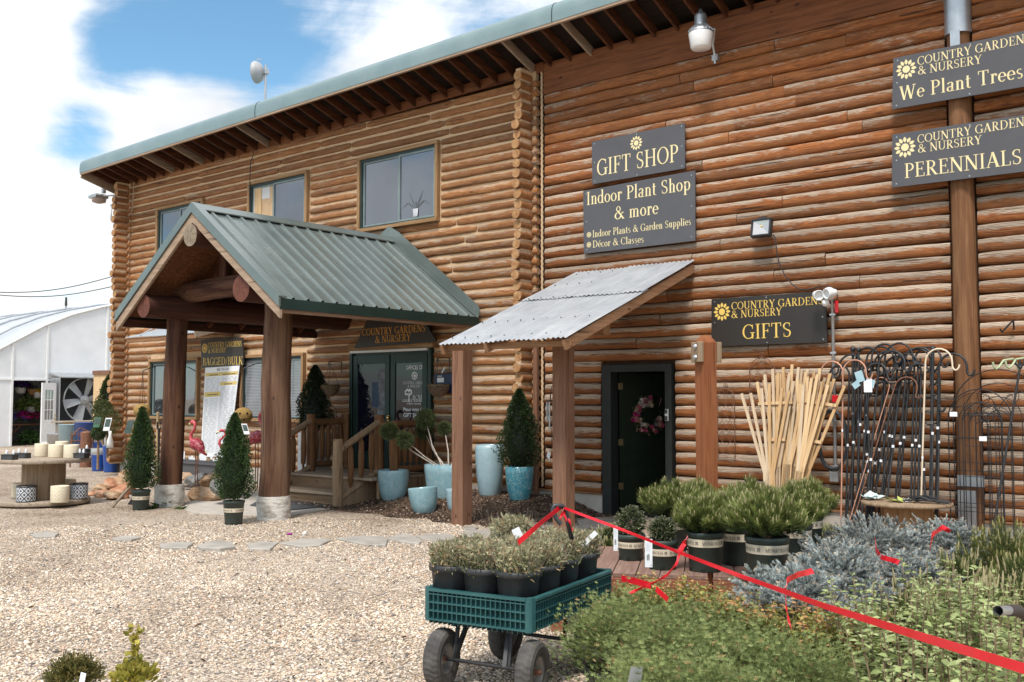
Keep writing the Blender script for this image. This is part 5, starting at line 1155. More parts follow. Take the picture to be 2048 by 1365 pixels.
# ------------------------------------------------------------------ hanging baskets, coir balls, chime
MAT['moss'] = mk('coir liner', (.07, .06, .028), (.16, .115, .055), (.27, .20, .11), sc=34, rough=.95, bmp=.9, bd=.02)
MAT['willow'] = mk('willow weave', (.10, .06, .035), (.22, .14, .085), (.33, .23, .15), sc=40, st=(1, 1, 3), rough=.85, bmp=.9, bd=.015)
MAT['coir'] = mk('golden coir', (.26, .15, .04), (.42, .26, .08), (.55, .37, .14), sc=46, st=(1, 1, 3), rough=.95, bmp=1, bd=.02)
def basket(px, py, pb, label):
 c = W(px, py, 11.12); R = .158
 t = thing('hanging_basket', label, 'basket', c, 0, 'willow hanging baskets by the entrance')
 mb = MB(); mb.lathe([(0, -.16), (.06, -.155), (.12, -.09), (R - .005, -.005), (R, .02), (R - .02, .03), (R - .05, .01), (0, -.02)], 20, c)
 for k in range(6):
  f = k / 6; rr = .05 + (R - .05) * (1 - (1 - f) ** 2); mb.tube([(c.x + (rr + .006) * math.cos(a), c.y + (rr + .006) * math.sin(a), c.z - .15 + .15 * f + .004 * math.sin(a * 5 + k)) for a in [2 * PI * q / 18 for q in range(18)]], .009, 5, 0, False, True, True)
 mb.build('weave', MAT['willow'], t)
 mb = MB(); mb.tube([(c.x + (R - .005) * math.cos(a), c.y + (R - .005) * math.sin(a), c.z + .015 + .012 * math.sin(a * 7)) for a in [2 * PI * q / 24 for q in range(24)]], .022, 6, 0, False, True, True); mb.build('liner', MAT['moss'], t)
 top = V((c.x, c.y, W(px, pb, 11.12).z)); mb = MB()
 for k in range(3):
  a = 2 * PI * k / 3 + .5; mb.tube([(c.x + R * math.cos(a), c.y + R * math.sin(a), c.z + .02), top], .004, 5)
 mb.build('chain', MAT['black_metal'], t)
 mb = MB(); mb.tube([(top.x - .03, WY - .1, top.z - .16), (top.x - .03, WY - .1, top.z + .03)], .008, 6); mb.tube([(top.x - .03, WY - .1, top.z + .02), (top.x, top.y + .0, top.z + .02), (top.x + .02, top.y - .05, top.z + .01), (top.x + .02, top.y - .06, top.z - .05)], .008, 6); mb.tube([(top.x, top.y, top.z + .02), top], .004, 5); mb.build('bracket', MAT['black_metal'], t)
 return t
basket(660, 775, 726, 'willow hanging basket on a wall bracket left of the entrance doors')
basket(877, 774, 718, 'willow hanging basket on a wall bracket before the navy drop box')
def coir_ball(px, py, pt, Y, label, sc=1):
 c = W(px, py, Y); t = thing('coir_ball', label, 'planter', c, 0, 'hanging coir ball planters')
 mb = MB(); mb.ball(c, .165 * sc, 28, 18, 0, (1, 1, .86), .07, 7); mb.build('ball', MAT['coir'], t)
 mb = MB()
 for (a, b) in ((-.5, .35), (.35, .3), (-.1, -.55)):
  d = (CAM - c).normalized(); r = d.cross(V((0, 0, 1))).normalized(); q = (d + r * a + V((0, 0, b))).normalized(); mb.ball(c + V((q.x, q.y, q.z * .86)) * .162 * sc, .02, 8, 6)
 mb.build('plug_hole', MAT['dark_interior'], t)
 top = V((c.x, c.y, W(px, pt, Y).z)); mb = MB()
 for k in range(3):
  a = 2 * PI * k / 3 + .4; mb.tube([c + V((.06 * math.cos(a), .06 * math.sin(a), .13 * sc)), top], .004, 5)
 mb.build('chain', MAT['black_metal'], t)
 mb = MB(); mb.tube([top, (top.x, top.y, top.z + .04), (top.x + .05, top.y + .25, top.z + .14), (top.x + .06, WY - .07, top.z + .16)], .01, 6); mb.tube([(top.x + .06, WY - .08, top.z + .2), (top.x + .06, WY - .08, top.z - .45)], .01, 6); mb.build('bracket', MAT['black_metal'], t)
coir_ball(284, 822, 746, 10.85, 'golden coir ball planter hanging left of the left porch post')
coir_ball(486, 832, 742, 10.5, 'golden coir ball planter hanging between the porch posts', 1.0)
# wind chime
c = W(1101, 815, 10.9); t = thing('wind_chime', 'silver tube wind chime hanging beside the right awning post', 'wind chime', c)
mb = MB()
for k in range(5):
 a = 2 * PI * k / 5; mb.tube([(c.x + .045 * math.cos(a), c.y + .045 * math.sin(a), c.z + .07), (c.x + .045 * math.cos(a), c.y + .045 * math.sin(a), c.z - .2 - .05 * (k % 3))], .013, 8)
mb.build('tubes', MAT['galv_plain'], t)
mb = MB(); mb.lathe([(0, .08), (.065, .08), (.065, .1), (0, .1)], 16, c); mb.tube([(c.x, c.y, c.z + .1), (c.x, c.y, c.z + .2)], .008, 5); mb.tube([(c.x + .02, c.y, c.z - .05), (c.x + .02, c.y, c.z - .62)], .004, 5); mb.tube([(c.x, c.y, c.z + .2), (c.x + .03, c.y, c.z + .3), (c.x + .1, c.y + .15, c.z + .16), (c.x + .1, WY - .06, c.z + .16)], .009, 6); mb.build('hanger', MAT['black_metal'], t)
mb = MB(); q = W(1097, 911, 10.88); mb.prism([q + V((-.035, 0, -.02)), q + V((.015, 0, -.055)), q + V((.04, 0, .03)), q + V((-.01, 0, .06))], (0, .004, 0)); mb.build('price_tag', MAT['paper'], t)
# ------------------------------------------------------------------ plants: shared builders
def basis(D):
 a = np.cross(D, np.array([0.13, 0.07, 1.0])); a = unit(a); return a, np.cross(D, a)
def cone_foliage(lb, h, r, n, dark, tip, seed, bottom=.05, blade=.05):
 n = int(n * 1.9); blade *= .62
 rg = np.random.default_rng(seed); t = rg.random(n) ** .8; z = bottom + t * (h - bottom); a = rg.uniform(0, 2 * PI, n)
 prof_ = np.interp(t, [0, .08, .25, .5, .75, .92, 1], [.70, .92, 1.0, .80, .50, .22, .05])
 lump = 1 + .15 * np.sin(a * 3 + z * 9 + seed) + .12 * np.sin(a * 7 - z * 23) + .07 * np.sin(a * 11 + z * 41); lump = lump * np.where(rg.random(n) < .05, rg.uniform(1.0, 1.28, n), 1)
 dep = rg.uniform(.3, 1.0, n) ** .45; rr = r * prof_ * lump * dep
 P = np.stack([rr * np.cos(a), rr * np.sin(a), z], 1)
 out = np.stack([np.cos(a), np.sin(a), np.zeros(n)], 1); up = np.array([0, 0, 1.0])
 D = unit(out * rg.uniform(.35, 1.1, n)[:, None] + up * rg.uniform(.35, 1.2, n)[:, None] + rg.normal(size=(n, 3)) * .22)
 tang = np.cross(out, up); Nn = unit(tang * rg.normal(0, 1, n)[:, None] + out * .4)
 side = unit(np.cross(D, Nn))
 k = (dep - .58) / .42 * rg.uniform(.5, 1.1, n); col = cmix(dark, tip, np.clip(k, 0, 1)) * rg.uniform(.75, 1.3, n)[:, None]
 L = blade * rg.uniform(.7, 1.4, n)
 kk = 9; zz = np.linspace(bottom + .02, h * .93, kk); rr_ = r * .62 * np.interp((zz - bottom) / (h - bottom), [0, .08, .25, .5, .75, .92, 1], [.5, .9, 1.0, .80, .50, .22, .02]); aa = np.arange(14) * 2 * PI / 14
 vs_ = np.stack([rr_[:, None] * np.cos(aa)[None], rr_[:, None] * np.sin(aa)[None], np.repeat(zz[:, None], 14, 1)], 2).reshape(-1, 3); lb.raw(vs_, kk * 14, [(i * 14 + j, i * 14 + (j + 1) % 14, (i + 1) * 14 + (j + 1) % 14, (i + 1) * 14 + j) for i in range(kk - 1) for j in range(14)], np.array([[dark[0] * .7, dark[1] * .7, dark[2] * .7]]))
 for off, f in ((0, 1), (.55, .75), (-.55, .75), (1.0, .55), (-1.0, .55)):
  d = unit(D + side * off); lb.leaves(P + D * L[:, None] * (.25 if off else 0) * 1, d, Nn, L * f, L * .11, col, .2, .1)
def dome_points(rg, n, rx, rz, low=-.25):
 D = unit(rg.normal(size=(n * 3, 3))); D = D[D[:, 2] > low][:n]; return D
def shoots(lb, P, D, Ls, K, nl, nw, lean, c0, c1, rg, tipup=.0):
 """bottle-brush shoots: K needles round each stem"""
 M = len(P); a_, b_ = basis(D); t = rg.random((M, K)); az = rg.uniform(0, 2 * PI, (M, K)); ln = lean * (1 - .55 * t) + rg.normal(0, .08, (M, K))
 rad_ = np.cos(az)[..., None] * a_[:, None] + np.sin(az)[..., None] * b_[:, None]
 dd = np.cos(ln)[..., None] * D[:, None] + np.sin(ln)[..., None] * rad_
 PP = P[:, None] + D[:, None] * (t * Ls[:, None])[..., None]
 col = np.array(c0)[None, None] * (1 - t[..., None]) + np.array(c1)[None, None] * t[..., None]
 col = col * rg.uniform(.72, 1.3, (M, K, 1)) * rg.uniform(.8, 1.2, (M, 1, 1))
 lb.needles(PP.reshape(-1, 3), unit(dd.reshape(-1, 3)), (nl * rg.uniform(.75, 1.15, (M, K))).ravel(), nw, col.reshape(-1, 3))
def pot(name_, r0, r1, h, mat, parent, c=(0, 0, 0), lip=.014, band=None, soil=True, drain=True):
 """tapered nursery pot: r0 at the ground, r1 at the rim"""
 mb = MB(); c = V(c)
 mb.lathe([(0, 0), (r0 - .004, 0), (r0, .006), (r1, h - .035), (r1 + lip, h - .03), (r1 + lip, h - .004), (r1 + lip * .6, h), (r1 - .004, h), (r1 - .012, h - .04), (r1 - .014, h - .06)], 32, c)
 o = mb.build(name_, mat, parent)
 if soil:
  mb = MB(); n = 20; vs = [(c.x, c.y, c.z + h - .035)]
  for i in range(1, 4):
   for j in range(n): a = 2 * PI * j / n; q = (r1 - .008) * i / 3; vs.append((c.x + q * math.cos(a), c.y + q * math.sin(a), c.z + h - .05 + .012 * noise.noise(V((q * 20, a * 3, c.x)))))
  mb.add(vs, [(0, 1 + j, 1 + (j + 1) % n) for j in range(n)] + [(1 + i * n + j, 1 + (i + 1) * n + j, 1 + (i + 1) * n + (j + 1) % n, 1 + i * n + (j + 1) % n) for i in range(2) for j in range(n)], 0, True); mb.build('soil', MAT['soil'], o)
 if drain:
  mb = MB()
  for k in range(6):
   a = 2 * PI * k / 6 + .3; mb.lathe([(0, 0), (.0001, 0)], 3, (c.x, c.y, c.z)) if False else mb.box(-.014, .014, -.003, .003, 0, .022, 0, Matrix.Translation((c.x + (r0 + .0015) * math.cos(a), c.y + (r0 + .0015) * math.sin(a), c.z + .001)) @ Matrix.Rotation(a + PI / 2, 4, 'Z'))
  mb.build('drain_hole', MAT['dark_interior'], o)
 if band:
  z0, z1, a0 = band; mb = MB(); n = 40
  R = lambda z: r0 + (r1 - r0) * (z / (h - .035)) + .0018
  vs = []
  for j in range(n):
   a = 2 * PI * j / n
   for z in (z0, z1): vs.append((c.x + R(z) * math.cos(a), c.y + R(z) * math.sin(a), c.z + z))
  mb.add(vs, [(2 * j, 2 * ((j + 1) % n), 2 * ((j + 1) % n) + 1, 2 * j + 1) for j in range(n)], 0, True); bo = mb.build('label_band', MAT['band_cream'], o)
  mb = MB(); Rm = R((z0 + z1) / 2); cap = (z1 - z0) * .42; wl = cap * 6.0; step = wl + cap * 1.9; nn = max(1, int(2 * PI * Rm / step)); step = 2 * PI * Rm / nn
  for q in range(nn):
   s0 = a0 + q * step / Rm; write_round(mb, 'MONROVIA', c, Rm + .0016, c.z + (z0 + z1) / 2 - cap / 2, s0, wl, cap)
   t0 = s0 + (wl + cap * .85) / Rm; e = V((math.cos(t0), math.sin(t0), 0)); f = V((-e.y, e.x, 0)); cc = c + e * (Rm + .003) + V((0, 0, (z0 + z1) / 2))
   for (u_, w_, s_) in ((-.3, .25, .3), (.25, .3, .34), (0, -.05, .28), (.3, -.25, .3), (-.3, -.3, .3), (-.05, .45, .2)):
    mb.disc(cc + f * u_ * cap + V((0, 0, w_ * cap)) + e * .0004 * (u_ + 1), s_ * cap * .62, 6, 0, e, .8)
  mb.build('lettering', MAT['ink'], bo)
 return o
def arborvitae(label, loc, h, r, seed, group, potdef, n=2600, cols=((.012, .028, .008), (.075, .125, .038)), blade=.045):
 t = thing('arborvitae', label, 'conifer', loc, 0, group); potdef(t)
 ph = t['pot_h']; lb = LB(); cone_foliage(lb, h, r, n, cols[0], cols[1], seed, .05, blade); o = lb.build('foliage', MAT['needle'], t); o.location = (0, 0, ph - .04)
 mb = MB(); mb.tube([(0, 0, ph - .06), (.01, 0, ph + h * .9)], [.022, .004], 7); mb.build('trunk', MAT['bark'], t, True)
 del t['pot_h']; return t
def green_pot(r0, r1, h, band=(.16, .205), a0=0):
 def f(t):
  t['pot_h'] = h; pot('pot', r0, r1, h, MAT['pot_green'], t, t.location, .008, (band[0], band[1], a0))
 return f
# two potted cones before the porch posts
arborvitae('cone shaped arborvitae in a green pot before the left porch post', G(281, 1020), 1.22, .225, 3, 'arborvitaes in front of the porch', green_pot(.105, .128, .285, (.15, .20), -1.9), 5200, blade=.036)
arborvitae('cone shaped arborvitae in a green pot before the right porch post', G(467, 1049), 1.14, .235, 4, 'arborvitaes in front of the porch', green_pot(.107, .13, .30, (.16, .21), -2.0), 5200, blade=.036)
# ------------------------------------------------------------------ glazed pots on the mulch
def glaze(name, c1, c2, sp, sc=60):
 m, nt, bs = base(name); vec = nmap(nt); n = nnoise(nt, vec, 5, 4); r = ramp(nt, [(.3, c1), (.7, c2)]); nt.links.new(n.outputs[0], r.inputs[0])
 vo = nt.nodes.new('ShaderNodeTexVoronoi'); vo.feature = 'DISTANCE_TO_EDGE'; vo.inputs['Scale'].default_value = sc; nt.links.new(vec, vo.inputs['Vector'])
 cr = ramp(nt, [(.02, (1, 1, 1)), (.10, (0, 0, 0))]); nt.links.new(vo.outputs[0], cr.inputs[0]); n3 = nnoise(nt, vec, 16, 5, .7); r3 = ramp(nt, [(.45, (0, 0, 0)), (.62, (1, 1, 1))]); nt.links.new(n3.outputs[0], r3.inputs[0]); f = nmath(nt, 'MULTIPLY', cr.outputs[0], nmath(nt, 'MULTIPLY', r3.outputs[0], .8))
 nt.links.new(mixc(nt, r.outputs[0], sp, f), bs.inputs['Base Color']); bs.inputs['Roughness'].default_value = .3; bs.inputs['Specular IOR Level'].default_value = .5; bs.inputs['Coat Weight'].default_value = .3
 n4 = nnoise(nt, vec, 40, 4); bump(nt, bs, n4.outputs[0], .12, .006); return m
MAT['glaze_a'] = glaze('pale blue crackle glaze', (.16, .30, .35), (.26, .41, .45), (.52, .58, .54))
MAT['glaze_b'] = glaze('plain pale blue glaze', (.27, .40, .45), (.34, .47, .51), (.42, .52, .54), 110)
MAT['glaze_c'] = glaze('teal blue glaze', (.035, .20, .27), (.07, .29, .36), (.60, .62, .55), 24)
MAT['glaze_d'] = glaze('cobalt glaze', (.008, .045, .22), (.012, .075, .34), (.02, .10, .4), 20)
def glazed(label, px, py, r, h, mat, prof, sy=1.0, rz=0.0, tilt=0.0, zb=None, name='glazed_pot', soilz=None):
 z = .1
 for _ in range(8):
  p = G(px, py, z); z = mulch_h(p.x, p.y) + .012 if zb is None else zb
 c = V((p.x, p.y + r * .55, z - .01))
 t = thing(name, label, 'plant pot', c, rz, 'glazed pots by the wall')
 mb = MB(); ps = [(a * r, b * h) for a, b in prof]; wall_ = .028
 inn = [(max(a - wall_, .01), b) for a, b in ps[::-1] if b > h * .35]
 mb.lathe([(0, 0)] + ps + [(ps[-1][0] - wall_ * .5, h + .008)] + inn + [(0, inn[-1][1])], 36, (0, 0, 0), 0, True, Matrix.Rotation(tilt, 4, 'Y'), 1, sy)
 mb.build('pot_body', mat, t, True)
 if soilz:
  mb = MB(); mb.disc((0, 0, h * soilz), r * .93, 30); mb.v = [(a, b * sy, c_) for a, b, c_ in mb.v]; mb.build('soil', MAT['soil'], t, True)
 return t
TUB = [(.62, 0), (.70, .04), (.86, .30), (.97, .65), (1, .95), (.99, 1)]
glazed('largest open pale blue crackle pot beside the steps', 774, 1003, .235, .45, MAT['glaze_a'], TUB)
glazed('small tilted pale blue crackle pot before the long trough', 838, 1001, .205, .36, MAT['glaze_a'], TUB, 1, 0, rad(-7))
tro = glazed('long pale blue trough pot holding the pom-pom conifer', 868, 990, .33, .50, MAT['glaze_a'], [(.66, 0), (.74, .05), (.88, .4), (.97, .8), (1, 1)], .5, rad(4), 0, None, 'glazed_pot', .9)
glazed('smallest pale blue pot half hidden by the left awning post', 903, 999, .125, .29, MAT['glaze_b'], TUB)
glazed('tall plain pale blue pot right of the left awning post', 969, 992, .215, .73, MAT['glaze_b'], [(.66, 0), (.74, .04), (.9, .4), (1, .75), (1, .93), (.96, 1)])
tealp = glazed('teal blue pot holding a cone conifer at the wall corner', 1029, 999, .20, .47, MAT['glaze_c'], [(.62, 0), (.70, .05), (.88, .4), (1, .85), (.98, 1)])
def nopot(t): t['pot_h'] = .45
t = arborvitae('dark cone arborvitae growing in the teal pot', tealp.location, 1.13, .285, 6, None, nopot, 5200, ((.007, .016, .005), (.04, .068, .02)), .038)
def plant_label(c, w, h, lab, mat=None, lean=.2):
 t = thing('plant_label', lab, 'label', c); c = V(c); r = RIGHT * w / 2; u = V((0, 0, h)) + RIGHT * lean * h; nrm = (CAM - c).normalized()
 mb = MB(); mb.prism([c - r, c + r, c + r + u, c - r + u], -nrm * .003); mb.build('card', mat or MAT['paper'], t)
 mb = MB(); e = nrm * .0012
 mb.poly([c - r * .8 + u * .3 + e, c + r * .8 + u * .3 + e, c + r * .8 + u * .9 + e, c - r * .8 + u * .9 + e]); mb.build('picture', mk('label picture', (.035, .06, .05), (.10, .14, .13), sc=20, rough=.6, bmp=0), t); return t
plant_label(W(1020, 832, 10.8), .075, .16, 'hang tag on the dark cone arborvitae by the wall corner')
plant_label(W(494, 869, 7.5), .07, .13, 'white hang tag beside the coir ball between the porch posts', None, -.3)
# conifer on the landing in a square grey planter
pt_ = V((-13.25, 11.0, .0))
t = thing('arborvitae', 'tall dark arborvitae in a square white planter behind the landing railing', 'conifer', pt_)
mb = MB(); mb.bbox(-13.45, -13.05, 10.8, 11.2, .38, 1.02, .012); mb.build('planter', MAT['white_paint'], t)
lb = LB(); cone_foliage(lb, 1.16, .30, 3000, (.008, .018, .006), (.03, .05, .017), 9); o = lb.build('foliage', MAT['needle'], t); o.location = (0, 0, .98)
# pom-pom conifer in the trough
t = thing('pompom_conifer', 'pom-pom conifer with five clipped balls on bare pale stems', 'conifer', tro.location)
base_c = V(tro.location) + V((0, 0, .46)); Yp = base_c.y
balls = [(778, 863, .135), (810, 880, .135), (851, 838, .165), (848, 862, .14), (889, 858, .105), (925, 846, .10)]
mb = MB(); lb = LB(); rg = np.random.default_rng(21)
for i, (px_, py_, r) in enumerate(balls):
 r *= .92
 c = W(px_, py_, (10.2, 10.3, 10.75, 11.0, 10.95, 11.0)[i]); s = base_c + V(((i - 2.3) * .06, 0, 0))
 mid = s * .5 + c * .5 + V((.04 * math.sin(i * 2), .0, -.03)); mb.tube([s, s * .75 + mid * .25 + V((.01, 0, .01)), mid, c], [.013, .011, .009, .006], 8)
 D = unit(rg.normal(size=(900, 3))); P = np.array(c)[None] - np.array(t.location)[None] + D * r * rg.uniform(.45, .95, (900, 1))
 shoots(lb, P, unit(D + rg.normal(size=(900, 3)) * .5), np.full(900, .03), 14, .024, .0022, .7, (.032, .052, .016), (.17, .21, .08), rg)
mb.build('stem', MAT['pale_bark'], t); lb.build('foliage', MAT['needle'], t)
# ------------------------------------------------------------------ greenhouse at the far left
GX = -34.0
gh = thing('greenhouse', 'white plastic covered arched greenhouse beyond the log building', 'greenhouse', (GX, 17.5, 0))
MAT['poly'] = mk('milky greenhouse film', (.70, .72, .735), (.80, .81, .82), sc=1.6, rough=.38, bmp=.12, bd=.05, spec=.5)
_nt = MAT['poly'].node_tree; _bs = _nt.nodes['Principled BSDF']; _w = _nt.nodes.new('ShaderNodeTexWave'); _w.inputs['Scale'].default_value = 1.2; _w.inputs['Distortion'].default_value = 5; _w.inputs['Detail'].default_value = 3
_nt.links.new(nmap(_nt, (1, 1, .5), 'Object', (.5, .4, 0)), _w.inputs['Vector']); bump(_nt, _bs, _w.outputs[0], .16, .04)
MAT['poly_roof'] = mk('white roof film', (.36, .38, .40), (.50, .52, .54), sc=.8, st=(2.6, .3, .3), rough=.4, bmp=.1, bd=.05)
arch = [(12.0, 0), (12.05, 1.3), (12.9, 2.2), (14.88, 3.24), (16.32, 4.09), (17.29, 4.53), (18.42, 4.89), (19.6, 5.16), (21, 5.3), (22.4, 5.16), (23.6, 4.89), (24.7, 4.53), (25.7, 4.09), (27.1, 3.24), (29.1, 2.2), (29.95, 1.3), (30, 0)]
def arch_z(y):
 for (a, b), (c, d) in zip(arch, arch[1:]):
  if a <= y <= c: return b + (d - b) * (y - a) / max(c - a, 1e-6)
 return 0
mb = MB()
# gable film in panels round the open doorway (Y 15.35-16.45) and the fan opening
def gable(y0, y1, z0, x=GX):
 n = max(2, int((y1 - y0) / .4)); pts = [(x, y0, z0), (x, y1, z0)] + [(x, y1 - (y1 - y0) * i / n, arch_z(y1 - (y1 - y0) * i / n)) for i in range(n + 1)]
 mb.prism(pts, (-.012, 0, 0))
gable(12.06, 15.32, 0); gable(15.32, 16.5, 2.2); gable(16.5, 18.5, 2.28); gable(18.5, 29.9, 0)
mb.box(GX - .012, GX, 16.5, 18.5, 0, .7)
mb.build('gable_film', MAT['poly'], gh)
mb = MB(); L = 30; ns_ = 20
for i in range(ns_ + 1):
 x = GX + .04 - L * i / ns_; sag = -.05 * (i % 2)
 for (y, z) in arch: mb.v.append((x, y + (21 - y) * .004 * (i % 2), z + .02 + sag)); mb.c.append((1, 1, 1))
k = len(arch)
for i in range(ns_):
 for j in range(k - 1): mb.f.append((i * k + j, i * k + j + 1, (i + 1) * k + j + 1, (i + 1) * k + j)); mb.m.append(0); mb.s.append(True)
mb.build('roof_film', MAT['poly_roof'], gh)
for i in range(1, 13):
 mb = MB(); mb.tube([(GX - 2.4 * i, y, z + .03) for y, z in arch[1:-1]], .035, 6); mb.build('rib', MAT['galv_plain'], gh)
mb = MB(); mb.tube([(GX + .02, y, z) for y, z in arch], .045, 8)
for y in (14.0, 15.3, 16.47, 18.62, 20.4): mb.bbox(GX - .06, GX + .035, y - .035, y + .035, 0, arch_z(y) - .03, .004)
mb.box(GX - .05, GX + .03, 12.1, 18.58, 2.20, 2.26); mb.box(GX - .05, GX + .03, 18.66, 21, 3.9, 3.95)
for (a, b) in (((18.5, 2.3), (17.2, 4.4)), ((16.6, 2.3), (18.5, 4.6)), ((19.0, 2.3), (20.3, 4.9))): mb.tube([(GX - .09, *a), (GX - .09, *b)], .03, 6)
mb.build('frame', MAT['white_paint'], gh)
# inside: benches of flowers seen through the doorway
mb = MB(); mb.box(-44, GX - .1, 12.2, 12.25, 0, 2.2); mb.box(-38.5, -38.4, 14.2, 19, 0, 3); mb.box(GX - 4.3, GX - .5, 18.8, 18.85, 0, 3); mb.build('inner_wall', MAT['poly'], gh)
def gbench(x, y0, y1, z, label):
 t = thing('flower_bench', label, 'bench', (x, y0, 0)); mb = MB(); mb.bbox(x - .4, x + .4, y0, y1, z - .06, z, .006); mb.build('bench_top', MAT['rail'], t)
 for (a, b) in ((x + .34, y0 + .1), (x + .34, y1 - .1), (x - .34, y0 + .1), (x - .34, y1 - .1)):
  mb = MB(); mb.bbox(a - .035, a + .035, b - .035, b + .035, 0, z - .06, .004); mb.build('leg', MAT['rail'], t)
 mb = MB(); mb.beam((x + .34, y0 + .12, .25), (x + .34, y0 + .55, z - .08), .04, .05); mb.build('brace', MAT['rail'], t)
 return t
gbench(-35.3, 15.5, 17.5, .72, 'brown wooden bench carrying pink flowers inside the greenhouse door')
FLW = {'pink': (.62, .02, .16), 'mag': (.48, .01, .28), 'purple': (.14, .02, .30), 'blue': (.12, .12, .42), 'yellow': (.75, .45, .02), 'white': (.7, .7, .68)}
def flowers(name, label, c, rx, rz, n, cols, green, cat='flowers', potm=None, potr=.12, hang=None, grp=None, leafL=.07):
 t = thing(name, label, cat, c, 0, grp); rg = np.random.default_rng(int(abs(c[0] * 31 + c[1] * 17 + c[2] * 7)) + n); lb = LB()
 D = dome_points(rg, n, rx, rz, -.15); D = unit(rg.normal(size=(n, 3))); D[:, 2] = np.abs(D[:, 2]) * 1.0 - .1
 P = D * np.array([rx, rx, rz]) * rg.uniform(.5, 1, (n, 1)); col = cmix(green[0], green[1], rg.random(n)); lb.leaves(P, unit(D + rg.normal(size=(n, 3)) * .6), unit(rg.normal(size=(n, 3)) + [0, 0, 1]), leafL * rg.uniform(.6, 1.2, n), leafL * .2, col)
 if cols:
  m = int(n * .8); D = unit(rg.normal(size=(m, 3))); D[:, 2] = np.abs(D[:, 2]) + .05; P = D * np.array([rx, rx, rz]) * rg.uniform(.92, 1.08, (m, 1))
  cc = np.array([FLW[q] for q in cols])[rg.integers(0, len(cols), m)] * rg.uniform(.7, 1.2, (m, 1))
  for q in range(3): lb.leaves(P, unit(rg.normal(size=(m, 3)) + D * .6), D, .05, .022, cc, .1, .0)
 lb.build('foliage', MAT['leaf'], t)
 if potm:
  mb = MB(); mb.lathe([(0, -.2), (potr * .7, -.2), (potr, .0), (potr - .01, .02), (0, .0)], 18); mb.build('pot', potm, t, True)
 if hang:
  mb = MB(); mb.tube([(0, 0, 0), (0, 0, hang)], .008, 4); mb.tube([(potr, 0, 0), (0, 0, hang * .8), (-potr, 0, 0)], .006, 4); mb.build('hanger', MAT['white_paint'], t, True)
 return t
GR = ((.02, .06, .012), (.09, .17, .04)); X1_ = -34.6
def GHp(x, y, X=-35.2): return tuple(XP(x, y, X))
flowers('flower_pot', 'bushy magenta and pink flowers at the right end of the greenhouse bench', GHp(64, 838), .38, .22, 230, ['pink', 'mag', 'pink'], GR, grp='flowers inside the greenhouse')
flowers('flower_pot', 'low lavender blue flowers at the left end of the greenhouse bench', GHp(36, 840), .38, .2, 200, ['blue', 'purple', 'blue'], GR, grp='flowers inside the greenhouse')
flowers('flower_pot', 'pink flower mound in the middle of the greenhouse bench', GHp(50, 836, -35.0), .25, .2, 160, ['mag', 'pink'], GR, grp='flowers inside the greenhouse')
flowers('hanging_flowers', 'purple flowers hanging in a white pot at the top left of the greenhouse doorway', GHp(41, 776), .3, .24, 220, ['purple', 'purple', 'blue'], GR, 'flowers', MAT['white_paint'], .2, .7, 'flowers inside the greenhouse')
flowers('hanging_flowers', 'dark red and purple flowers hanging right of the white pot in the greenhouse', GHp(54, 782, -35.6), .24, .22, 160, ['mag', 'purple'], GR, 'flowers', MAT['black_plastic'], .16, .7, 'flowers inside the greenhouse')
flowers('hanging_flowers', 'green plant hanging in a grey bowl in the greenhouse doorway', GHp(67, 779, -35.0), .22, .12, 110, None, GR, 'plant', MAT['log_end'], .2, .6, 'flowers inside the greenhouse')
flowers('hanging_flowers', 'yellow flowers hanging in a white pot by the greenhouse door', GHp(76, 785, -34.9), .15, .1, 90, ['yellow'], GR, 'flowers', MAT['white_paint'], .16, .6, 'flowers inside the greenhouse')
flowers('fern', 'pale green grassy fern above the flower bench in the greenhouse', GHp(62, 814), .45, .3, 420, None, ((.10, .16, .03), (.26, .33, .10)), 'plant', MAT['white_paint'], .2, None, None, .22)
flowers('fern', 'dark green bush on the floor inside the greenhouse door', (-34.6, 16.2, .1), .32, .45, 260, None, GR, 'plant', None, .2, None, None, .16)
# fan housing with a big six bladed fan
fan = thing('exhaust_fan', 'big grey six bladed exhaust fan in a sheet metal housing on the greenhouse', 'fan', (-33.5, 17.4, .75))
MAT['fan_metal'] = mk('grey fan metal', (.27, .28, .285), (.36, .37, .375), sc=4, rough=.5, metal=.3, bmp=.03)
fx0, fx1, fy0, fy1, fz0, fz1 = GX + .02, -33.25, 16.55, 18.6, .74, 2.30
mb = MB(); mb.bbox(fx0, fx1, fy0, fy0 + .03, fz0, fz1, .004); mb.bbox(fx0, fx1, fy1 - .03, fy1, fz0, fz1, .004); mb.prism([(fx0, fy0, fz1 + .14), (fx1 + .06, fy0, fz1), (fx1 + .06, fy1, fz1), (fx0, fy1, fz1 + .14)], (0, 0, .03)); mb.box(fx0, fx1, fy0 + .03, fy1 - .03, fz0 - .03, fz0)
mb.build('housing', MAT['galv_plain'], fan)
mb = MB(); mb.box(fx0 + .01, fx0 + .03, fy0 + .03, fy1 - .03, fz0, fz1); mb.build('shutter', mk('dark fan shutter', (.03, .032, .034), (.075, .078, .08), sc=3, st=(1, 1, 26), rough=.7, bmp=.2), fan)
fc = V((fx1 - .18, (fy0 + fy1) / 2 - .06, (fz0 + fz1) / 2 + .02)); RF = .77
mb = MB(); mb.tube([(fc.x + .1, fc.y + RF * math.cos(2 * PI * q / 40), fc.z + RF * math.sin(2 * PI * q / 40)) for q in range(40)], .025, 6, 0, False, True, True)
mb.build('fan_ring', MAT['fan_metal'], fan)
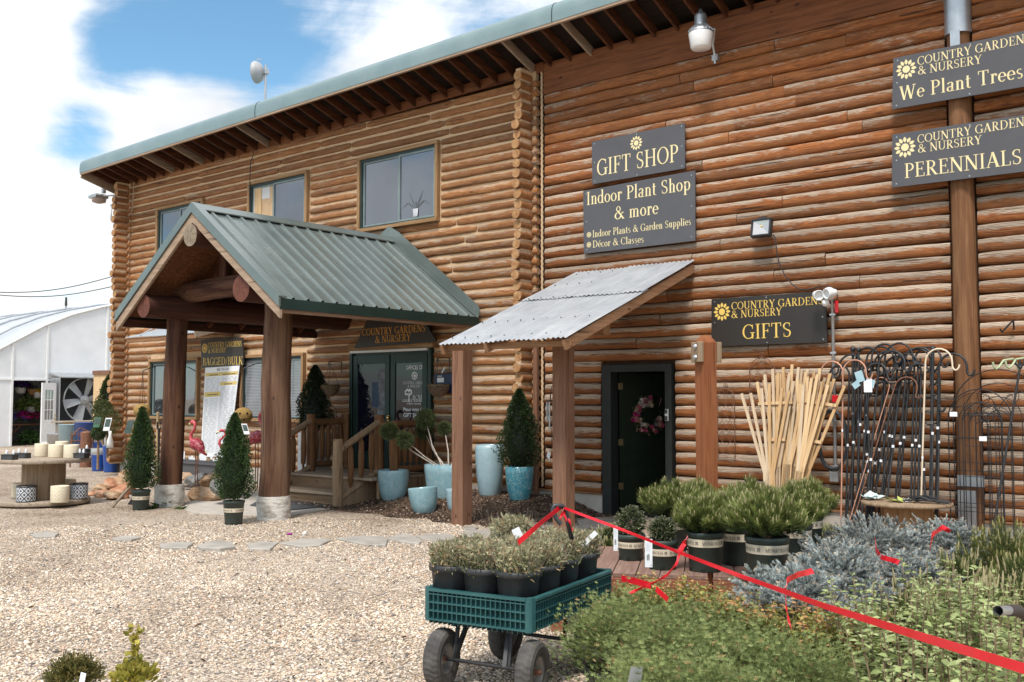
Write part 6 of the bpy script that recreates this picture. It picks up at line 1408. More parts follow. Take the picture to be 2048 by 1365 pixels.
for k in range(6):
 a = 2 * PI * k / 6 + .22; mb = MB(); e = V((0, math.cos(a), math.sin(a))); f = V((0, -math.sin(a), math.cos(a)))
 p = [fc + e * .13 - f * .09 + V((-.04, 0, 0)), fc + e * .72 - f * .17 + V((-.07, 0, 0)), fc + e * .74 + f * .15 + V((.06, 0, 0)), fc + e * .13 + f * .08 + V((.04, 0, 0))]
 mb.prism(p, (.012, 0, 0)); mb.build('blade', MAT['fan_metal'], fan)
mb = MB(); mb.lathe([(0, .07), (.13, .07), (.16, .04), (.16, -.05), (0, -.05)], 20, (0, 0, 0), 0, True, Matrix.Translation(fc) @ Matrix.Rotation(rad(90), 4, 'Y')); mb.ball((fc.x + .09, fc.y, fc.z), .035, 8, 6); mb.build('hub', MAT['fan_metal'], fan)
# white door standing open
gd_ = thing('greenhouse_door', 'white door with a nine pane window standing open by the fan', 'door', (-33.3, 15.9, .14))
A, B = V((-33.1, 15.83, 0)), V((-33.1, 16.34, 0)); A = XP(82, 883, -33.1); B = XP(110, 884, -33.35); A.z = .12; B.z = .12; dv = (B - A); nr = V((dv.y, -dv.x, 0)).normalized(); dvn = dv.normalized(); Wd = dv.length
DMx = Matrix(((dvn.x, -nr.x, 0, A.x), (dvn.y, -nr.y, 0, A.y), (0, 0, 1, A.z), (0, 0, 0, 1)))
mb = MB(); Hd = 2.0
for (a, b, c, d) in ((0, .2 * Wd, 0, Hd), (.8 * Wd, Wd, 0, Hd), (.2 * Wd, .8 * Wd, 0, .76), (.2 * Wd, .8 * Wd, 1.76, Hd)): mb.box(a, b, 0, .045, c, d, 0, DMx)
for i in (1, 2):
 mb.box(Wd * (.2 + .2 * i) - .012, Wd * (.2 + .2 * i) + .012, .004, .04, .76, 1.76, 0, DMx); mb.box(.2 * Wd, .8 * Wd, .006, .038, .76 + .333 * i - .012, .76 + .333 * i + .012, 0, DMx)
mb.build('door_leaf', MAT['white_paint'], gd_)
mb = MB(); mb.box(.2 * Wd, .8 * Wd, .018, .024, .76, 1.76, 0, DMx); mb.build('pane', MAT['glass_low'], gd_)
mb = MB(); mb.ball((.93 * Wd, -.04, .80), .03, 8, 6, 0, (1, 1, 1), 0, 3, DMx); mb.ball((.93 * Wd, -.03, .92), .022, 8, 6, 0, (1, 1, 1), 0, 3, DMx); mb.build('handle', MAT['brass'], gd_)
# timber crate and table edge beside the fan
c = at(217, 780, 0, -27.5); t = thing('timber_crate', 'pale plywood crate behind the corner of the log building', 'crate', (c.x, c.y, 0)); mb = MB(); mb.bbox(c.x - .5, c.x + .4, c.y - .2, c.y + .9, 0, c.z + .52, .01); mb.build('panel', MAT['pale_wood'], t)
mb = MB(); mb.bbox(c.x + .4, c.x + .43, c.y - .22, c.y - .12, 0, c.z + .56, .004); mb.bbox(c.x - .5, c.x + .44, c.y - .24, c.y - .2, c.z + .44, c.z + .56, .004); mb.build('batten', MAT['cedar'], t)
c = at(162, 842, 0, -30); t = thing('display_table', 'narrow wooden table top in front of the exhaust fan', 'table', (c.x, c.y, 0)); mb = MB(); mb.bbox(c.x - .4, c.x + .3, c.y - .75, c.y + .65, c.z - .05, c.z, .008); mb.build('table_top', MAT['spool_top'], t)
for s in (-.35, .55):
 mb = MB(); mb.bbox(c.x - .05, c.x + .05, c.y + s - .2, c.y + s + .1, 0, c.z - .05, .006); mb.build('leg', MAT['pale_wood'], t)
# power lines and mast far behind
for i, (a, b) in enumerate((((-40, 584), (240, 549)), ((-40, 587), (240, 570)))):
 t = thing('power_line', ('upper' if i == 0 else 'lower') + ' thin power line crossing the sky above the greenhouse', 'cable', DP(*a, 70)); mb = MB(); p0, p1 = DP(*a, 66), DP(*b, 70)
 mb.tube([p0 + (p1 - p0) * q / 12 - V((0, 0, .5 * math.sin(PI * q / 12))) for q in range(13)], .032, 5); mb.build('wire', MAT['ink'], t)
c = DP(132, 612, 52); t = thing('mast_antenna', 'short dark whip antenna standing up behind the greenhouse roof', 'antenna', c); mb = MB(); mb.tube([(c.x, c.y, 0), (c.x, c.y, c.z + .1)], .03, 5); mb.tube([(c.x, c.y, c.z + .0), (c.x, c.y, c.z + .45)], [.07, .05], 6); mb.build('mast', MAT['ink'], t)
# ------------------------------------------------------------------ cable spool table with planters
sc_ = G(86, 1005, .03); sx, sy_ = sc_.x, sc_.y; RS = .66; ZT = .70
sp = thing('cable_spool', 'grey wooden cable spool table with planters on the gravel at the left', 'table', (sx, sy_, 0))
mb = MB(); mb.lathe([(0, .025), (RS, .025), (RS + .006, .04), (RS + .006, .075), (RS, .085), (0, .085)], 44, (sx, sy_, 0)); mb.build('bottom_disc', MAT['spool_top'], sp)
mb = MB(); mb.lathe([(0, ZT - .06), (RS, ZT - .06), (RS + .006, ZT - .045), (RS + .006, ZT - .012), (RS, ZT), (0, ZT)], 44, (sx, sy_, 0)); mb.build('top_disc', MAT['spool_top'], sp)
mb = MB(); n = 13
for k in range(n):
 a = 2 * PI * k / n; mb.bbox(-.028, .0, -.072, .072, .086, ZT - .061, .004, 0, Matrix.Translation((sx + .30 * math.cos(a), sy_ + .30 * math.sin(a), 0)) @ Matrix.Rotation(a, 4, 'Z'))
mb.build('drum', MAT['spool_wood'], sp)
def diamond_mat(name, c0, c1, k):
 """diamond relief pattern of the ceramic planters, laid round the pot in cylindrical coordinates"""
 m, nt, bs = base(name); tcn = nt.nodes.new('ShaderNodeTexCoord'); s = nt.nodes.new('ShaderNodeSeparateXYZ'); nt.links.new(tcn.outputs['Object'], s.inputs[0])
 u = nmath(nt, 'MULTIPLY', nmath(nt, 'ARCTAN2', s.outputs[1], s.outputs[0]), 4 / PI); v = nmath(nt, 'MULTIPLY', s.outputs[2], 9.0)
 pu = nmath(nt, 'ABSOLUTE', nmath(nt, 'SUBTRACT', nmath(nt, 'FRACT', u), .5)); pv = nmath(nt, 'ABSOLUTE', nmath(nt, 'SUBTRACT', nmath(nt, 'FRACT', v), .5))
 w = nmath(nt, 'FRACT', nmath(nt, 'MULTIPLY', nmath(nt, 'ADD', pu, pv), k)); sel = nmath(nt, 'GREATER_THAN', w, .48)
 nt.links.new(mixc(nt, c0, c1, sel), bs.inputs['Base Color']); bs.inputs['Roughness'].default_value = .6; bump(nt, bs, sel, .35, .004); return m
MAT['cream_pot'] = diamond_mat('cream relief ceramic', (.62, .52, .35), (.76, .68, .53), 2.5); MAT['dark_pot'] = diamond_mat('slate blue patterned ceramic', (.035, .04, .05), (.58, .59, .61), 2.5)
def cyl_pot(px_, py_, z, r, h, mat, label, grp):
 p = G(px_, py_, z); c = V((p.x, p.y + r * .6, z + .001)); t = thing('planter_pot', label, 'plant pot', c, random.uniform(0, .6), grp)
 mb = MB(); mb.lathe([(0, 0), (r * .97, 0), (r, .01), (r, h - .01), (r - .004, h), (r - .016, h), (r - .018, h * .3), (0, h * .3)], 36); o = mb.build('pot_body', mat, t, True)
 if mat is MAT['dark_pot']:
  mb = MB(); mb.lathe([(r + .003, h - .02), (r + .004, h + .003), (r - .02, h + .003), (r - .02, h - .02)], 36); mb.lathe([(r + .002, .0), (r + .004, .012), (r + .002, .015)], 36); mb.build('rim', MAT['sign_brown'], t, True)
 return t
zt = ZT; zb = .085
for (x, y, z, r, h, m, lab) in ((75, 914, zt, .102, .2, 'cream_pot', 'cream patterned pot standing at the left of three on the spool top'), (103, 916, zt, .112, .2, 'cream_pot', 'cream patterned pot standing in the middle of three on the spool top'), (134, 917, zt, .112, .2, 'cream_pot', 'cream patterned pot standing at the right of three on the spool top'),
        (116, 908, zt, .10, .2, 'cream_pot', 'cream patterned pot mostly hidden at the back of the spool top'),
        (29, 996, zb, .105, .22, 'cream_pot', 'cream pot behind the patterned slate pot on the spool base'), (41, 1005, zb, .133, .235, 'dark_pot', 'slate blue patterned pot on the left of the spool base'), (109, 1006, zb, .128, .24, 'cream_pot', 'cream patterned pot in front of the spool drum'), (149, 999, zb, .122, .235, 'dark_pot', 'slate blue patterned pot on the right of the spool base'), (131, 990, zb, .10, .24, 'cream_pot', 'cream pot mostly hidden behind the right slate pot')):
 cyl_pot(x, y, z, r, h, MAT[m], lab, 'ceramic pots on the cable spool')
def tray(px_, py_, z, w, label, n=2):
 p = G(px_, py_, z); t = thing('seedling_tray', label, 'tray', p, .4, 'black trays on the cable spool')
 mb = MB(); h = .075
 for (a, b, c, d) in ((-w, w, -.06, -.055), (-w, w, .055, .06), (-w, -w + .006, -.055, .055), (w - .006, w, -.055, .055)): mb.box(a, b, c, d, 0, h)
 mb.box(-w - .008, w + .008, -.068, .068, h, h + .006); mb.box(-w, w, -.055, .055, 0, .01); mb.build('tray_body', MAT['black_plastic'], t, True)
 rr = random.Random(px_)
 for k in range(n): x = -w * .6 + 1.2 * w * k / max(1, n - 1); mb = MB(); mb.lathe([(.012, h), (.02, h + .03), (.008, h + .065), (0, h + .07)], 8, (x, rr.uniform(-.02, .02), 0)); mb.build('cutting', MAT['paper'], t, True)
 return t
tray(19, 920, zt, .10, 'black seedling tray at the far left of the spool top'); tray(45, 917, zt, .10, 'black seedling tray beside the left cream pot on the spool'); tray(160, 917, zt, .12, 'black seedling tray at the right edge of the spool top', 3); tray(165, 908, zt, .11, 'black seedling tray at the back right of the spool top', 2)
# ------------------------------------------------------------------ blue pots, brown post, conifers beyond the spool
def cobalt(px_, py_, r, h, label):
 p = G(px_, py_); t = thing('glazed_pot', label, 'plant pot', (p.x, p.y + r * .5, 0), 0, 'cobalt pots by the building corner'); mb = MB()
 mb.lathe([(0, 0), (r * .78, 0), (r * .82, .02), (r, h * .72)], 28); mb.build('pot_body', MAT['glaze_d'], t, True)
 mb = MB(); mb.lathe([(r, h * .72), (r * 1.03, h * .78), (r * 1.06, h), (r * .95, h), (r * .9, h * .85), (0, h * .84)], 28); mb.build('rim', mk('grey stone glaze', (.22, .22, .215), (.36, .355, .34), sc=14, rough=.6, bmp=.2) if 'gsg' not in MAT else MAT['gsg'], t, True); return t
MAT['gsg'] = mk('grey stone glaze', (.22, .22, .215), (.36, .355, .34), sc=14, rough=.6, bmp=.2)
cobalt(214, 945, .19, .80, 'tall cobalt blue pot with a grey rim beside the brown post'); cobalt(190, 943, .17, .50, 'short cobalt blue pot left of the tall cobalt pot'); p = G(196, 930); cobalt(192, 932, .19, .78, 'cobalt pot holding a clipped conifer behind the short blue pot'); cobalt(213, 927, .19, .86, 'cobalt pot standing behind the tall cobalt pot'); cobalt(168, 925, .2, .7, 'blue and white pot behind the rusty stand')
p = G(237, 944); t = thing('bollard_post', 'brown painted round post beside the tall cobalt pot', 'post', p); mb = MB(); mb.tube([(p.x, p.y, 0), (p.x, p.y, .88)], [.135, .13], 18); mb.lathe([(.13, .88), (.10, .91), (0, .915)], 18, p); mb.build('post_body', mk('brown paint', (.06, .036, .028), (.10, .062, .048), sc=5, rough=.6, bmp=.1), t)
p = G(171, 935); t = thing('bollard_post', 'brown painted round post behind the rusty stand', 'post', p); mb = MB(); mb.tube([(p.x, p.y, 0), (p.x, p.y, .80)], [.13, .125], 18); mb.lathe([(.125, .80), (.10, .83), (0, .835)], 18, p); mb.build('post_body', MAT['rust_metal'], t)
t = arborvitae('slender arborvitae between the fan and the building corner', V((-25.2, 13.9, .0)), 1.75, .45, 12, None, lambda t: t.__setitem__('pot_h', .5), 3600, ((.012, .025, .007), (.08, .115, .028)), .06);
mb = MB(); mb.lathe([(0, 0), (.2, 0), (.26, .5), (0, .5)], 20); mb.build('pot', MAT['glaze_d'], t, True)
def topiary(px_, py_, dist, rads, label, col=((.03, .045, .012), (.13, .15, .05))):
 c = DP(px_, py_, dist); t = thing('topiary', label, 'topiary', c); lb = LB(); rg = np.random.default_rng(int(px_)); mb = MB(); z = 0
 for i, (dz, r) in enumerate(rads):
  n = 1700; D = unit(rg.normal(size=(n, 3))); P = D * r * rg.uniform(.6, 1, (n, 1)) + np.array([0, 0, dz]); lb.leaves(P, unit(D + rg.normal(size=(n, 3)) * .6), unit(rg.normal(size=(n, 3)) + D), .03, .010, cmix(col[0], col[1], rg.random(n)))
 mb.tube([(0, 0, -.75), (0, 0, rads[-1][0])], .025, 6); mb.build('stem', MAT['bark'], t, True); lb.build('foliage', MAT['leaf'], t); return t
topiary(216, 843, 20.6, ((0, .28),), 'round clipped boxwood ball above the tall cobalt pot')
topiary(207, 818, 20.9, ((0, .19),), 'small clipped ball topiary against the slender arborvitae')
topiary(197, 866, 20.4, ((0, .15),), 'little conifer tuft at the rim of a cobalt pot', ((.02, .04, .012), (.08, .12, .04)))
plant_label(DP(212, 862, 20.1), .13, .26, 'white hang tag on the boxwood ball by the cobalt pots'); plant_label(DP(192, 855, 20.1), .13, .2, 'green hang tag left of the boxwood ball', mk('green card', (.05, .15, .08), (.1, .2, .12), rough=.6, bmp=0)); plant_label(DP(254, 868, 15.2), .10, .2, 'dark hang tag on the left cone arborvitae', mk('dark card', (.05, .08, .07), (.1, .13, .12), rough=.6, bmp=0), .3)
t = thing('plant_bottle', 'white slender bottle on the rim of the tall cobalt pot', 'bottle', DP(220, 882, 20.3)); c = t.location; mb = MB(); mb.lathe([(0, -.14), (.07, -.14), (.06, 0), (.03, .1), (.03, .2), (0, .2)], 12, c); mb.build('bottle_body', MAT['white_paint'], t)
# rusty iron garden stand
p = G(140, 935); t = thing('iron_stand', 'rusty curved iron garden bench behind the spool table', 'bench', p); mb = MB()
for dx in (0, .45):
 q = V((p.x + dx * .2, p.y + dx, 0)); mb.tube([q, q + V((0, 0, .45)), q + V((-.1, .1, .75)), q + V((-.15, .3, .9)), q + V((-.1, .5, .8)), q + V((0, .62, .4)), q + V((0, .65, 0))], .018, 6)
for z in (.42, .6, .75): mb.tube([(p.x - .05, p.y, z), (p.x + .05, p.y + 1.05, z)], .014, 6)
for k in range(6): mb.tube([(p.x - .02 + .1 * (k / 6), p.y + 1.05 * k / 6, .42), (p.x - .1 + .1 * k / 6, p.y + 1.05 * k / 6 + .06, .82)], .008, 5)
mb.build('frame', MAT['rust_metal'], t)
for i, (x, y, d, s, c_, lab) in enumerate(((118, 884, 26, .3, 'galv_plain', 'grey tub below the exhaust fan'), (100, 900, 27, .24, 'white_paint', 'white tub at the foot of the white greenhouse door'), (140, 866, 25.0, .28, 'glaze_b', 'pale patterned pot right of the grey tub'), (176, 862, 24.8, .32, 'glaze_d', 'dark blue patterned pot in front of the fan housing'))):
 c = DP(x, y, d); t = thing('garden_tub', lab, 'plant pot', (c.x, c.y, 0)); mb = MB(); hh = c.z + .2; mb.lathe([(0, 0), (s * .8, 0), (s, hh), (s * 1.04, hh + .01), (s * .9, hh), (s * .88, hh - .06), (0, hh - .06)], 24); mb.build('pot_body', MAT[c_], t, True)
# ------------------------------------------------------------------ rocks
MAT['rock_red'] = mk('red sandstone', (.20, .06, .03), (.42, .20, .11), (.58, .42, .30), sc=4.5, rough=.85, bmp=.8, bd=.03)
MAT['rock_tan'] = mk('tan sandstone', (.14, .065, .03), (.40, .24, .13), (.60, .47, .34), sc=5, rough=.85, bmp=.8, bd=.03)
MAT['rock_grey'] = mk('grey boulder', (.17, .17, .165), (.28, .275, .265), sc=5, rough=.85, bmp=.6, bd=.03)
def rock(px_, py_, s, mat, label, grp, seed, hz=None, z0=0):
 p = G(px_, py_, z0); c = V((p.x, p.y + s[1] * .5, z0 + s[2] * .42)); t = MB(); rr = random.Random(seed); bm_v = []
 nu, nv_ = 24, 15; planes = [(V((rr.gauss(0, 1), rr.gauss(0, 1), rr.gauss(0, .8))).normalized(), rr.uniform(.5, .85)) for _ in range(17)]
 for i in range(nv_ + 1):
  th = PI * i / nv_
  for j in range(nu):
   a = 2 * PI * j / nu; d = V((math.sin(th) * math.cos(a), math.sin(th) * math.sin(a), math.cos(th))); k = 1.0
   for (pn, pd) in planes:
    q = d.dot(pn)
    if q > 1e-3: k = min(k, pd / q)
   k *= 1 + .07 * noise.noise(d * 3 + V((seed, 0, 0))) + .05 * noise.noise(d * 9 + V((0, seed, 0))); bm_v.append((d.x * k * s[0], d.y * k * s[1], d.z * k * s[2]))
 t.add(bm_v, [(i * nu + j, (i + 1) * nu + j, (i + 1) * nu + (j + 1) % nu, i * nu + (j + 1) % nu) for i in range(nv_) for j in range(nu)], 0, False)
 o = t.build('rock', mat); o.location = c; o.rotation_euler[2] = rr.uniform(-.4, .4); return tag(o, label, 'rock', grp)
GRK = 'rocks behind the porch posts'
rock(398, 1003, (.40, .26, .21), MAT['rock_tan'], 'largest tan sandstone boulder between the porch posts', GRK, 3)
rock(437, 1000, (.2, .2, .24), MAT['rock_grey'], 'grey upright rock left of the right arborvitae', GRK, 4); rock(412, 966, (.32, .22, .14), MAT['rock_tan'], 'tan boulder on top of the biggest boulder between the posts', GRK, 5, z0=.2); rock(372, 968, (.2, .18, .12), MAT['rock_grey'], 'small grey boulder under the clear flamingo', GRK, 6, z0=.18); rock(392, 966, (.2, .18, .12), MAT['rock_grey'], 'second grey boulder under the flamingo legs', GRK, 7, z0=.2)
rock(430, 985, (.3, .2, .18), MAT['rock_grey'], 'dark boulder tucked behind the right arborvitae', GRK, 8, z0=.2); rock(362, 958, (.18, .16, .10), MAT['rock_tan'], 'small tan rock by the dark left porch post', GRK, 18, z0=.2)
for i, (x, y, s, m, lab) in enumerate(((196, 995, (.2, .16, .11), 'rock_red', 'flat red rock at the left of the red rock pile'), (213, 1000, (.26, .2, .13), 'rock_tan', 'broad tan rock low in the red rock pile'), (232, 998, (.22, .2, .16), 'rock_red', 'dark red rock in the middle of the rock pile'), (212, 982, (.2, .2, .16), 'rock_red', 'red rock on top of the rock pile'), (190, 984, (.17, .16, .12), 'rock_tan', 'small tan rock at the back of the red pile'), (246, 990, (.18, .2, .2), 'rock_red', 'upright red rock beside the left arborvitae'), (228, 978, (.2, .16, .16), 'rock_tan', 'tan rock at the back of the red rock pile'), (240, 972, (.24, .2, .22), 'rock_tan', 'large tan rock behind the left arborvitae'), (178, 992, (.13, .12, .07), 'rock_red', 'smallest red stone at the edge of the spool base'))):
 rock(x, y, s, MAT[m], lab, 'red rocks left of the porch', 30 + i)
rock(607, 1080 - 8, (.055, .045, .04), MAT['birch'], 'single white stone on the gravel before the right porch post', None, 50)
# tools: a spade handle leaning, a broom head and a weathered stick
p0, p1 = G(290, 940), DP(316, 825, 15.6); t = thing('leaning_handle', 'pale wooden tool handle leaning beside the left porch post', 'tool', p0); mb = MB(); mb.tube([V((p1.x - .18, p1.y + .1, .05)), p1], .022, 8); mb.build('shaft', MAT['pale_wood'], t)
p1 = DP(318, 858, 15.3); t = thing('garden_fork', 'black handled garden fork leaning on the left porch post', 'tool', p1); mb = MB(); mb.tube([V((p1.x - .15, p1.y + .1, .05)), p1], .016, 8); mb.tube([p1 + V((-.05, 0, .0)), p1 + V((-.05, 0, .1)), p1 + V((.05, 0, .1)), p1 + V((.05, 0, .0)), p1 + V((-.05, 0, .0))], .012, 6); mb.build('shaft', MAT['black_metal'], t)
p = G(252, 1012); t = thing('push_broom', 'black bristled broom head with a yellow block behind the left arborvitae pot', 'broom', p); mb = MB(); mb.prism([p + V((-.14, .1, .0)), p + V((.15, .16, .0)), p + V((.12, .2, .17)), p + V((-.03, .15, .17))], (.03, .08, 0)); mb.build('bristles', MAT['black_metal'], t); mb = MB(); mb.beam(p + V((-.03, .18, .19)), p + V((.14, .24, .19)), .06, .05); mb.build('block', MAT['letters_gold'], t)
p = G(224, 1016); t = thing('weathered_board', 'weathered grey stick leaning beside the broom head', 'board', p); mb = MB(); mb.beam(p + V((0, 0, .01)), p + V((.22, .14, .30)), .05, .03); mb.build('board_body', MAT['spool_top'], t)
# ------------------------------------------------------------------ flamingos and plant tray between the posts
MAT['flamingo'] = mk('painted flamingo metal', (.16, .005, .015), (.36, .02, .04), (.62, .33, .31), sc=18, st=(1, 1, 2), rough=.4, bmp=.3, spec=.5)
MAT['flamingo_neck'] = mk('pink neck paint', (.50, .05, .07), (.60, .12, .13), sc=8, rough=.4, bmp=.1)
def flamingo(px_, py_, Y, s, face, label, flip=1):
 c = W(px_, py_, Y); t = thing('flamingo', label, 'garden ornament', c, 0, 'pink metal flamingos by the porch'); R_ = Matrix.Translation(c) @ Matrix.Rotation(face, 4, 'Z') @ Matrix.Diagonal((s * flip, s, s, 1))
 mb = MB(); body = [(-.21, .0, -.10, .015), (-.14, .0, -.04, .06), (-.05, 0, .015, .098), (.04, 0, .04, .10), (.10, 0, .06, .07), (.14, 0, .09, .035)]
 mb.tube([R_ @ V((a, b, c_)) for a, b, c_, r in body], [r * s for *_, r in body], 14)
 for k in range(7): q = R_ @ V((-.06 - .02 * k, -.07 + .004 * k, .03 - .018 * k)); mb.beam(q, R_ @ V((-.17 - .018 * k, -.05 + .01 * k, -.06 - .012 * k)), .012, .035)
 mb.build('body', MAT['flamingo'], t)
 mb = MB(); nk = [(.11, 0, .07), (.15, 0, .12), (.145, 0, .18), (.10, 0, .22), (.04, 0, .25), (.0, 0, .29), (-.0, 0, .345), (.03, 0, .385), (.075, 0, .395), (.11, 0, .375)]
 nk = [(.12, 0, .07), (.165, 0, .13), (.15, 0, .20), (.10, 0, .245), (.055, 0, .29), (.05, 0, .345), (.08, 0, .385), (.125, 0, .395), (.165, 0, .375)]
 mb.tube([R_ @ V(q) for q in nk], [.035 * s, .03 * s, .025 * s, .023 * s, .022 * s, .022 * s, .026 * s, .033 * s, .024 * s], 10); mb.build('neck', MAT['flamingo_neck'], t)
 mb = MB(); mb.tube([R_ @ V((.165, 0, .375)), R_ @ V((.205, 0, .355)), R_ @ V((.225, 0, .32))], [.02 * s, .016 * s, .004 * s], 8); mb.build('beak', MAT['letters_cream'], t); mb = MB(); mb.tube([R_ @ V((.212, 0, .345)), R_ @ V((.226, 0, .318))], [.014 * s, .004 * s], 8); mb.build('beak_tip', MAT['black_metal'], t)
 for (dx) in (-.02, .04):
  mb = MB(); a = R_ @ V((dx, .01, -.04)); mb.tube([a, (a.x + .01, a.y, (a.z + .2) / 2), (a.x, a.y, .15)], .009, 6); mb.build('leg', MAT['rust_metal'], t)
flamingo(393, 893, 9.5, 1.02, rad(0), 'red pink metal flamingo standing clear between the porch posts', -1)
flamingo(455, 900, 10.9, .9, rad(60), 'pink metal flamingo half hidden left of the right arborvitae', -1)
flamingo(514, 878, 9.9, 1.05, rad(180), 'pink metal flamingo behind the hang tag by the right porch post', -1)
c = W(412, 925, 10.4); t = thing('plant_bench', 'black metal plant bench with small white labels under the price list', 'bench', (c.x, c.y, 0)); mb = MB(); mb.bbox(c.x - .75, c.x + .75, c.y - .3, c.y + .3, c.z - .02, c.z + .035, .006); mb.bbox(c.x - .68, c.x + .68, c.y - .27, c.y + .27, c.z - .22, c.z - .021, .006); mb.bbox(c.x - .75, c.x + .75, c.y - .3, c.y - .27, c.z + .036, c.z + .06, .003); mb.build('bench_top', MAT['sign_grey'], t)
for (a, b) in ((-.6, -.25), (.6, -.25), (-.6, .25), (.6, .25)):
 mb = MB(); mb.bbox(c.x + a - .025, c.x + a + .025, c.y + b - .025, c.y + b + .025, 0, c.z - .22, .003); mb.build('leg', MAT['black_metal'], t)
mb = MB()
for k in range(13): q = V((c.x - .65 + k * .11, c.y - .25 + .1 * (k % 3), c.z + .035)); hh = (.08, .11, .05, .16)[k % 4]; mb.box(q.x - .035, q.x + .035, q.y, q.y + .004, q.z, q.z + hh)
mb.build('label_cards', MAT['paper'], t)
mb = MB()
for k in range(16): mb.ball((c.x - .68 + k * .09, c.y - .2 + .12 * (k % 4), c.z + .06), .04, 7, 5, 0, (1, 1, .7), .4, 9)
mb.build('seedlings', MAT['rock_tan'], t)
# ------------------------------------------------------------------ flagstones, weeds and small litter on the gravel
MAT['flag'] = mk('grey flagstone', (.24, .22, .19), (.34, .31, .27), (.42, .38, .33), sc=3, rough=.8, bmp=.35, bd=.012)
flags = [([(562, 1090), (600, 1081), (655, 1081), (661, 1084), (640, 1094), (600, 1097)], 'grey flagstone in front of the right porch post'), ([(672, 1080), (720, 1075), (768, 1076), (776, 1083), (772, 1094), (735, 1094)], 'long flagstone in the middle of the row'), ([(770, 1080), (800, 1072), (820, 1072), (845, 1086), (838, 1091), (805, 1087)], 'diamond shaped flagstone in the row'), ([(832, 1075), (860, 1071), (905, 1072), (912, 1082), (880, 1087), (845, 1081)], 'flagstone left of the cart plants'),
   ([(395, 1098), (425, 1088), (462, 1089), (470, 1100), (440, 1104), (400, 1103)], 'flagstone with a chipped front edge at the left of the row'), ([(318, 1092), (350, 1088), (390, 1088), (375, 1099), (325, 1100)], 'bluish flagstone second from the left end of the row'), ([(495, 1091), (520, 1087), (558, 1088), (540, 1102), (498, 1102)], 'square flagstone between the chipped one and the porch post'), ([(222, 1080), (250, 1075), (285, 1078), (262, 1084), (228, 1083)], 'small half buried flagstone left of the arborvitaes'), ([(60, 1072), (95, 1066), (118, 1070), (110, 1076), (70, 1077)], 'faint half buried flagstone at the far left'),
   ([(918, 1074), (935, 1064), (975, 1062), (1040, 1060), (1060, 1072), (1000, 1080), (950, 1080)], 'large flagstone between the awning posts'), ([(1040, 1052), (1090, 1046), (1120, 1050), (1180, 1058), (1140, 1072), (1070, 1066)], 'flagstone at the foot of the right awning post'), ([(1150, 1040), (1200, 1038), (1225, 1044), (1215, 1062), (1165, 1056)], 'flagstone before the gift shop door'), ([(925, 1060), (940, 1055), (958, 1058), (950, 1062)], 'tiny flagstone chip at the foot of the left awning post')]
for i, (pts, lab) in enumerate(flags):
 q = [G(x, y) for x, y in pts]; mb = MB(); c = sum(q, V((0, 0, 0))) / len(q); ring = []
 for a, b in zip(q, q[1:] + q[:1]):
  for k in range(4): p = a + (b - a) * k / 4; p = c + (p - c) * (1 + .06 * noise.noise(p * 5)); ring.append(p)
 n = len(ring); top = .022 if i != 4 else .04
 vs = [V((p.x, p.y, -.02)) for p in ring] + [V((p.x, p.y, top - .008)) for p in ring] + [V((c.x + (p.x - c.x) * .965, c.y + (p.y - c.y) * .965, top + .003 * noise.noise(p * 9))) for p in ring]
 mb.add(vs, [(k, (k + 1) % n, n + (k + 1) % n, n + k) for k in range(n)] + [(n + k, n + (k + 1) % n, 2 * n + (k + 1) % n, 2 * n + k) for k in range(n)] + [tuple(range(2 * n, 3 * n))], 0, False)
 tag(mb.build('flagstone', MAT['flag']), lab, 'stepping stone', 'flagstones set in the gravel')
def weed(px_, py_, r, n, label, fl=None):
 p = G(px_, py_); t = thing('weed', label, 'plant', p); rg = np.random.default_rng(int(px_)); a = rg.uniform(0, 2 * PI, n); el = rg.uniform(.1, .7, n); D = np.stack([np.cos(a) * np.cos(el), np.sin(a) * np.cos(el), np.sin(el)], 1); P = np.stack([np.cos(a) * r * .4 * rg.random(n), np.sin(a) * r * .4 * rg.random(n), np.full(n, .005)], 1)
 lb = LB(); lb.leaves(P, D, unit(rg.normal(size=(n, 3)) * .2 + [0, 0, 1]), r * rg.uniform(.4, 1, n), r * .1, cmix((.03, .07, .015), (.1, .17, .04), rg.random(n))); lb.build('foliage', MAT['leaf'], t)
 if fl:
  mb = MB(); mb.ball((fl[0], 0, .06), .022, 8, 5, 0, (1, 1, .6)); mb.build('flower', MAT['letters_gold'] if fl[1] else MAT['ribbon'], t, True)
weed(325, 1014, .2, 90, 'dandelion with a yellow flower beside the birch footed left post', (.02, 1)); weed(362, 1019, .1, 40, 'tiny weed in the gravel right of the dandelion'); weed(592, 1047, .06, 14, 'tiny weed beside the white stone'); weed(300, 1018, .12, 50, 'low weed against the left arborvitae pot')
p = G(579, 1068, .012); mb = MB()
for k in range(5): a = 2 * PI * k / 5; mb.ball((p.x + .018 * math.cos(a), p.y + .018 * math.sin(a), p.z), .02, 7, 4, 0, (1, 1, .45))
o = mb.build('fallen_flower', mk('magenta petal', (.28, .01, .22), (.38, .02, .3), rough=.5, bmp=0)); tag(o, 'single magenta flower fallen on the gravel', 'flower')
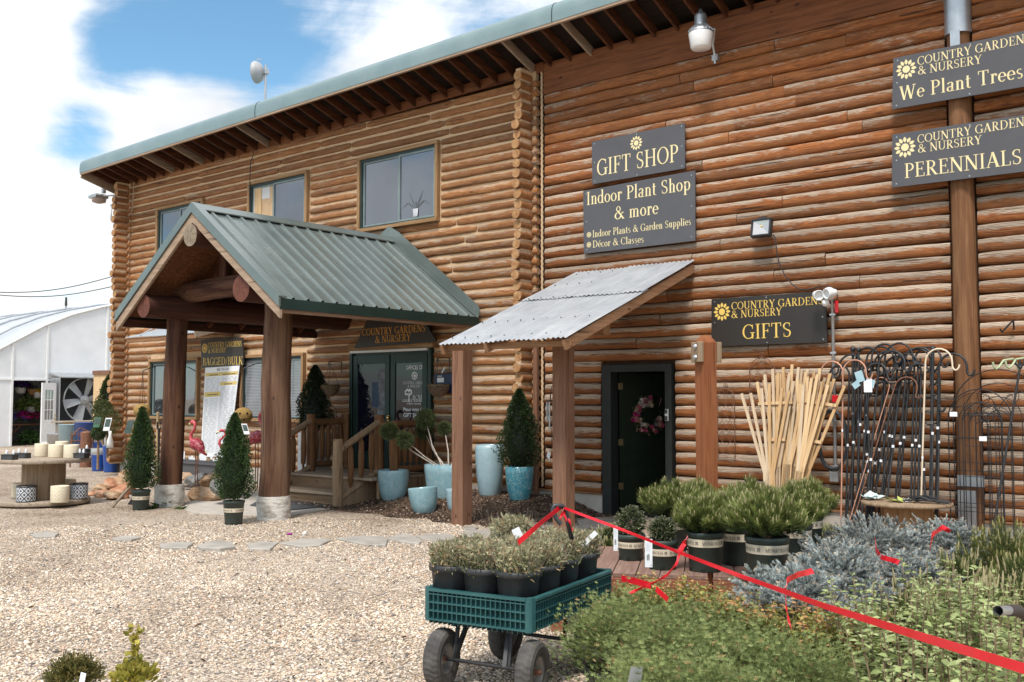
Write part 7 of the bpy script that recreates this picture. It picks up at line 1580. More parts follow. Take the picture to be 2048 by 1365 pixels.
# ------------------------------------------------------------------ garden cart
EW = V((.985, .17, 0)); EL = V((-.17, .985, 0)); CB = V((-3.24, 4.15, 0)); CWd, CLn, ZR, ZB = .69, 1.06, .55, .378
def CP(u, v, z): return CB - EW * (CWd - u) + EL * v + V((0, 0, z))        # u across from the left, v from the front
CM = Matrix(((EW.x, EL.x, 0, CP(0, 0, 0).x), (EW.y, EL.y, 0, CP(0, 0, 0).y), (0, 0, 1, 0), (0, 0, 0, 1)))
cart = thing('garden_cart', 'teal plastic garden cart with four pneumatic tyres loaded with black pots', 'cart', CP(CWd / 2, CLn / 2, 0))
mb = MB(); c_ = .04
def wall_grid(mb, horizontal, a0, a1, fixed, inward):
 n = int((a1 - a0) / .0295)
 def bx(p, q, z0, z1, d0, d1):
  f0, f1 = fixed + inward * d0, fixed + inward * d1
  if horizontal: mb.box(p, q, min(f0, f1), max(f0, f1), z0, z1, 0, CM)
  else: mb.box(min(f0, f1), max(f0, f1), p, q, z0, z1, 0, CM)
 for (z0, z1) in ((ZB, ZB + .008), (ZB + .048, ZB + .054), (ZB + .094, ZB + .10), (ZB + .14, ZB + .146)): bx(a0, a1, z0, z1, .0, .026)
 bx(a0, a1, ZR - .014, ZR, -.006, .03)
 for k in range(n + 1): x = a0 + (a1 - a0) * k / n; bx(x - .002, x + .002, ZB + .008, ZR - .0145, .001, .025)
 bx(a0, a1, ZB + .008, ZR - .015, .026, .029)
wall_grid(mb, True, c_, CWd - c_, 0, 1); wall_grid(mb, True, c_, CWd - c_, CLn, -1); wall_grid(mb, False, c_, CLn - c_, 0, 1); wall_grid(mb, False, c_, CLn - c_, CWd, -1)
for (u, v, su, sv) in ((0, 0, 1, 1), (CWd, 0, -1, 1), (0, CLn, 1, -1), (CWd, CLn, -1, -1)):
 pts = [(0, c_), (.008, .012), (.02, .003), (c_, 0), (c_, .03), (.03, c_)]
 q = [(CM @ V((u + su * a, v + sv * b, ZB - .004))) for a, b in pts]
 if su * sv < 0: q = q[::-1]
 mb.prism(q[::-1], (0, 0, ZR - ZB + .008))
mb.bbox(.03, CWd - .03, .03, CLn - .03, ZB, ZB + .012, .003, 0, CM)
for k in range(20): mb.box(.03 + .031 * k, .036 + .031 * k, .02, CLn - .02, ZB - .022, ZB - .0005, 0, CM)
mb.build('bed', MAT['teal_plastic'], cart)
def wheel(u, v, steer=0.0):
 c = CP(u, v, .163); ax = (Matrix.Rotation(steer, 4, 'Z') @ EW).normalized(); M = Matrix.Translation(c) @ ax.to_track_quat('Z', 'Y').to_matrix().to_4x4()
 mb = MB(); prof_ = [(.082, -.036), (.10, -.046), (.13, -.05), (.15, -.042), (.16, -.025), (.163, 0), (.16, .025), (.15, .042), (.13, .05), (.10, .046), (.082, .036)]
 n = 60; vs = []
 for (r, z) in prof_:
  for j in range(n):
   a = 2 * PI * j / n; tr = .0016 * (1 if (j + (1 if z > 0 else 0)) % 2 else -1) if r > .145 else 0
   vs.append(((r + tr) * math.cos(a), (r + tr) * math.sin(a), z))
 mb.add(vs, [(i * n + j, i * n + (j + 1) % n, (i + 1) * n + (j + 1) % n, (i + 1) * n + j) for i in range(len(prof_) - 1) for j in range(n)], 0, False, M)
 w_ = mb.build('wheel', MAT['rubber'], cart)
 mb = MB(); mb.lathe([(0, .012), (.03, .014), (.04, .0), (.062, .004), (.072, .03), (.083, .038), (.085, .03), (.084, -.03), (.083, -.038), (.072, -.03), (.06, -.006), (.04, 0), (.03, -.014), (0, -.012)], 28, (0, 0, 0), 0, True, M); mb.build('rim', MAT['rim_metal'], w_)
 mb = MB(); mb.lathe([(0, .05), (.009, .05), (.013, .035), (.02, .0), (.02, -.03), (.009, -.05), (0, -.05)], 14, (0, 0, 0), 0, True, M); mb.build('hub', MAT['rust_metal'], w_)
for (u, v, s) in ((.09, .06, .12), (.66, .06, .12), (.09, .78, 0), (.66, .78, 0)): wheel(u, v, s)
mb = MB()
for v in (.06, .78):
 mb.tube([CP(.08, v, .163), CP(.65, v, .163)], .011, 8);
 for u in (.17, .49): mb.beam(CP(u, v, .163), CP(u + (.03 if u < .3 else -.03), v + .10, ZB - .02), .022, .022)
for u in (.14, .51): mb.beam(CP(u, .1, ZB - .03), CP(u, .95, ZB - .03), .03, .03)
for (u) in (.155, .50): mb.beam(CP(u, .09, .16), CP(u - .02, .16, ZB - .03), .018, .03)
mb.build('chassis', MAT['black_metal'], cart)
hp = [CP(.33, 1.0, .2), CP(.36, 1.16, .62), DP(1143, 1075, 5.75), DP(1130, 1028, 5.8)]
mb = MB(); mb.tube(hp, .013, 8); mb.build('tow_bar', MAT['black_metal'], cart)
mb = MB(); mb.tube([DP(1138, 1050, 5.8), DP(1132, 1022, 5.8), DP(1124, 1012, 5.78), DP(1108, 1012, 5.76), DP(1105, 1020, 5.76), DP(1113, 1038, 5.74), DP(1122, 1049, 5.74)], .014, 8); mb.build('handle', MAT['black_plastic'], cart)
# black pots with winter tattered perennials
def perennial_mesh(seed):
 rg = np.random.default_rng(seed); lb = LB(); n = 1300; a = rg.uniform(0, 2 * PI, n); rr = .125 * rg.random(n) ** .5; z = rg.uniform(.0, .155, n) * (1 - (rr / .2) ** 2 * .5)
 P = np.stack([rr * np.cos(a), rr * np.sin(a), z], 1); D = unit(np.stack([np.cos(a) * .5, np.sin(a) * .5, rg.uniform(.1, 1.0, n)], 1) + rg.normal(size=(n, 3)) * .45)
 k = np.clip(z / .15 + rg.normal(0, .25, n), 0, 1); col = cmix((.17, .20, .085), (.43, .40, .25), k) * rg.uniform(.7, 1.25, (n, 1)); dry = rg.random(n) < .22; col[dry] = np.array([.42, .30, .17]) * rg.uniform(.7, 1.2, (dry.sum(), 1))
 lb.leaves(P, D, unit(rg.normal(size=(n, 3)) + [0, 0, .6]), rg.uniform(.018, .04, n), rg.uniform(.0035, .0075, n), col, .3, .3)
 m = 130; a = rg.uniform(0, 2 * PI, m); rr = .12 * rg.random(m) ** .5; P = np.stack([rr * np.cos(a), rr * np.sin(a), np.zeros(m)], 1); D = unit(np.stack([np.cos(a) * .35, np.sin(a) * .35, np.ones(m)], 1) + rg.normal(size=(m, 3)) * .2)
 lb.needles(P, D, rg.uniform(.12, .24, m), .0013, np.tile(np.array([[.55, .48, .38]]), (m, 1)) * rg.uniform(.6, 1.2, (m, 1)))
 return lb
protos = []
for s in (1, 2):
 t = thing('potted_perennial', 'x', 'potted plant', (0, 0, 0), 0, 'potted perennials on the cart'); pot('pot', .094, .117, .285, MAT['black_plastic'], t); o = perennial_mesh(s).build('foliage', MAT['leaf'], t); o.location = (0, 0, .25)
 protos.append(t)
labs = [('leftmost potted perennial in the front row of the cart', .115, .125), ('middle potted perennial in the front row of the cart', .325, .13), ('front right potted perennial at the near corner of the cart', .535, .13), ('second potted perennial along the long right side of the cart', .545, .365), ('third potted perennial along the long right side of the cart', .545, .60), ('last potted perennial at the far right corner of the cart', .545, .86), ('potted perennial in the middle of the second row on the cart', .32, .37), ('potted perennial behind the leftmost front pot on the cart', .11, .37), ('potted perennial in the middle of the third row on the cart', .32, .61), ('tallest leafy perennial at the far left of the cart', .13, .78), ('potted perennial at the far end of the cart beside the tow bar', .33, .87)]
for i, (lab, u, v) in enumerate(labs):
 src = protos[i % 2]; o = src if i < 2 else dup(src); o.location = CP(u, v, ZB + .013); o.rotation_euler[2] = i * 1.7; o['label'] = lab
 if i == 9: o.scale = (1.0, 1.0, 1.18)
def stake(c, h, w, lab, tilt=(0, 0)):
 t = thing('plant_label', lab, 'label', c); M = Matrix.Translation(c) @ Matrix.Rotation(math.atan2(-c[0], c[1]) * 0 + rad(25), 4, 'Z') @ Matrix.Rotation(tilt[0], 4, 'Y'); mb = MB(); mb.bbox(-w / 2, w / 2, -.001, .001, 0, h, .0003, 0, M); mb.build('card', MAT['paper'], t); return t
stake(CP(.56, .27, .66), .09, .025, 'white tag stuck in the second pot on the right side of the cart', (.35, 0)); stake(CP(.57, .52, .66), .11, .025, 'white tag in the third pot on the right side of the cart', (.3, 0)); stake(CP(.30, .50, .80), .05, .06, 'white tag lying among the perennials in the middle of the cart', (1.1, 0)); stake(CP(.60, .80, .72), .12, .03, 'white tag by the last pot at the far corner of the cart', (.8, 0))
# ------------------------------------------------------------------ low wooden sales deck
DV = V((-.476, .88, 0)); DU = V((.88, .476, 0)); ZD = .42; D0 = G(1417, 1153, ZD); D0.z = 0
def DPt(u, v, z=0): return D0 + DU * u + DV * v + V((0, 0, z))
DMt = Matrix(((DU.x, DV.x, 0, D0.x), (DU.y, DV.y, 0, D0.y), (0, 0, 1, 0), (0, 0, 0, 1)))
MAT['deck_b'] = wood('deck board', (.15, .085, .062), (.24, .145, .11), (.33, .215, .17), 1, 34, knots=False)
for (u0, u1, lab) in ((-1.12, 0, 'low wooden sales deck left of the gap, carrying potted pines'), (.028, 1.5, 'low wooden sales deck right of the gap, partly under the blue spruce')):
 t = thing('sales_deck', lab, 'platform', DPt((u0 + u1) / 2, .6), math.atan2(DU.y, DU.x), 'low sales decks'); L = t.location
 iM = Matrix.Rotation(0, 4, 'Z')
 mb = MB(); n = int((u1 - u0) / .145); wv = (u1 - u0) / n; hw = (u1 - u0) / 2
 for k in range(n): mb.bbox(-hw + k * wv + .003, -hw + (k + 1) * wv - .003, -.585, .62, ZD - .03, ZD, .003)
 for q in mb.v: pass
 mb.build('deck_boards', MAT['deck_b'], t, True)
 mb = MB(); mb.bbox(-hw, hw, -.6, -.562, ZD - .175, ZD - .032, .004); mb.build('front_beam', MAT['deck_beam'], t, True)
 mb = MB(); mb.bbox(-hw, hw, .58, .62, ZD - .175, ZD - .032, .004); mb.bbox(-hw, -hw + .04, -.56, .58, ZD - .175, ZD - .032, .004); mb.bbox(hw - .04, hw, -.56, .58, ZD - .175, ZD - .032, .004); mb.build('side_beam', MAT['deck_beam'], t, True)
 for bu in (-hw + .14, hw - .14):
  for bz in (ZD - .14, ZD - .075): mb = MB(); mb.lathe([(0, .012), (.008, .011), (.016, .004), (.018, 0)], 12, (0, 0, 0), 0, True, Matrix.Translation((bu, -.6, bz)) @ Matrix.Rotation(rad(90), 4, 'X')); mb.build('bolt', MAT['galv_plain'], t, True)
 for (a, b) in ((-hw + .1, -.5), (hw - .1, -.5), (-hw + .1, .5), (hw - .1, .5)):
  mb = MB(); mb.bbox(a - .045, a + .045, b - .045, b + .045, 0, ZD - .032, .004); mb.build('leg', MAT['deck_beam'], t, True)
# ------------------------------------------------------------------ conifers and shrubs
def mugo_foliage(seed, r, rz, M, K, L, nl, c0, c1, candle, cc, nw=.0016, cw=1.0, cp=(1.0, .55, .4), low=-.05):
 rg = np.random.default_rng(seed); lb = LB(); D = dome_points(rg, M, r, rz, low); M = len(D); bump_ = 1 + .16 * np.sin(D[:, 0] * 5 + seed) * np.cos(D[:, 1] * 6)
 up = np.array([0, 0, 1.0]); Ls = L * rg.uniform(.75, 1.3, M); S = unit(D * .8 + up * .75 + rg.normal(size=(M, 3)) * .16)
 T = D * np.array([r, r, rz]) * bump_[:, None] * rg.uniform(.72, 1.0, (M, 1)); P = T - S * Ls[:, None]
 shoots(lb, P, S, Ls, K, nl, nw, .95, c0, c1, rg)
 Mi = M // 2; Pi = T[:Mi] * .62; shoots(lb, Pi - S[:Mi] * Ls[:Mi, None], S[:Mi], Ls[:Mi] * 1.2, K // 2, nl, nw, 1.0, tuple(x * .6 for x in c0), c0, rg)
 ck = []
 for (j, ll) in ((0, 1.0), (1, .6), (2, .5)):
  sel = rg.random(M) < cp[j]; p = T[sel]; d = unit(S[sel] + up * .9 + rg.normal(size=(sel.sum(), 3)) * .14 * (j + .3)); h = candle * ll * rg.uniform(.45, 1.35, sel.sum()); a_, b_ = basis(d); w = rg.uniform(.0042, .0065, sel.sum()) * cw
  n = len(p); ring = []
  for (f, k) in ((0, .9), (.7, 1.0), (1, .35)):
   for q in range(5): a = 2 * PI * q / 5; ring.append(p + d * (h * f)[:, None] + (a_ * math.cos(a) + b_ * math.sin(a)) * (w * k)[:, None])
  vs = np.stack(ring, 1).reshape(-1, 3); fp = [(i * 5 + q, i * 5 + (q + 1) % 5, i * 5 + 5 + (q + 1) % 5, i * 5 + 5 + q) for i in range(2) for q in range(5)]
  lb.raw(vs, 15, fp, cmix(cc[0], cc[1], rg.random(n)))
 return lb
def branches(mb, seed, n, r, rz, z0=0, rad_=.010):
 rr = random.Random(seed)
 for k in range(n):
  a = 2 * PI * k / n + rr.uniform(-.2, .2); e = rr.uniform(.25, 1.2); mb.tube([(0, 0, z0 - .03), (r * .3 * math.cos(a) * e, r * .3 * math.sin(a) * e, z0 + rz * .3), (r * .75 * math.cos(a) * min(e, 1), r * .75 * math.sin(a) * min(e, 1), z0 + rz * rr.uniform(.45, .8))], [rad_, rad_ * .7, rad_ * .3], 6)
MG = ((.035, .06, .014), (.19, .22, .055), .034, ((.24, .25, .09), (.40, .34, .18)))
def potted_mugo(seed, band0, r, rz, pr0, pr1, h, L=.095):
 t = thing('potted_pine', 'x', 'potted pine', (0, 0, 0), 0, 'potted dwarf pines on the sales deck'); pot('pot', pr0, pr1, h, MAT['pot_green'], t, (0, 0, 0), .008, (h * .64, h * .84, band0))
 o = mugo_foliage(seed, r, rz, 230, 84, L, .055, MG[0], MG[1], MG[2], ((.24, .25, .10), (.44, .37, .21)), .0017, .8, (.85, .3, .12), .1).build('foliage', MAT['needle'], t); o.location = (0, 0, h + .06)
 mb = MB(); branches(mb, seed, 9, r, rz, h); mb.build('branches', MAT['bark'], t, True); return t
pA = potted_mugo(1, -2.35, .225, .19, .108, .122, .265); pB = potted_mugo(2, -2.0, .25, .20, .108, .122, .265)
def face(loc): return math.atan2(-loc[1], -loc[0])     # turn towards the camera side
for i, (x, y, src, s, lab) in enumerate(((1411, 1141, pA, 1.0, 'green potted pine with a full cream band in the middle front of the left deck'), (1535, 1163, pB, 1.10, 'largest green potted pine in front on the right deck beside the blue spruce'), (1474, 1128, pA, 1.0, 'potted pine standing back between the two front pines'), (1590, 1120, pB, 1.0, 'potted pine behind the largest front pine on the right deck'), (1612, 1100, pA, 1.05, 'rearmost potted pine at the right end of the deck row'), (1345, 1100, pB, 1.0, 'potted pine standing behind the two small spruces'), (1390, 1092, pA, 1.0, 'potted pine hidden behind the middle front pine'), (1500, 1095, pB, 1.0, 'potted pine in the back row under the wooden post'))):
 p = G(x, y, ZD + .001); o = src if i in (0, 1) else dup(src); o.location = (p.x, p.y, ZD + .001); o.scale = (s, s, s); o['label'] = lab
 az_ = math.atan2(-p.y, -p.x); o.rotation_euler[2] = az_ + (0.62, .35, 1.2, .9, .2, 2.2, 1.0, .5)[i]
def potted_spruce(seed, r, h, ph, pr0, pr1, lab, px_, py_, dz):
 p = G(px_, py_, ZD + .001); t = thing('potted_spruce', lab, 'potted spruce', (p.x, p.y, ZD + .001), math.atan2(-p.y, -p.x) + dz, 'small spruces on the sales deck'); pot('pot', pr0, pr1, ph, MAT['pot_green'], t, t.location, .008, (ph * .48, ph * .72, -.8))
 rg = np.random.default_rng(seed); lb = LB(); M = 520; D = dome_points(rg, M, 1, 1, -.92); M = len(D); S = unit(D + np.array([0, 0, .3]) + rg.normal(size=(M, 3)) * .3); T = D * np.array([r, r, h * .5]) * rg.uniform(.72, 1.02, (M, 1)) * np.interp(D[:, 2], [-1, .2, 1], [1.0, 1.0, 1.0])[:, None] + np.array([0, 0, h * .46])
 shoots(lb, T - S * .035, S, np.full(M, .04), 42, .014, .0013, .8, (.025, .045, .014), (.11, .15, .06), rg)
 lb.leaves(T, S, unit(rg.normal(size=(M, 3))), .012, .0045, cmix((.38, .30, .2), (.55, .49, .38), rg.random(M)), .4, 0)
 o = lb.build('foliage', MAT['needle'], t); o.location = (0, 0, ph - .02); mb = MB(); mb.tube([(0, 0, ph - .05), (0, 0, ph + h * .4)], [.012, .006], 7); mb.build('trunk', MAT['bark'], t, True)
potted_spruce(3, .115, .235, .185, .085, .098, 'small rounded spruce in a pot at the left end of the deck', 1262, 1119, -.55); potted_spruce(4, .10, .185, .20, .092, .107, 'small spruce in a pot with bare soil beside the left one', 1325, 1137, -.3)
def big_tag(px0, py0, px1, py1, zoff, lab):
 c = DP((px0 + px1) / 2, py1, zoff); r = RIGHT * ((px1 - px0) / FOC * zoff / 2); u = V((0, 0, (py1 - py0) / FOC * zoff)); t = thing('plant_label', lab, 'label', c); n_ = (CAM - c).normalized(); n_.z = 0
 mb = MB(); mb.prism([c - r, c + r, c + r + u, c - r + u], -n_ * .002); mb.build('card', MAT['paper'], t)
 mb = MB(); e = n_ * .0012
 def bl(a, b, d, f): mb.poly([c + r * a + u * d + e, c + r * b + u * d + e, c + r * b + u * f + e, c + r * a + u * f + e])
 for (a, b, d, f) in ((-.5, -.38, .3, .43), (-.3, -.18, .28, .46), (-.1, .02, .3, .48), (.1, .22, .29, .45), (-.5, .25, .255, .275), (.5, .75, .06, .085)): bl(a, b, d, f)
 mb.build('printed_tree', MAT['ink'], t)
 mb = MB()
 for k in range(9): bl(-.75, .6 if k % 3 else .3, .58 + .035 * k, .585 + .035 * k)
 mb.build('printed_lines', MAT['ink_grey'], t)
big_tag(1227, 1053, 1236, 1102, 6.35, 'tall narrow white tag on the leftmost small spruce pot'); big_tag(1290, 1079, 1305, 1135, 6.2, 'tall white tag with a printed tree on the second small spruce pot')
# stout wooden post with bolted blocks behind the deck
q = DP(1414, 965, 8.3); t = thing('wooden_post', 'red brown square wooden post with two bolted side blocks behind the pines', 'post', (q.x, q.y, 0)); ztop = DP(1414, 672, 8.3).z
ang_ = math.atan2(RIGHT.y, RIGHT.x) + rad(22); PM = Matrix.Translation((q.x, q.y, 0)) @ Matrix.Rotation(ang_, 4, 'Z'); w = .066
mb = MB(); mb.bbox(-w, w, -w, w, 0, ztop - .05, .004, 0, PM); mb.add([(-w + .004, -w + .004, ztop - .05), (w - .004, -w + .004, ztop - .05), (w - .004, w - .004, ztop - .05), (-w + .004, w - .004, ztop - .05), (-.025, -.025, ztop + .01), (.025, -.025, ztop + .01), (.025, .025, ztop + .01), (-.025, .025, ztop + .01)], [(4, 5, 6, 7), (0, 1, 5, 4), (1, 2, 6, 5), (2, 3, 7, 6), (3, 0, 4, 7)], 0, False, PM); mb.build('post_body', MAT['redwood'], t)
for s in (-1, 1):
 mb = MB(); mb.bbox(s * (w + .001), s * (w + .044), -w - .012, w - .01, ztop - .22, ztop - .05, .004, 0, PM); bo = mb.build('side_block', MAT['spool_wood'], t)
 for z in (ztop - .18, ztop - .09): mb = MB(); mb.lathe([(0, .02), (.014, .02), (.016, .008), (.022, .006), (.022, 0)], 10, (0, 0, 0), 0, True, PM @ Matrix.Translation((s * (w + .045), -.02, z)) @ Matrix.Rotation(s * PI / 2, 4, 'Y')); mb.build('bolt', MAT['galv_plain'], bo)
def spruce(label, loc, rx, rz, seed, M=900, zo=.27):
 M = int(M * .82)
 t = thing('blue_spruce', label, 'blue spruce', loc, 0, 'dwarf blue spruces'); rg = np.random.default_rng(seed); lb = LB()
 D = dome_points(rg, M, 1, 1, -.22); M = len(D); lump = 1 + .14 * np.sin(D[:, 0] * 6 + seed) * np.sin(D[:, 1] * 7 + 2 * seed) + .09 * np.sin(D[:, 2] * 12 + D[:, 0] * 5)
 up = np.array([0, 0, 1.0]); S = unit(D * np.array([1, 1, .6]) + up * rg.uniform(-.05, .45, (M, 1)) + rg.normal(size=(M, 3)) * .28); T = D * np.array([rx, rx, rz]) * (lump * rg.uniform(.62, 1.03, M) )[:, None] + np.array([0, 0, rz * .1])
 Ls = rg.uniform(.05, .10, M); shoots(lb, T - S * Ls[:, None], S, Ls, 120, .0175, .0017, 1.0, (.20, .23, .225), (.50, .54, .52), rg)
 side, _ = basis(S)
 for sg in (-1, 1):
  k = rg.random(M) < .6; S2 = unit(S[k] + side[k] * sg * .9); P2 = T[k] - S[k] * Ls[k, None] * .8; shoots(lb, P2, S2, Ls[k] * .75, 80, .016, .0017, 1.0, (.19, .22, .215), (.47, .51, .49), rg)
 n = M; lb.leaves(T, S, unit(rg.normal(size=(n, 3))), .017, .0062, cmix((.42, .29, .17), (.56, .43, .30), rg.random(n)), .4, 0)
 o = lb.build('foliage', MAT['needle'], t); o.location = (0, 0, zo)
 mb = MB(); branches(mb, seed, 12, rx, rz, .2, .014); mb.tube([(0, 0, 0), (0, 0, .15)], [.03, .022], 8); mb.build('branches', MAT['bark'], t, True)
 mb = MB(); mb.lathe([(0, 0), (.13, 0), (.16, .2), (.172, .205), (.15, .2), (0, .18)], 24); mb.build('pot', MAT['black_plastic'], t, True); return t
def gz(px_, py_, z): p = G(px_, py_, z); return (p.x, p.y, 0)
spruce('wide blue spruce in front of the deck under the red ribbon', gz(1592, 1232, .45), .37, .34, 1, 1050, .36); spruce('blue spruce right of the front one, with a red ribbon tail', gz(1675, 1185, .45), .36, .34, 2, 950, .36)
spruce('blue spruce in the back row below the small spool table', gz(1755, 1098, .45), .48, .40, 3, 1100); spruce('blue spruce at the back left, next to the largest potted pine', gz(1660, 1125, .45), .38, .34, 4, 900); spruce('blue spruce at the back right, with a red ribbon loop', gz(1895, 1095, .42), .44, .36, 5, 900); spruce('blue spruce behind the long row of candled pines', gz(1800, 1150, .45), .38, .33, 6, 800)
def mugo(label, loc, r, rz, seed, M, candle, col=None, L=.11, z0=.16):
 t = thing('dwarf_pine', label, 'dwarf pine', loc, 0, 'dwarf pines on the ground'); c0, c1, _, cc = MG
 if col: c0, c1, cc = col
 o = mugo_foliage(seed, r, rz, M, 78, L, .055, c0, c1, candle, cc, .0017).build('foliage', MAT['needle'], t); o.location = (0, 0, z0)
 mb = MB(); branches(mb, seed, 11, r, rz, .12, .013); mb.build('branches', MAT['bark'], t, True)
 mb = MB(); mb.lathe([(0, 0), (.12, 0), (.15, .2), (.162, .205), (.14, .2), (0, .18)], 24); mb.build('pot', MAT['black_plastic'], t, True); return t
CD = ((.03, .052, .013), (.13, .165, .042), ((.30, .28, .12), (.46, .38, .22)))
mugo('dwarf pine with long pale candles above the dogwoods', gz(1835, 1200, .45), .36, .38, 11, 260, .085, CD); mugo('dwarf pine with long candles at the right edge, in front', gz(1975, 1215, .45), .38, .42, 12, 280, .09, CD); mugo('dwarf pine with candles behind, close to the right blue spruce', gz(1905, 1145, .45), .36, .40, 13, 240, .085, CD)
mugo('feathery yellow green pine at the far right under the arched trellis', gz(2010, 1100, .45), .46, .50, 14, 300, .05, ((.04, .06, .015), (.17, .19, .05), ((.26, .24, .08), (.36, .31, .14)))); mugo('dwarf pine at the right edge behind the pipe', gz(2075, 1160, .45), .4, .46, 15, 240, .08, CD)
mugo('low bright green pine in front of the left deck', gz(1290, 1190, .26), .20, .20, 16, 150, .03, ((.04, .07, .015), (.17, .2, .05), ((.2, .22, .08), (.28, .27, .11))), .08, .10); mugo('small dark pine on the ground between the trellises and the spruce', gz(1648, 1078, .25), .30, .20, 17, 160, .05, None, .09); mugo('small pine behind the last pots of the cart', gz(1222, 1068, .30), .22, .22, 18, 130, .05, CD, .08)
def twig(mb, p0, p1, r0, r1, seed):
 p0, p1 = V(p0), V(p1); m = (p0 + p1) / 2 + V((noise.noise(V((seed, 1, 0))), noise.noise(V((seed, 2, 0))), 0)) * (p1 - p0).length * .18; mb.tube([p0, m, p1], [r0, (r0 + r1) / 2, r1], 5)
def potentilla_mesh(seed, r, h, n):
 rg = np.random.default_rng(seed); lb = LB(); nb = 64; a = rg.uniform(0, 2 * PI, nb); el = np.arccos(rg.uniform(-.05, 1, nb));
 Dm = np.stack([np.sin(el) * np.cos(a), np.sin(el) * np.sin(a), np.cos(el)], 1); C = Dm * np.array([r, r, h * .62]) * rg.uniform(.62, 1, (nb, 1)) + np.array([0, 0, h * .38])
 bi = rg.integers(0, nb, n); off = rg.normal(size=(n, 3)) * np.array([.075, .075, .06]); P = C[bi] + off; Dd = unit(Dm[bi] + np.array([0, 0, .5]) + rg.normal(size=(n, 3)) * .5)
 a_, b_ = basis(Dd); depth_ = np.clip(1 - (np.linalg.norm(P * [1 / r, 1 / r, 0], axis=1)) * .3, .4, 1.2); col = cmix((.045, .08, .02), (.27, .32, .115), np.clip(rg.random(n) * .6 + P[:, 2] / h * .5, 0, 1)) * rg.uniform(.75, 1.25, (n, 1)); br = rg.random(n) < .05; col[br] = np.array([.38, .27, .12])
 for k in range(5):
  f = (k - 2) * .6; d = unit(Dd * math.cos(f) + a_ * math.sin(f)); lb.leaves(P, d, b_, rg.uniform(.014, .024, n) * (1.1 if k == 2 else .9), .0018, col, .3, .2)
 mb = MB()
 for k in range(30):
  c = C[k]; twig(mb, (c[0] * .12, c[1] * .12, .0), c * np.array([.95, .95, 1.0]), .0045, .0012, k + seed)
 return lb, mb
pp = []
for s in (1, 2, 3):
 t = thing('potentilla_shrub', 'x', 'shrub', (0, 0, 0), 0, 'grey green potentilla shrubs'); pot('pot', .135, .165, .24, MAT['black_plastic'], t, (0, 0, 0), .014, None, True, False); lb, mb = potentilla_mesh(s, .25, .29, 4300); o = lb.build('foliage', MAT['leaf'], t); o.location = (0, 0, .22); o = mb.build('twigs', MAT['bark'], t, True); o.location = (0, 0, .21); pp.append(t)
for i, (x, y, z, s, lab) in enumerate(((1236, 1262, .42, 1.0, 'potentilla shrub in the round black pot at the left, beside the cart wheel'), (1345, 1305, .42, 1.0, 'potentilla shrub in the front row, second from the left'), (1450, 1330, .42, 1.0, 'potentilla shrub in the front row, third from the left'), (1290, 1228, .42, .95, 'potentilla shrub behind the leftmost one, against the cart'), (1400, 1265, .42, 1.0, 'potentilla shrub in the second row behind the front gap'), (1555, 1350, .40, 1.0, 'potentilla shrub at the bottom edge below the blue spruce'), (1505, 1300, .38, .95, 'potentilla shrub in the second row nearest the blue spruce'), (1640, 1385, .40, 1.0, 'potentilla shrub at the bottom edge, rightmost of its kind'), (1330, 1385, .42, 1.0, 'potentilla shrub cut by the bottom edge near the grey label'), (1440, 1405, .42, 1.0, 'potentilla shrub cut by the bottom edge, middle'))):
 o = pp[i] if i < 3 else dup(pp[i % 3]); o.location = gz(x, y, z); o.rotation_euler[2] = i * 2.1; o.scale = (s, s, s); o['label'] = lab
def leafy_mesh(seed, n_stem, r, h, per, L, w, c0, c1, tipc, tipf, lean, t0=.38):
 rg = np.random.default_rng(seed); lb = LB(); mb = MB()
 for k in range(n_stem):
  a = rg.uniform(0, 2 * PI); e = rg.uniform(0, 1) ** .6; hh = h * rg.uniform(.72, 1.08) * (1 - .15 * e); tx, ty = r * e * math.cos(a), r * e * math.sin(a); b = np.array([tx * .25, ty * .25, 0]); tp = np.array([tx + rg.normal(0, lean), ty + rg.normal(0, lean), hh])
  mid = (b + tp) / 2 + np.array([tx * .12, ty * .12, 0]); mb.tube([b, mid, tp], [.005, .004, .0018], 5)
  t = np.linspace(t0, 1.0, per); p = (1 - t)[:, None] ** 2 * b + (2 * t * (1 - t))[:, None] * mid + (t ** 2)[:, None] * tp
  for sgn in (1, -1):
   ang_ = rg.uniform(0, PI) + np.arange(per) * PI / 2; d = np.stack([np.cos(ang_) * sgn, np.sin(ang_) * sgn, rg.uniform(.15, .7, per)], 1) + rg.normal(size=(per, 3)) * .2; d = unit(d)
   col = cmix(c0, c1, np.clip(t * .7 + rg.random(per) * .4, 0, 1)) * rg.uniform(.8, 1.2, (per, 1)); tm = (t > .85) & (rg.random(per) < tipf); col[tm] = np.array(tipc) * rg.uniform(.7, 1.2, (tm.sum(), 1)); sz = L * rg.uniform(.6, 1.2, per) * np.where(t > .93, .6, 1)
   lb.leaves(p, d, unit(np.array([0, 0, 1.0]) + rg.normal(size=(per, 3)) * .35), sz, sz * w / L, col, .22, .3)
 return lb, mb
sp = []
for s in (5, 6):
 t = thing('spirea_shrub', 'x', 'shrub', (0, 0, 0), 0, 'yellow green spirea shrubs'); pot('pot', .12, .15, .22, MAT['black_plastic'], t, (0, 0, 0), .012, None, True, False); lb, mb = leafy_mesh(s, 74, .25, .34, 13, .034, .0105, (.13, .17, .03), (.34, .32, .085), (.55, .30, .12), .55, .03); o = lb.build('foliage', MAT['leaf'], t); o.location = (0, 0, .2); o = mb.build('stems', MAT['bark'], t, True); o.location = (0, 0, .19); sp.append(t)
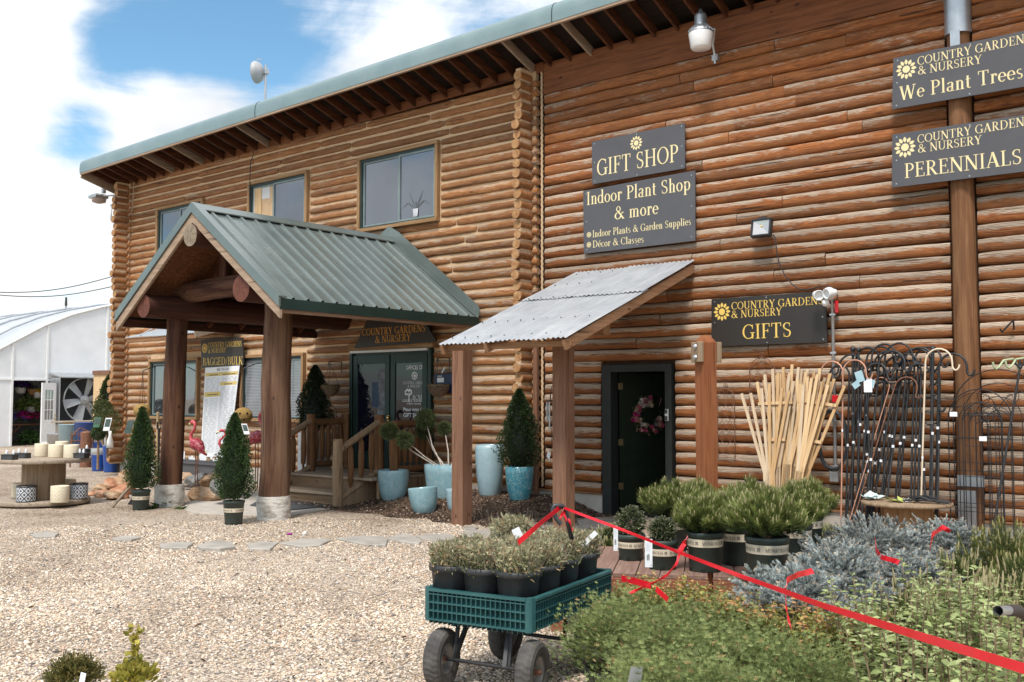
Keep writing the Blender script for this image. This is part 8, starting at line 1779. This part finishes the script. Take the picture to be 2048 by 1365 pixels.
for i, (x, y, z, lab) in enumerate(((1345, 1228, .40, 'yellow green spirea between the cart and the deck beam'), (1430, 1240, .40, 'yellow green spirea with tan tips before the deck gap'), (1505, 1268, .40, 'yellow green spirea with bronze tips below the front blue spruce'), (1600, 1290, .40, 'bronze tipped spirea under the red ribbon knot'), (1690, 1320, .38, 'bronze tipped spirea next to the dogwood stems'), (1290, 1195, .36, 'smallest spirea tuft beside the low pine'))):
 o = sp[i] if i < 2 else dup(sp[i % 2]); o.location = gz(x, y, z); o.rotation_euler[2] = i * 1.3; o['label'] = lab
 o.scale = (1.08, 1.08, 1.12)
 if i == 5: o.scale = (.8, .8, .9)
dg = []
for s in (8, 9):
 t = thing('dogwood_shrub', 'x', 'shrub', (0, 0, 0), 0, 'pale leaved dogwood shrubs'); pot('pot', .13, .16, .22, MAT['black_plastic'], t, (0, 0, 0), .012, None, True, False); lb, mb = leafy_mesh(s, 22, .25, .68, 11, .043, .0115, (.15, .2, .06), (.36, .42, .175), (.42, .46, .22), .4, .04, .56); o = lb.build('foliage', MAT['leaf'], t); o.location = (0, 0, .2); o = mb.build('stems', MAT['bark'], t, True); o.location = (0, 0, .19); dg.append(t)
for i, (x, y, z, lab) in enumerate(((1800, 1290, .6, 'pale leaved dogwood left of the others, behind the red ribbon'), (1905, 1300, .6, 'pale leaved dogwood in the middle of the right corner'), (2010, 1320, .6, 'pale leaved dogwood at the right edge below the pipe'), (1745, 1255, .55, 'pale leaved dogwood beside the blue spruce, partly behind the ribbon'), (1865, 1240, .58, 'pale leaved dogwood behind, below the candled pine'), (1975, 1255, .58, 'pale leaved dogwood behind the pipe end'), (1840, 1370, .6, 'pale leaved dogwood cut by the bottom edge'), (1960, 1390, .6, 'pale leaved dogwood in the bottom right corner'))):
 o = dg[i] if i < 2 else dup(dg[i % 2]); o.location = gz(x, y, z); o.rotation_euler[2] = i * 1.9 + .4; o.scale = (1, 1, (1, 1.05, .95, .9, 1, .92, .95, 1)[i]); o['label'] = lab
# two small plants close to the camera at the lower left
def small_front(px_, py_, dist, label, n, r, h, c0, c1, spike, seed):
 c = DP(px_, py_, dist); t = thing('young_shrub', label, 'shrub', (c.x, c.y, 0), 0, 'young shrubs close to the camera'); rg = np.random.default_rng(seed); lb = LB(); z0 = c.z
 D = dome_points(rg, n, 1, 1, -.2); n = len(D); P = D * np.array([r, r, h]) * rg.uniform(.35, 1, (n, 1)); S = unit(D + rg.normal(size=(n, 3)) * .5 + np.array([0, 0, .5])); col = cmix(c0, c1, rg.random(n))
 if spike:
  m = 60; zz = rg.uniform(0, .14, m); P = np.concatenate([P, np.stack([rg.normal(0, .008, m), rg.normal(0, .008, m), h * .6 + zz], 1)]); S = np.concatenate([S, unit(rg.normal(size=(m, 3)) + [0, 0, .6])]); col = np.concatenate([col, cmix(c0, c1, rg.random(m))]); n += m
  lb.leaves(P, S, unit(rg.normal(size=(n, 3))), .026, .009, col, .2, .2)
 else:
  for k in range(3): lb.leaves(P + S * .008 * k, unit(S + rg.normal(size=(n, 3)) * .5), unit(rg.normal(size=(n, 3))), .018, .0028, col, .2, .1)
 o = lb.build('foliage', MAT['leaf'], t); o.location = (0, 0, z0); mb = MB(); branches(mb, seed, 7, r, h, z0 - h * .6, .006); mb.tube([(0, 0, .15), (0, 0, z0)], [.012, .008], 6); mb.build('stem', MAT['bark'], t, True); mb = MB(); mb.lathe([(0, 0), (.08, 0), (.105, .2), (.112, .2), (.09, .19), (0, .18)], 20); mb.build('pot', MAT['black_plastic'], t, True)
small_front(147, 1362, 3.4, 'small bronze green conifer with a white tag at the lower left edge', 900, .085, .08, (.05, .065, .015), (.24, .19, .06), False, 31); small_front(268, 1362, 3.3, 'small yellow green shrub with one tall spike at the lower left edge', 260, .07, .06, (.20, .20, .03), (.48, .40, .08), True, 32)
stake(DP(163, 1368, 3.25), .036, .02, 'white tag in the small bronze conifer at the lower left', (.2, 0))
c = DP(1270, 1352, 3.9); t = thing('plant_label', 'silver printed label in front of the leftmost potentilla', 'label', c); mb = MB(); r = RIGHT * .026; mb.prism([c - r * 1.25 - V((0, 0, .04)), c + r * .8 - V((0, 0, .04)), c + r * 1.2 + V((0, 0, .035)), c - r * .6 + V((0, 0, .035))], -FWD * .002); mb.build('card', MAT['galv_plain'], t)
# ------------------------------------------------------------------ trellis stack, hooks, small table, arched trellises
MAT['pale_wood_b'] = wood('honey lumber', (.40, .23, .10), (.56, .36, .18), (.68, .48, .27), 2, 30); MAT['pale_wood_c'] = wood('greyed lumber', (.44, .31, .19), (.60, .46, .31), (.72, .59, .43), 2, 30)
def fan_trellis(label, bx, by, spread, H, tilt, rz, turn, bars=True):
 t = thing('fan_trellis', label, 'trellis', (bx, by, 0.0), 0, 'pale wooden fan trellises'); M = Matrix.Rotation(rz, 4, 'Z') @ Matrix.Rotation(tilt, 4, 'X') @ Matrix.Rotation(turn, 4, 'Y'); t.matrix_basis = Matrix.Translation((bx, by, 0)) @ M
 rr = random.Random(int(bx * 1000)); top = []
 for k in range(6):
  f = (k - 2.5) / 2.5 + rr.uniform(-.1, .1); a = (f * .035, .0, 0); b = (f * spread * .18, .004, H * .42); c = (f * spread, 0, H * (1 - .06 * abs(f)) + rr.uniform(-.04, .04)); mb = MB(); mb.beam(a, b, .034, .016, (0, 1, 0)); mb.beam(b, c, .034, .016, (0, 1, 0)); mb.build('slat', (MAT['pale_wood'], MAT['pale_wood_b'], MAT['pale_wood_c'])[rr.randrange(3)], t, True)
 for (z, e) in (((.80, .78), (.58, .42)) if bars else ()):
  mb = MB(); mb.beam((-spread * e - .02, -.018, H * z), (spread * e + .02, -.018, H * z + .0), .016, .036); mb.build('cross_bar', MAT['pale_wood'], t, True)
 return t
ft = ['pale fan trellis leaning out farthest to the left of the stack', 'pale fan trellis at the front of the stack, slightly left', 'pale fan trellis in the middle of the stack, tallest', 'pale fan trellis behind the tallest, tilted right', 'pale fan trellis leaning out farthest to the right of the stack', 'pale fan trellis at the back of the stack against the logs', 'short pale fan trellis at the front right of the stack']
for lab, px_, yy, spd, H, tilt, turn in ((ft[0], 1572, 10.72, .27, 1.80, -.16, -.10), (ft[1], 1580, 10.78, .22, 1.95, -.15, -.05), (ft[2], 1592, 10.84, .20, 2.02, -.15, .03), (ft[3], 1600, 10.9, .22, 1.98, -.14, .07), (ft[4], 1612, 10.70, .24, 1.98, -.17, .14), (ft[5], 1588, 11.0, .26, 1.95, -.12, .0), (ft[6], 1606, 10.6, .15, 1.9, -.19, .10)):
 p = W(px_ - 30, 1000, yy); fan_trellis(lab, p.x, yy, spd * 1.12, H, tilt, 0, turn, lab in (ft[1], ft[4]))
def hook_pts(b, tp, r, side, double=False):
 d = (tp - b).normalized(); ex = V((1, 0, 0)); ex = (ex - d * ex.dot(d)).normalized() * side; pts = [b, b + (tp - b) * .5, tp]
 for k in range(1, 10): a = PI * k / 9; pts.append(tp + ex * (r - r * math.cos(a)) + d * r * 1.05 * math.sin(a))
 e = pts[-1]
 for k in range(1, 8): a = PI * k / 7; pts.append(e + ex * (r * .27 - r * .27 * math.cos(a)) - d * r * .45 * math.sin(a) - d * .02)
 return pts
def hook(label, xb, xt, yt, r, side, mat, Yt=11.27, Yb=11.0, rd=.0085, kind='hook', zb=.0):
 tp = W(xt, yt, Yt); b = W(xb, 1050, Yb); b.z = zb; t = thing('plant_hook', label, 'plant hook', b, 0, 'metal plant hooks leaning on the wall'); mb = MB()
 if kind == 'stake': mb.tube([b, tp], rd * 1.3, 8); mb.ball(tp, rd * 2.6, 8, 6)
 else: mb.tube(hook_pts(b, tp, r, side), rd, 7)
 if kind == 'double': mb.tube(hook_pts(b, tp - V((0, 0, .01)), r, -side), rd, 7)
 mb.build('rod', mat, t)
 if kind == 'scroll':
  mb = MB(); c = tp + V((side * r * .9, 0, -r * .9)); mb.tube([c + V((side * (.02 + .008 * k) * math.cos(k * .5), 0, (.02 + .008 * k) * math.sin(k * .5))) for k in range(14)], rd * .7, 6); mb.build('scroll', mat, t)
 mb = MB(); q = b + (tp - b) * random.uniform(.45, .68); d = (tp - b).normalized(); mb.tube([q, q + d * .028], rd * 1.25, 6); mb.build('price_sticker', MAT['paper'], t)
 mb = MB(); mb.beam(b + V((-.06, 0, .16)), b + V((.06, 0, .16)), .008, .012); mb.build('foot_bar', mat, t); return t
BK = MAT['black_metal']
hook('copper double hook at the left end of the row', 1681, 1686, 745, .13, 1, MAT['copper'], 11.05, 10.9, .009, 'double')
HK = [(1690, 1699, 752, .12, -1, 'hook'), (1704, 1706, 699, .1, 1, 'stake'), (1716, 1717, 700, .1, 1, 'stake'), (1700, 1712, 720, .13, 1, 'hook'), (1688, 1722, 745, .12, -1, 'scroll'), (1722, 1733, 722, .15, 1, 'hook'), (1738, 1730, 760, .1, 1, 'scroll'), (1748, 1731, 752, .12, 1, 'hook'), (1731, 1770, 750, .13, -1, 'hook'), (1742, 1767, 800, .12, 1, 'scroll'), (1730, 1786, 790, .12, -1, 'hook'), (1745, 1795, 770, .12, 1, 'hook'), (1752, 1806, 735, .16, -1, 'hook'), (1762, 1805, 725, .15, 1, 'hook'), (1766, 1770, 716, .15, 1, 'hook'), (1818, 1829, 722, .14, 1, 'hook'), (1833, 1842, 745, .13, -1, 'hook'), (1858, 1866, 698, .1, 1, 'stake'), (1868, 1878, 735, .14, 1, 'hook'), (1862, 1866, 722, .15, -1, 'hook'), (1872, 1880, 760, .1, -1, 'scroll'), (1856, 1840, 815, .1, 1, 'scroll'), (1708, 1726, 735, .14, -1, 'hook'), (1712, 1744, 712, .13, 1, 'scroll'), (1726, 1758, 728, .14, 1, 'scroll'), (1782, 1812, 752, .13, 1, 'hook'), (1788, 1820, 740, .14, -1, 'scroll'), (1824, 1836, 730, .12, -1, 'scroll')]
ORD = 'first second third fourth fifth sixth seventh eighth ninth tenth eleventh twelfth thirteenth fourteenth fifteenth sixteenth'.split(); cnt = {}
HK.sort(key=lambda q: (q[5], q[1]))
KN = {'hook': 'plain black shepherd hook', 'stake': 'straight ball tipped black stake', 'scroll': 'black hook with a scroll'}
for i, (xb, xt, yt, r, s, k) in enumerate(HK):
 cnt[k] = cnt.get(k, 0) + 1
 hook('%s %s from the left in the iron row' % (ORD[cnt[k] - 1], KN[k]), xb, xt, yt, r, s, BK, 11.28 - .05 * (i % 4), 11.0 - .06 * (i % 5), .0115 + .0015 * (i % 2), k)
hook('rusty brown hook slanting across the black hooks', 1690, 1790, 772, .12, 1, MAT['rust_metal'], 11.1, 10.75, .007); hook('thin copper hook with a low arch in the middle of the row', 1684, 1778, 778, .10, -1, MAT['copper'], 11.12, 10.8, .006)
hook('cream hook standing out near the right end of the row', 1838, 1851, 724, .135, 1, MAT['cream_metal'], 11.0, 10.95, .0095)
for (x, y, lab) in ((2015, 722, 'sage green wall hook left of its twin at the right edge'), (2040, 720, 'sage green wall hook at the right edge')):
 b = W(x + 20, y + 8, WY - .1); t = thing('wall_hook', lab, 'wall hook', b, 0, 'wall hooks at the right edge'); mb = MB(); mb.tube([b + V((0, .02, -.05)), b, b + V((-.02, -.1, .06)), b + V((-.08, -.24, .04)), b + V((-.11, -.30, -.03)), b + V((-.13, -.34, -.05)), b + V((-.145, -.36, -.03)), b + V((-.15, -.37, .02))], .011, 7); mb.build('rod', MAT['sage_metal'], t)
b = W(2028, 660, WY - .08); t = thing('wall_hook', 'small black bent wall hook above the sage green ones', 'wall hook', b, 0, 'wall hooks at the right edge'); mb = MB(); mb.tube([b + V((0, 0, .0)), b + V((0, -.02, .1)), b + V((-.04, -.14, .02)), b + V((-.07, -.2, -.03)), b + V((-.085, -.22, .0))], .01, 6); mb.build('rod', BK, t)
# handled stake in front of the arched trellises
p0, p1 = W(1975, 1060, 10.75), W(2040, 735, 11.15); p0.z = .0; t = thing('garden_stake', 'thick black stake with a fleur tip slanting before the arched trellises', 'stake', p0); mb = MB(); mb.tube([p0, p1], .012, 8); mb.ball(p1, .022, 8, 6)
for a in (-1, 0, 1): mb.tube([p1, p1 + V((a * .045, 0, .04)), p1 + V((a * .035, 0, .085))], [.012, .014, .004], 6)
mb.build('rod', BK, t)
def arch_trellis(label, x0, x1, yt, yb, Y, n, mesh, gap=.0):
 a = W(x0, yb, Y); b = W(x1, yb, Y); top = W((x0 + x1) / 2, yt, Y).z; r = (b.x - a.x) / 2; cx_ = (a.x + b.x) / 2; zs = top - r; t = thing('arch_trellis', label, 'trellis', (cx_, Y, 0), 0, 'black wire arch trellises'); mb = MB()
 def ar(cx, rr, z, z0): return [(cx - rr, Y, z0)] + [(cx - rr * math.cos(PI * k / 18), Y, z + rr * math.sin(PI * k / 18)) for k in range(19)] + [(cx + rr, Y, z0)]
 mb.tube(ar(cx_, r, zs, 0), .006, 6); mb.build('outer_frame', BK, t); mb = MB()
 for k in range(1, n): rr = r * (1 - k / n); mb.tube(ar(cx_, rr, zs - .03 * k, 0), .0045, 5)
 for s in (-.5, .5): mb.tube(ar(cx_ + s * r, r * .5, zs - .02, .1), .004, 5)
 for k in range(mesh): z = .16 + (zs - .1) * k / max(1, mesh - 1); mb.tube([(cx_ - r, Y - .006, z), (cx_ + r, Y - .006, z)], .004, 5)
 for s in (-.35, .35): c = V((cx_ + s * r * .8, Y, zs + r * .35)); mb.tube([c + V(((.012 + .006 * k) * math.cos(k * .6) * (1 if s > 0 else -1), 0, (.012 + .006 * k) * math.sin(k * .6))) for k in range(13)], .004, 5)
 mb.build('wire_work', BK, t); return t
arch_trellis('large wire arch trellis partly before the wall post', 1902, 2030, 779, 1060, 11.18, 3, 6); arch_trellis('tall wire arch trellis at the right edge of the wall', 1912, 2100, 739, 1060, 11.24, 4, 5); arch_trellis('narrow wire arch trellis in front, with white price cards', 1930, 2010, 806, 1060, 11.05, 3, 5)
for (x, y, lab) in ((1907, 829, 'white price card on the left of the arched trellises'), (1966, 878, 'white price card on the narrow arch trellis')):
 c = W(x, y, 11.0); t = thing('price_card', lab, 'price card', c, 0, 'price cards on the arch trellises'); mb = MB(); mb.bbox(c.x - .037, c.x + .037, c.y - .003, c.y, c.z - .024, c.z + .024, .001); mb.build('card', MAT['paper'], t)
def rusty_panel(label, x0, x1, yt, yb, Y):
 a = W(x0, yb, Y); b = W(x1, yb, Y); top = W((x0 + x1) / 2, yt, Y).z; r = (b.x - a.x) / 2; cx_ = (a.x + b.x) / 2; z0 = a.z; zs = top - r; t = thing('wire_trellis', label, 'trellis', (cx_, Y, z0), 0, 'rusty wire panels on the wall'); mb = MB()
 mb.tube([(cx_ - r, Y, z0)] + [(cx_ - r * math.cos(PI * k / 14), Y, zs + r * math.sin(PI * k / 14)) for k in range(15)] + [(cx_ + r, Y, z0), (cx_ - r, Y, z0)], .006, 6)
 for k in range(-4, 9):
  for s in (1, -1):
   p = [];
   for q in range(13):
    u = q / 12; x = cx_ - r * s + 2 * r * u * s; z = z0 + k * .13 + u * 2 * r * 1.2; lim = zs + math.sqrt(max(0, r * r - (x - cx_) ** 2))
    if z0 <= z <= lim: p.append((x, Y, z))
   if len(p) > 1: mb.tube(p, .003, 4)
 mb.tube([(cx_, Y, top), (cx_, Y, top + .07)], .004, 5); mb.tube([(cx_ + .03 * math.cos(k), Y, top + .04 + .03 * math.sin(k)) for k in range(7)], .004, 5); mb.build('wire_work', MAT['rust_metal'], t)
rusty_panel('rusty diamond wire panel with a curled top above the trellis stack', 1500, 1551, 716, 850, WY - .06); rusty_panel('rusty diamond wire panel behind the wooden post', 1436, 1470, 778, 915, WY - .06)
# small spool table
c = G(1812, 1080, 0); c = W(1813, 1003, 10.75); t = thing('spool_table', 'small wooden spool table with paper scraps below the iron hooks', 'table', (c.x, c.y, 0)); zt_ = c.z
mb = MB(); mb.lathe([(0, zt_ - .035), (.45, zt_ - .035), (.455, zt_ - .02), (.45, zt_), (0, zt_)], 36, (c.x, c.y, 0)); mb.build('top_disc', MAT['spool_wood'], t)
mb = MB()
for k in range(14): a = 2 * PI * k / 14; mb.bbox(-.02, 0, -.058, .058, 0.03, zt_ - .036, .003, 0, Matrix.Translation((c.x + .25 * math.cos(a), c.y + .25 * math.sin(a), 0)) @ Matrix.Rotation(a, 4, 'Z'))
mb.build('drum', wood('amber planks', (.17, .085, .035), (.30, .165, .075), (.40, .24, .12), 2, 30), t); mb = MB(); mb.lathe([(0, 0), (.42, 0), (.42, .03), (0, .03)], 30, (c.x, c.y, 0)); mb.build('bottom_disc', MAT['spool_wood'], t)
def scrap(u, v, s, m, label, n=5):
 q = V((c.x + u, c.y + v, zt_ + .004)); t = thing('paper_scrap', label, 'paper', q); mb = MB(); rr = random.Random(int(u * 100) + 7)
 for k in range(n): a = rr.uniform(0, PI); e = V((math.cos(a), math.sin(a), rr.uniform(0, .5))) * s; f = V((-math.sin(a), math.cos(a), rr.uniform(0, .6))) * s * .7; o_ = V((rr.uniform(-1, 1) * s * .7, rr.uniform(-1, 1) * s * .4, .004 * k)); mb.prism([q + o_, q + o_ + e, q + o_ + e + f, q + o_ + f], (0, 0, .002))
 mb.build('sheets', m, t)
scrap(-.32, -.12, .10, mk('mint paper', (.42, .54, .53), (.66, .72, .70), rough=.6, bmp=0), 'crumpled mint paper labels on the left of the small spool table', 8); scrap(-.02, -.2, .08, mk('lime cloth', (.40, .46, .10), (.52, .57, .18), rough=.8, bmp=.2), 'lime green cloth in the middle of the small spool table', 5); scrap(.1, -.14, .05, MAT['paper'], 'white crumpled papers on the right of the lime cloth', 5)
t = thing('wire_bundle', 'bundle of black ties lying on the right of the small spool table', 'ties', (c.x + .2, c.y - .1, zt_)); mb = MB()
for k in range(16): rr = random.Random(k); mb.tube([(c.x + .05 + rr.uniform(-.2, .1), c.y - .1 + rr.uniform(-.12, .12), zt_ + .012), (c.x + .2, c.y - .08 + rr.uniform(-.12, .12), zt_ + .03 + rr.uniform(0, .05)), (c.x + .42 + rr.uniform(-.08, .05), c.y - .05 + rr.uniform(-.1, .1), zt_ + .014)], .006, 5)
mb.build('ties', BK, t)
c2 = W(1726, 770, 10.9); t = thing('hang_tags', 'blue and white cardboard tags hanging in the iron hooks', 'tags', c2); mb = MB()
for (dx, dz, w, h, k) in ((-.06, .02, .09, .12, .3), (.02, -.02, .1, .09, -.2), (-.09, -.05, .08, .07, .6)): e = V((math.cos(k), -.1, math.sin(k))) * w; f = V((-math.sin(k), .03, math.cos(k))) * h; q = c2 + V((dx, 0, dz)); mb.prism([q, q + e, q + e + f, q + f], (0, .003, 0))
mb.build('tags', mk('pale blue card', (.30, .48, .55), (.45, .6, .65), rough=.6, bmp=0), t); mb = MB(); q = W(1728, 785, 10.88); mb.prism([q, q + V((.09, 0, 0)), q + V((.09, 0, .15)), q + V((.0, 0, .12))], (0, .003, 0)); mb.build('white_tag', MAT['paper'], t)
# wreath on the shop door
wc = DOORM @ V((.42, -.06, 1.36)); t = thing('door_wreath', 'pink and cream flower wreath with a small slate on the dark green shop door', 'wreath', wc); rg = np.random.default_rng(77); lb = LB(); q_ = DOORM.to_3x3()
n = 420; a = rg.uniform(.2, 5.3, n) + 1.2; R = .19 + rg.normal(0, .028, n); loc = np.stack([R * np.cos(a), rg.normal(-.01, .02, n), R * 1.1 * np.sin(a)], 1); Mx = np.array(q_); P = loc @ Mx.T
lb.leaves(P, unit(rg.normal(size=(n, 3))), unit(rg.normal(size=(n, 3))), rg.uniform(.03, .07, n), .011, cmix((.015, .03, .01), (.06, .09, .03), rg.random(n)), .2, .3)
m = 46; a = rg.uniform(.2, 5.0, m) + 1.2; ctr = np.stack([.19 * np.cos(a) + rg.normal(0, .03, m), np.full(m, -.045), .20 * np.sin(a) + rg.normal(0, .03, m)], 1); fc_ = np.array([(.62, .10, .22), (.66, .34, .32), (.72, .60, .44), (.60, .03, .22), (.74, .66, .60)])[rg.integers(0, 5, m)]
for k in range(16): d = unit(rg.normal(size=(m, 3)) + [0, -.5, 0]); lb.leaves(ctr @ Mx.T, d @ Mx.T, unit(rg.normal(size=(m, 3))), .038, .018, fc_ * rg.uniform(.75, 1.1, (m, 1)), .3, .5)
lb.build('flowers', MAT['leaf'], t)
MAT['curl'] = mk('dusty pink ribbon', (.40, .17, .16), (.5, .24, .22), rough=.5, bmp=0)
for k in range(9): a0 = k * .75; mb = MB(); mb.tube([DOORM @ V((.42 + (.2 + .012 * j) * math.cos(a0 + .03 * j), -.07 + .015 * math.sin(j), 1.36 + (.2 + .013 * j) * math.sin(a0 + .05 * j))) for j in range(7)], .004, 5); mb.build('ribbon_curl', MAT['curl'], t)
mb = MB(); mb.box(.47, .61, -.085, -.08, 1.16, 1.31, 0, DOORM @ Matrix.Translation((.54, 0, 1.23)) @ Matrix.Rotation(.15, 4, 'Y') @ Matrix.Translation((-.54, 0, -1.23))); sl_ = mb.build('slate', MAT['sign_brown'], t)
Rv = (DOORM.to_3x3() @ V((1, 0, -.15))).normalized(); mb = MB(); write(mb, 'OPEN', DOORM @ V((.49, -.086, 1.215)), Rv, V((0, 0, 1)), -(DOORM.to_3x3() @ V((0, 1, 0))), .10, .05); mb.build('lettering', MAT['letters_white'], sl_)
# pipe end at the right edge
t = thing('metal_pipe', 'grey open pipe end with a black elbow at the right edge', 'pipe', DP(2010, 1222, 2.75)); p0 = DP(1996, 1222, 2.72); p1 = DP(2034, 1221, 2.86); p2 = DP(2062, 1245, 2.95); p3 = DP(2075, 1330, 2.95)
mb = MB(); mb.tube([p0, p0 + (p1 - p0) * .85], [.0135, .0135], 16, 0, False); mb.tube([p0 + (p1 - p0) * .9, p0], [.0115, .0115], 16, 0, False); mb.build('pipe_end', MAT['galv_plain'], t); mb = MB(); mb.tube([p0 + (p1 - p0) * .55, p1, p1 * .5 + p2 * .5 + V((0, 0, .006)), p2, p3, V((p3.x, p3.y, 0))], .0165, 14); mb.build('elbow', mk('dark painted pipe', (.03, .022, .022), (.07, .05, .045), sc=12, rough=.6, bmp=.15), t)
# ------------------------------------------------------------------ red ribbon strung from the cart handle
def band(mb, pts, widths, vert):
 """thin plastic strip along points; vert gives the width direction at each point"""
 n = len(pts); vs = []
 for i in range(n):
  p = V(pts[i]); d = (V(pts[min(i + 1, n - 1)]) - V(pts[max(i - 1, 0)])).normalized(); u = V(vert[i]); u = (u - d * u.dot(d)).normalized(); w = widths[i] / 2; nn = d.cross(u) * .0006
  vs += [p - u * w + nn, p + u * w + nn, p + u * w - nn, p - u * w - nn]
 mb.add(vs, [(4 * i + a, 4 * i + 4 + a, 4 * i + 4 + b, 4 * i + b) for i in range(n - 1) for a, b in ((0, 1), (1, 2), (2, 3), (3, 0))], 0, False)
def ribbon(label, pts, w, seed, tw=.6, w1=None):
 q = [DP(*p) for p in pts]; full = []
 for i in range(len(q) - 1):
  for k in range(8): full.append(q[i] + (q[i + 1] - q[i]) * k / 8)
 full.append(q[-1]); n = len(full); t = thing('ribbon', label, 'ribbon', full[n // 2], 0, 'red plastic ribbon'); mb = MB(); vt = []; ws_ = []
 for i, p in enumerate(full): a = tw * noise.noise(V((i * .11, seed, 0))) * 3; vt.append(V((0, 0, 1)) * math.cos(a) + (FWD * math.sin(a))); ws_.append(w + ((w1 or w) - w) * i / n)
 band(mb, full, ws_, vt); mb.build('strip', MAT['ribbon'], t); return t
ribbon('long red ribbon stretched from the cart handle to the lower right corner', [(1122, 1014, 5.8), (1250, 1062, 5.35), (1370, 1110, 4.9), (1480, 1152, 4.4), (1570, 1184, 4.0), (1650, 1213, 3.6), (1730, 1238, 3.3), (1830, 1270, 2.95), (1950, 1307, 2.65), (2110, 1357, 2.4)], .014, 1, .35, .029)
ribbon('red ribbon slanting from the cart handle down to the perennials', [(1124, 1012, 5.8), (1080, 1048, 5.55), (1036, 1086, 5.3)], .03, 2, .5); ribbon('crumpled red ribbon end hanging from the cart handle', [(1127, 1022, 5.79), (1136, 1042, 5.78), (1143, 1055, 5.78), (1140, 1070, 5.78)], .03, 3, 1.2)
ribbon('red ribbon tail rising from the knot before the pine pot', [(1358, 1107, 4.94), (1368, 1088, 4.93), (1376, 1074, 4.95)], .026, 4, .6); ribbon('thin red ribbon tail curving down from the knot to the spirea', [(1359, 1109, 4.93), (1353, 1128, 4.9), (1335, 1150, 4.85), (1310, 1165, 4.8), (1285, 1175, 4.75), (1260, 1187, 4.7)], .014, 5, .8)
ribbon('broad red ribbon piece over the low pine by the cart corner', [(1243, 1157, 5.4), (1270, 1163, 5.25), (1302, 1172, 5.1)], .034, 6, .2); ribbon('short red ribbon end dropping in front of the low pine', [(1312, 1178, 5.1), (1325, 1190, 5.05), (1336, 1200, 5.0)], .03, 7, .5); ribbon('red ribbon loop standing on the front blue spruce', [(1571, 1180, 4.0), (1576, 1160, 4.02), (1595, 1150, 4.1), (1626, 1142, 4.2)], .024, 8, .9); ribbon('thin red ribbon tail hanging below the loop on the front spruce', [(1571, 1184, 4.0), (1572, 1210, 3.98), (1577, 1240, 3.96), (1584, 1262, 3.95)], .009, 9, .9)
ribbon('red ribbon lying in a bend on the back blue spruces', [(1750, 1080, 6.3), (1752, 1100, 6.2), (1762, 1115, 6.1), (1790, 1122, 6.0), (1798, 1126, 6.0)], .03, 10, .7); ribbon('red ribbon arch on the back right blue spruce', [(1860, 1098, 6.2), (1865, 1070, 6.4), (1885, 1055, 6.5), (1900, 1064, 6.5)], .032, 11, .6)
ribbon('pale pink ribbon bit tied by the cart handle', [(1118, 1040, 5.75), (1124, 1030, 5.76), (1128, 1018, 5.78)], .02, 12, .9)
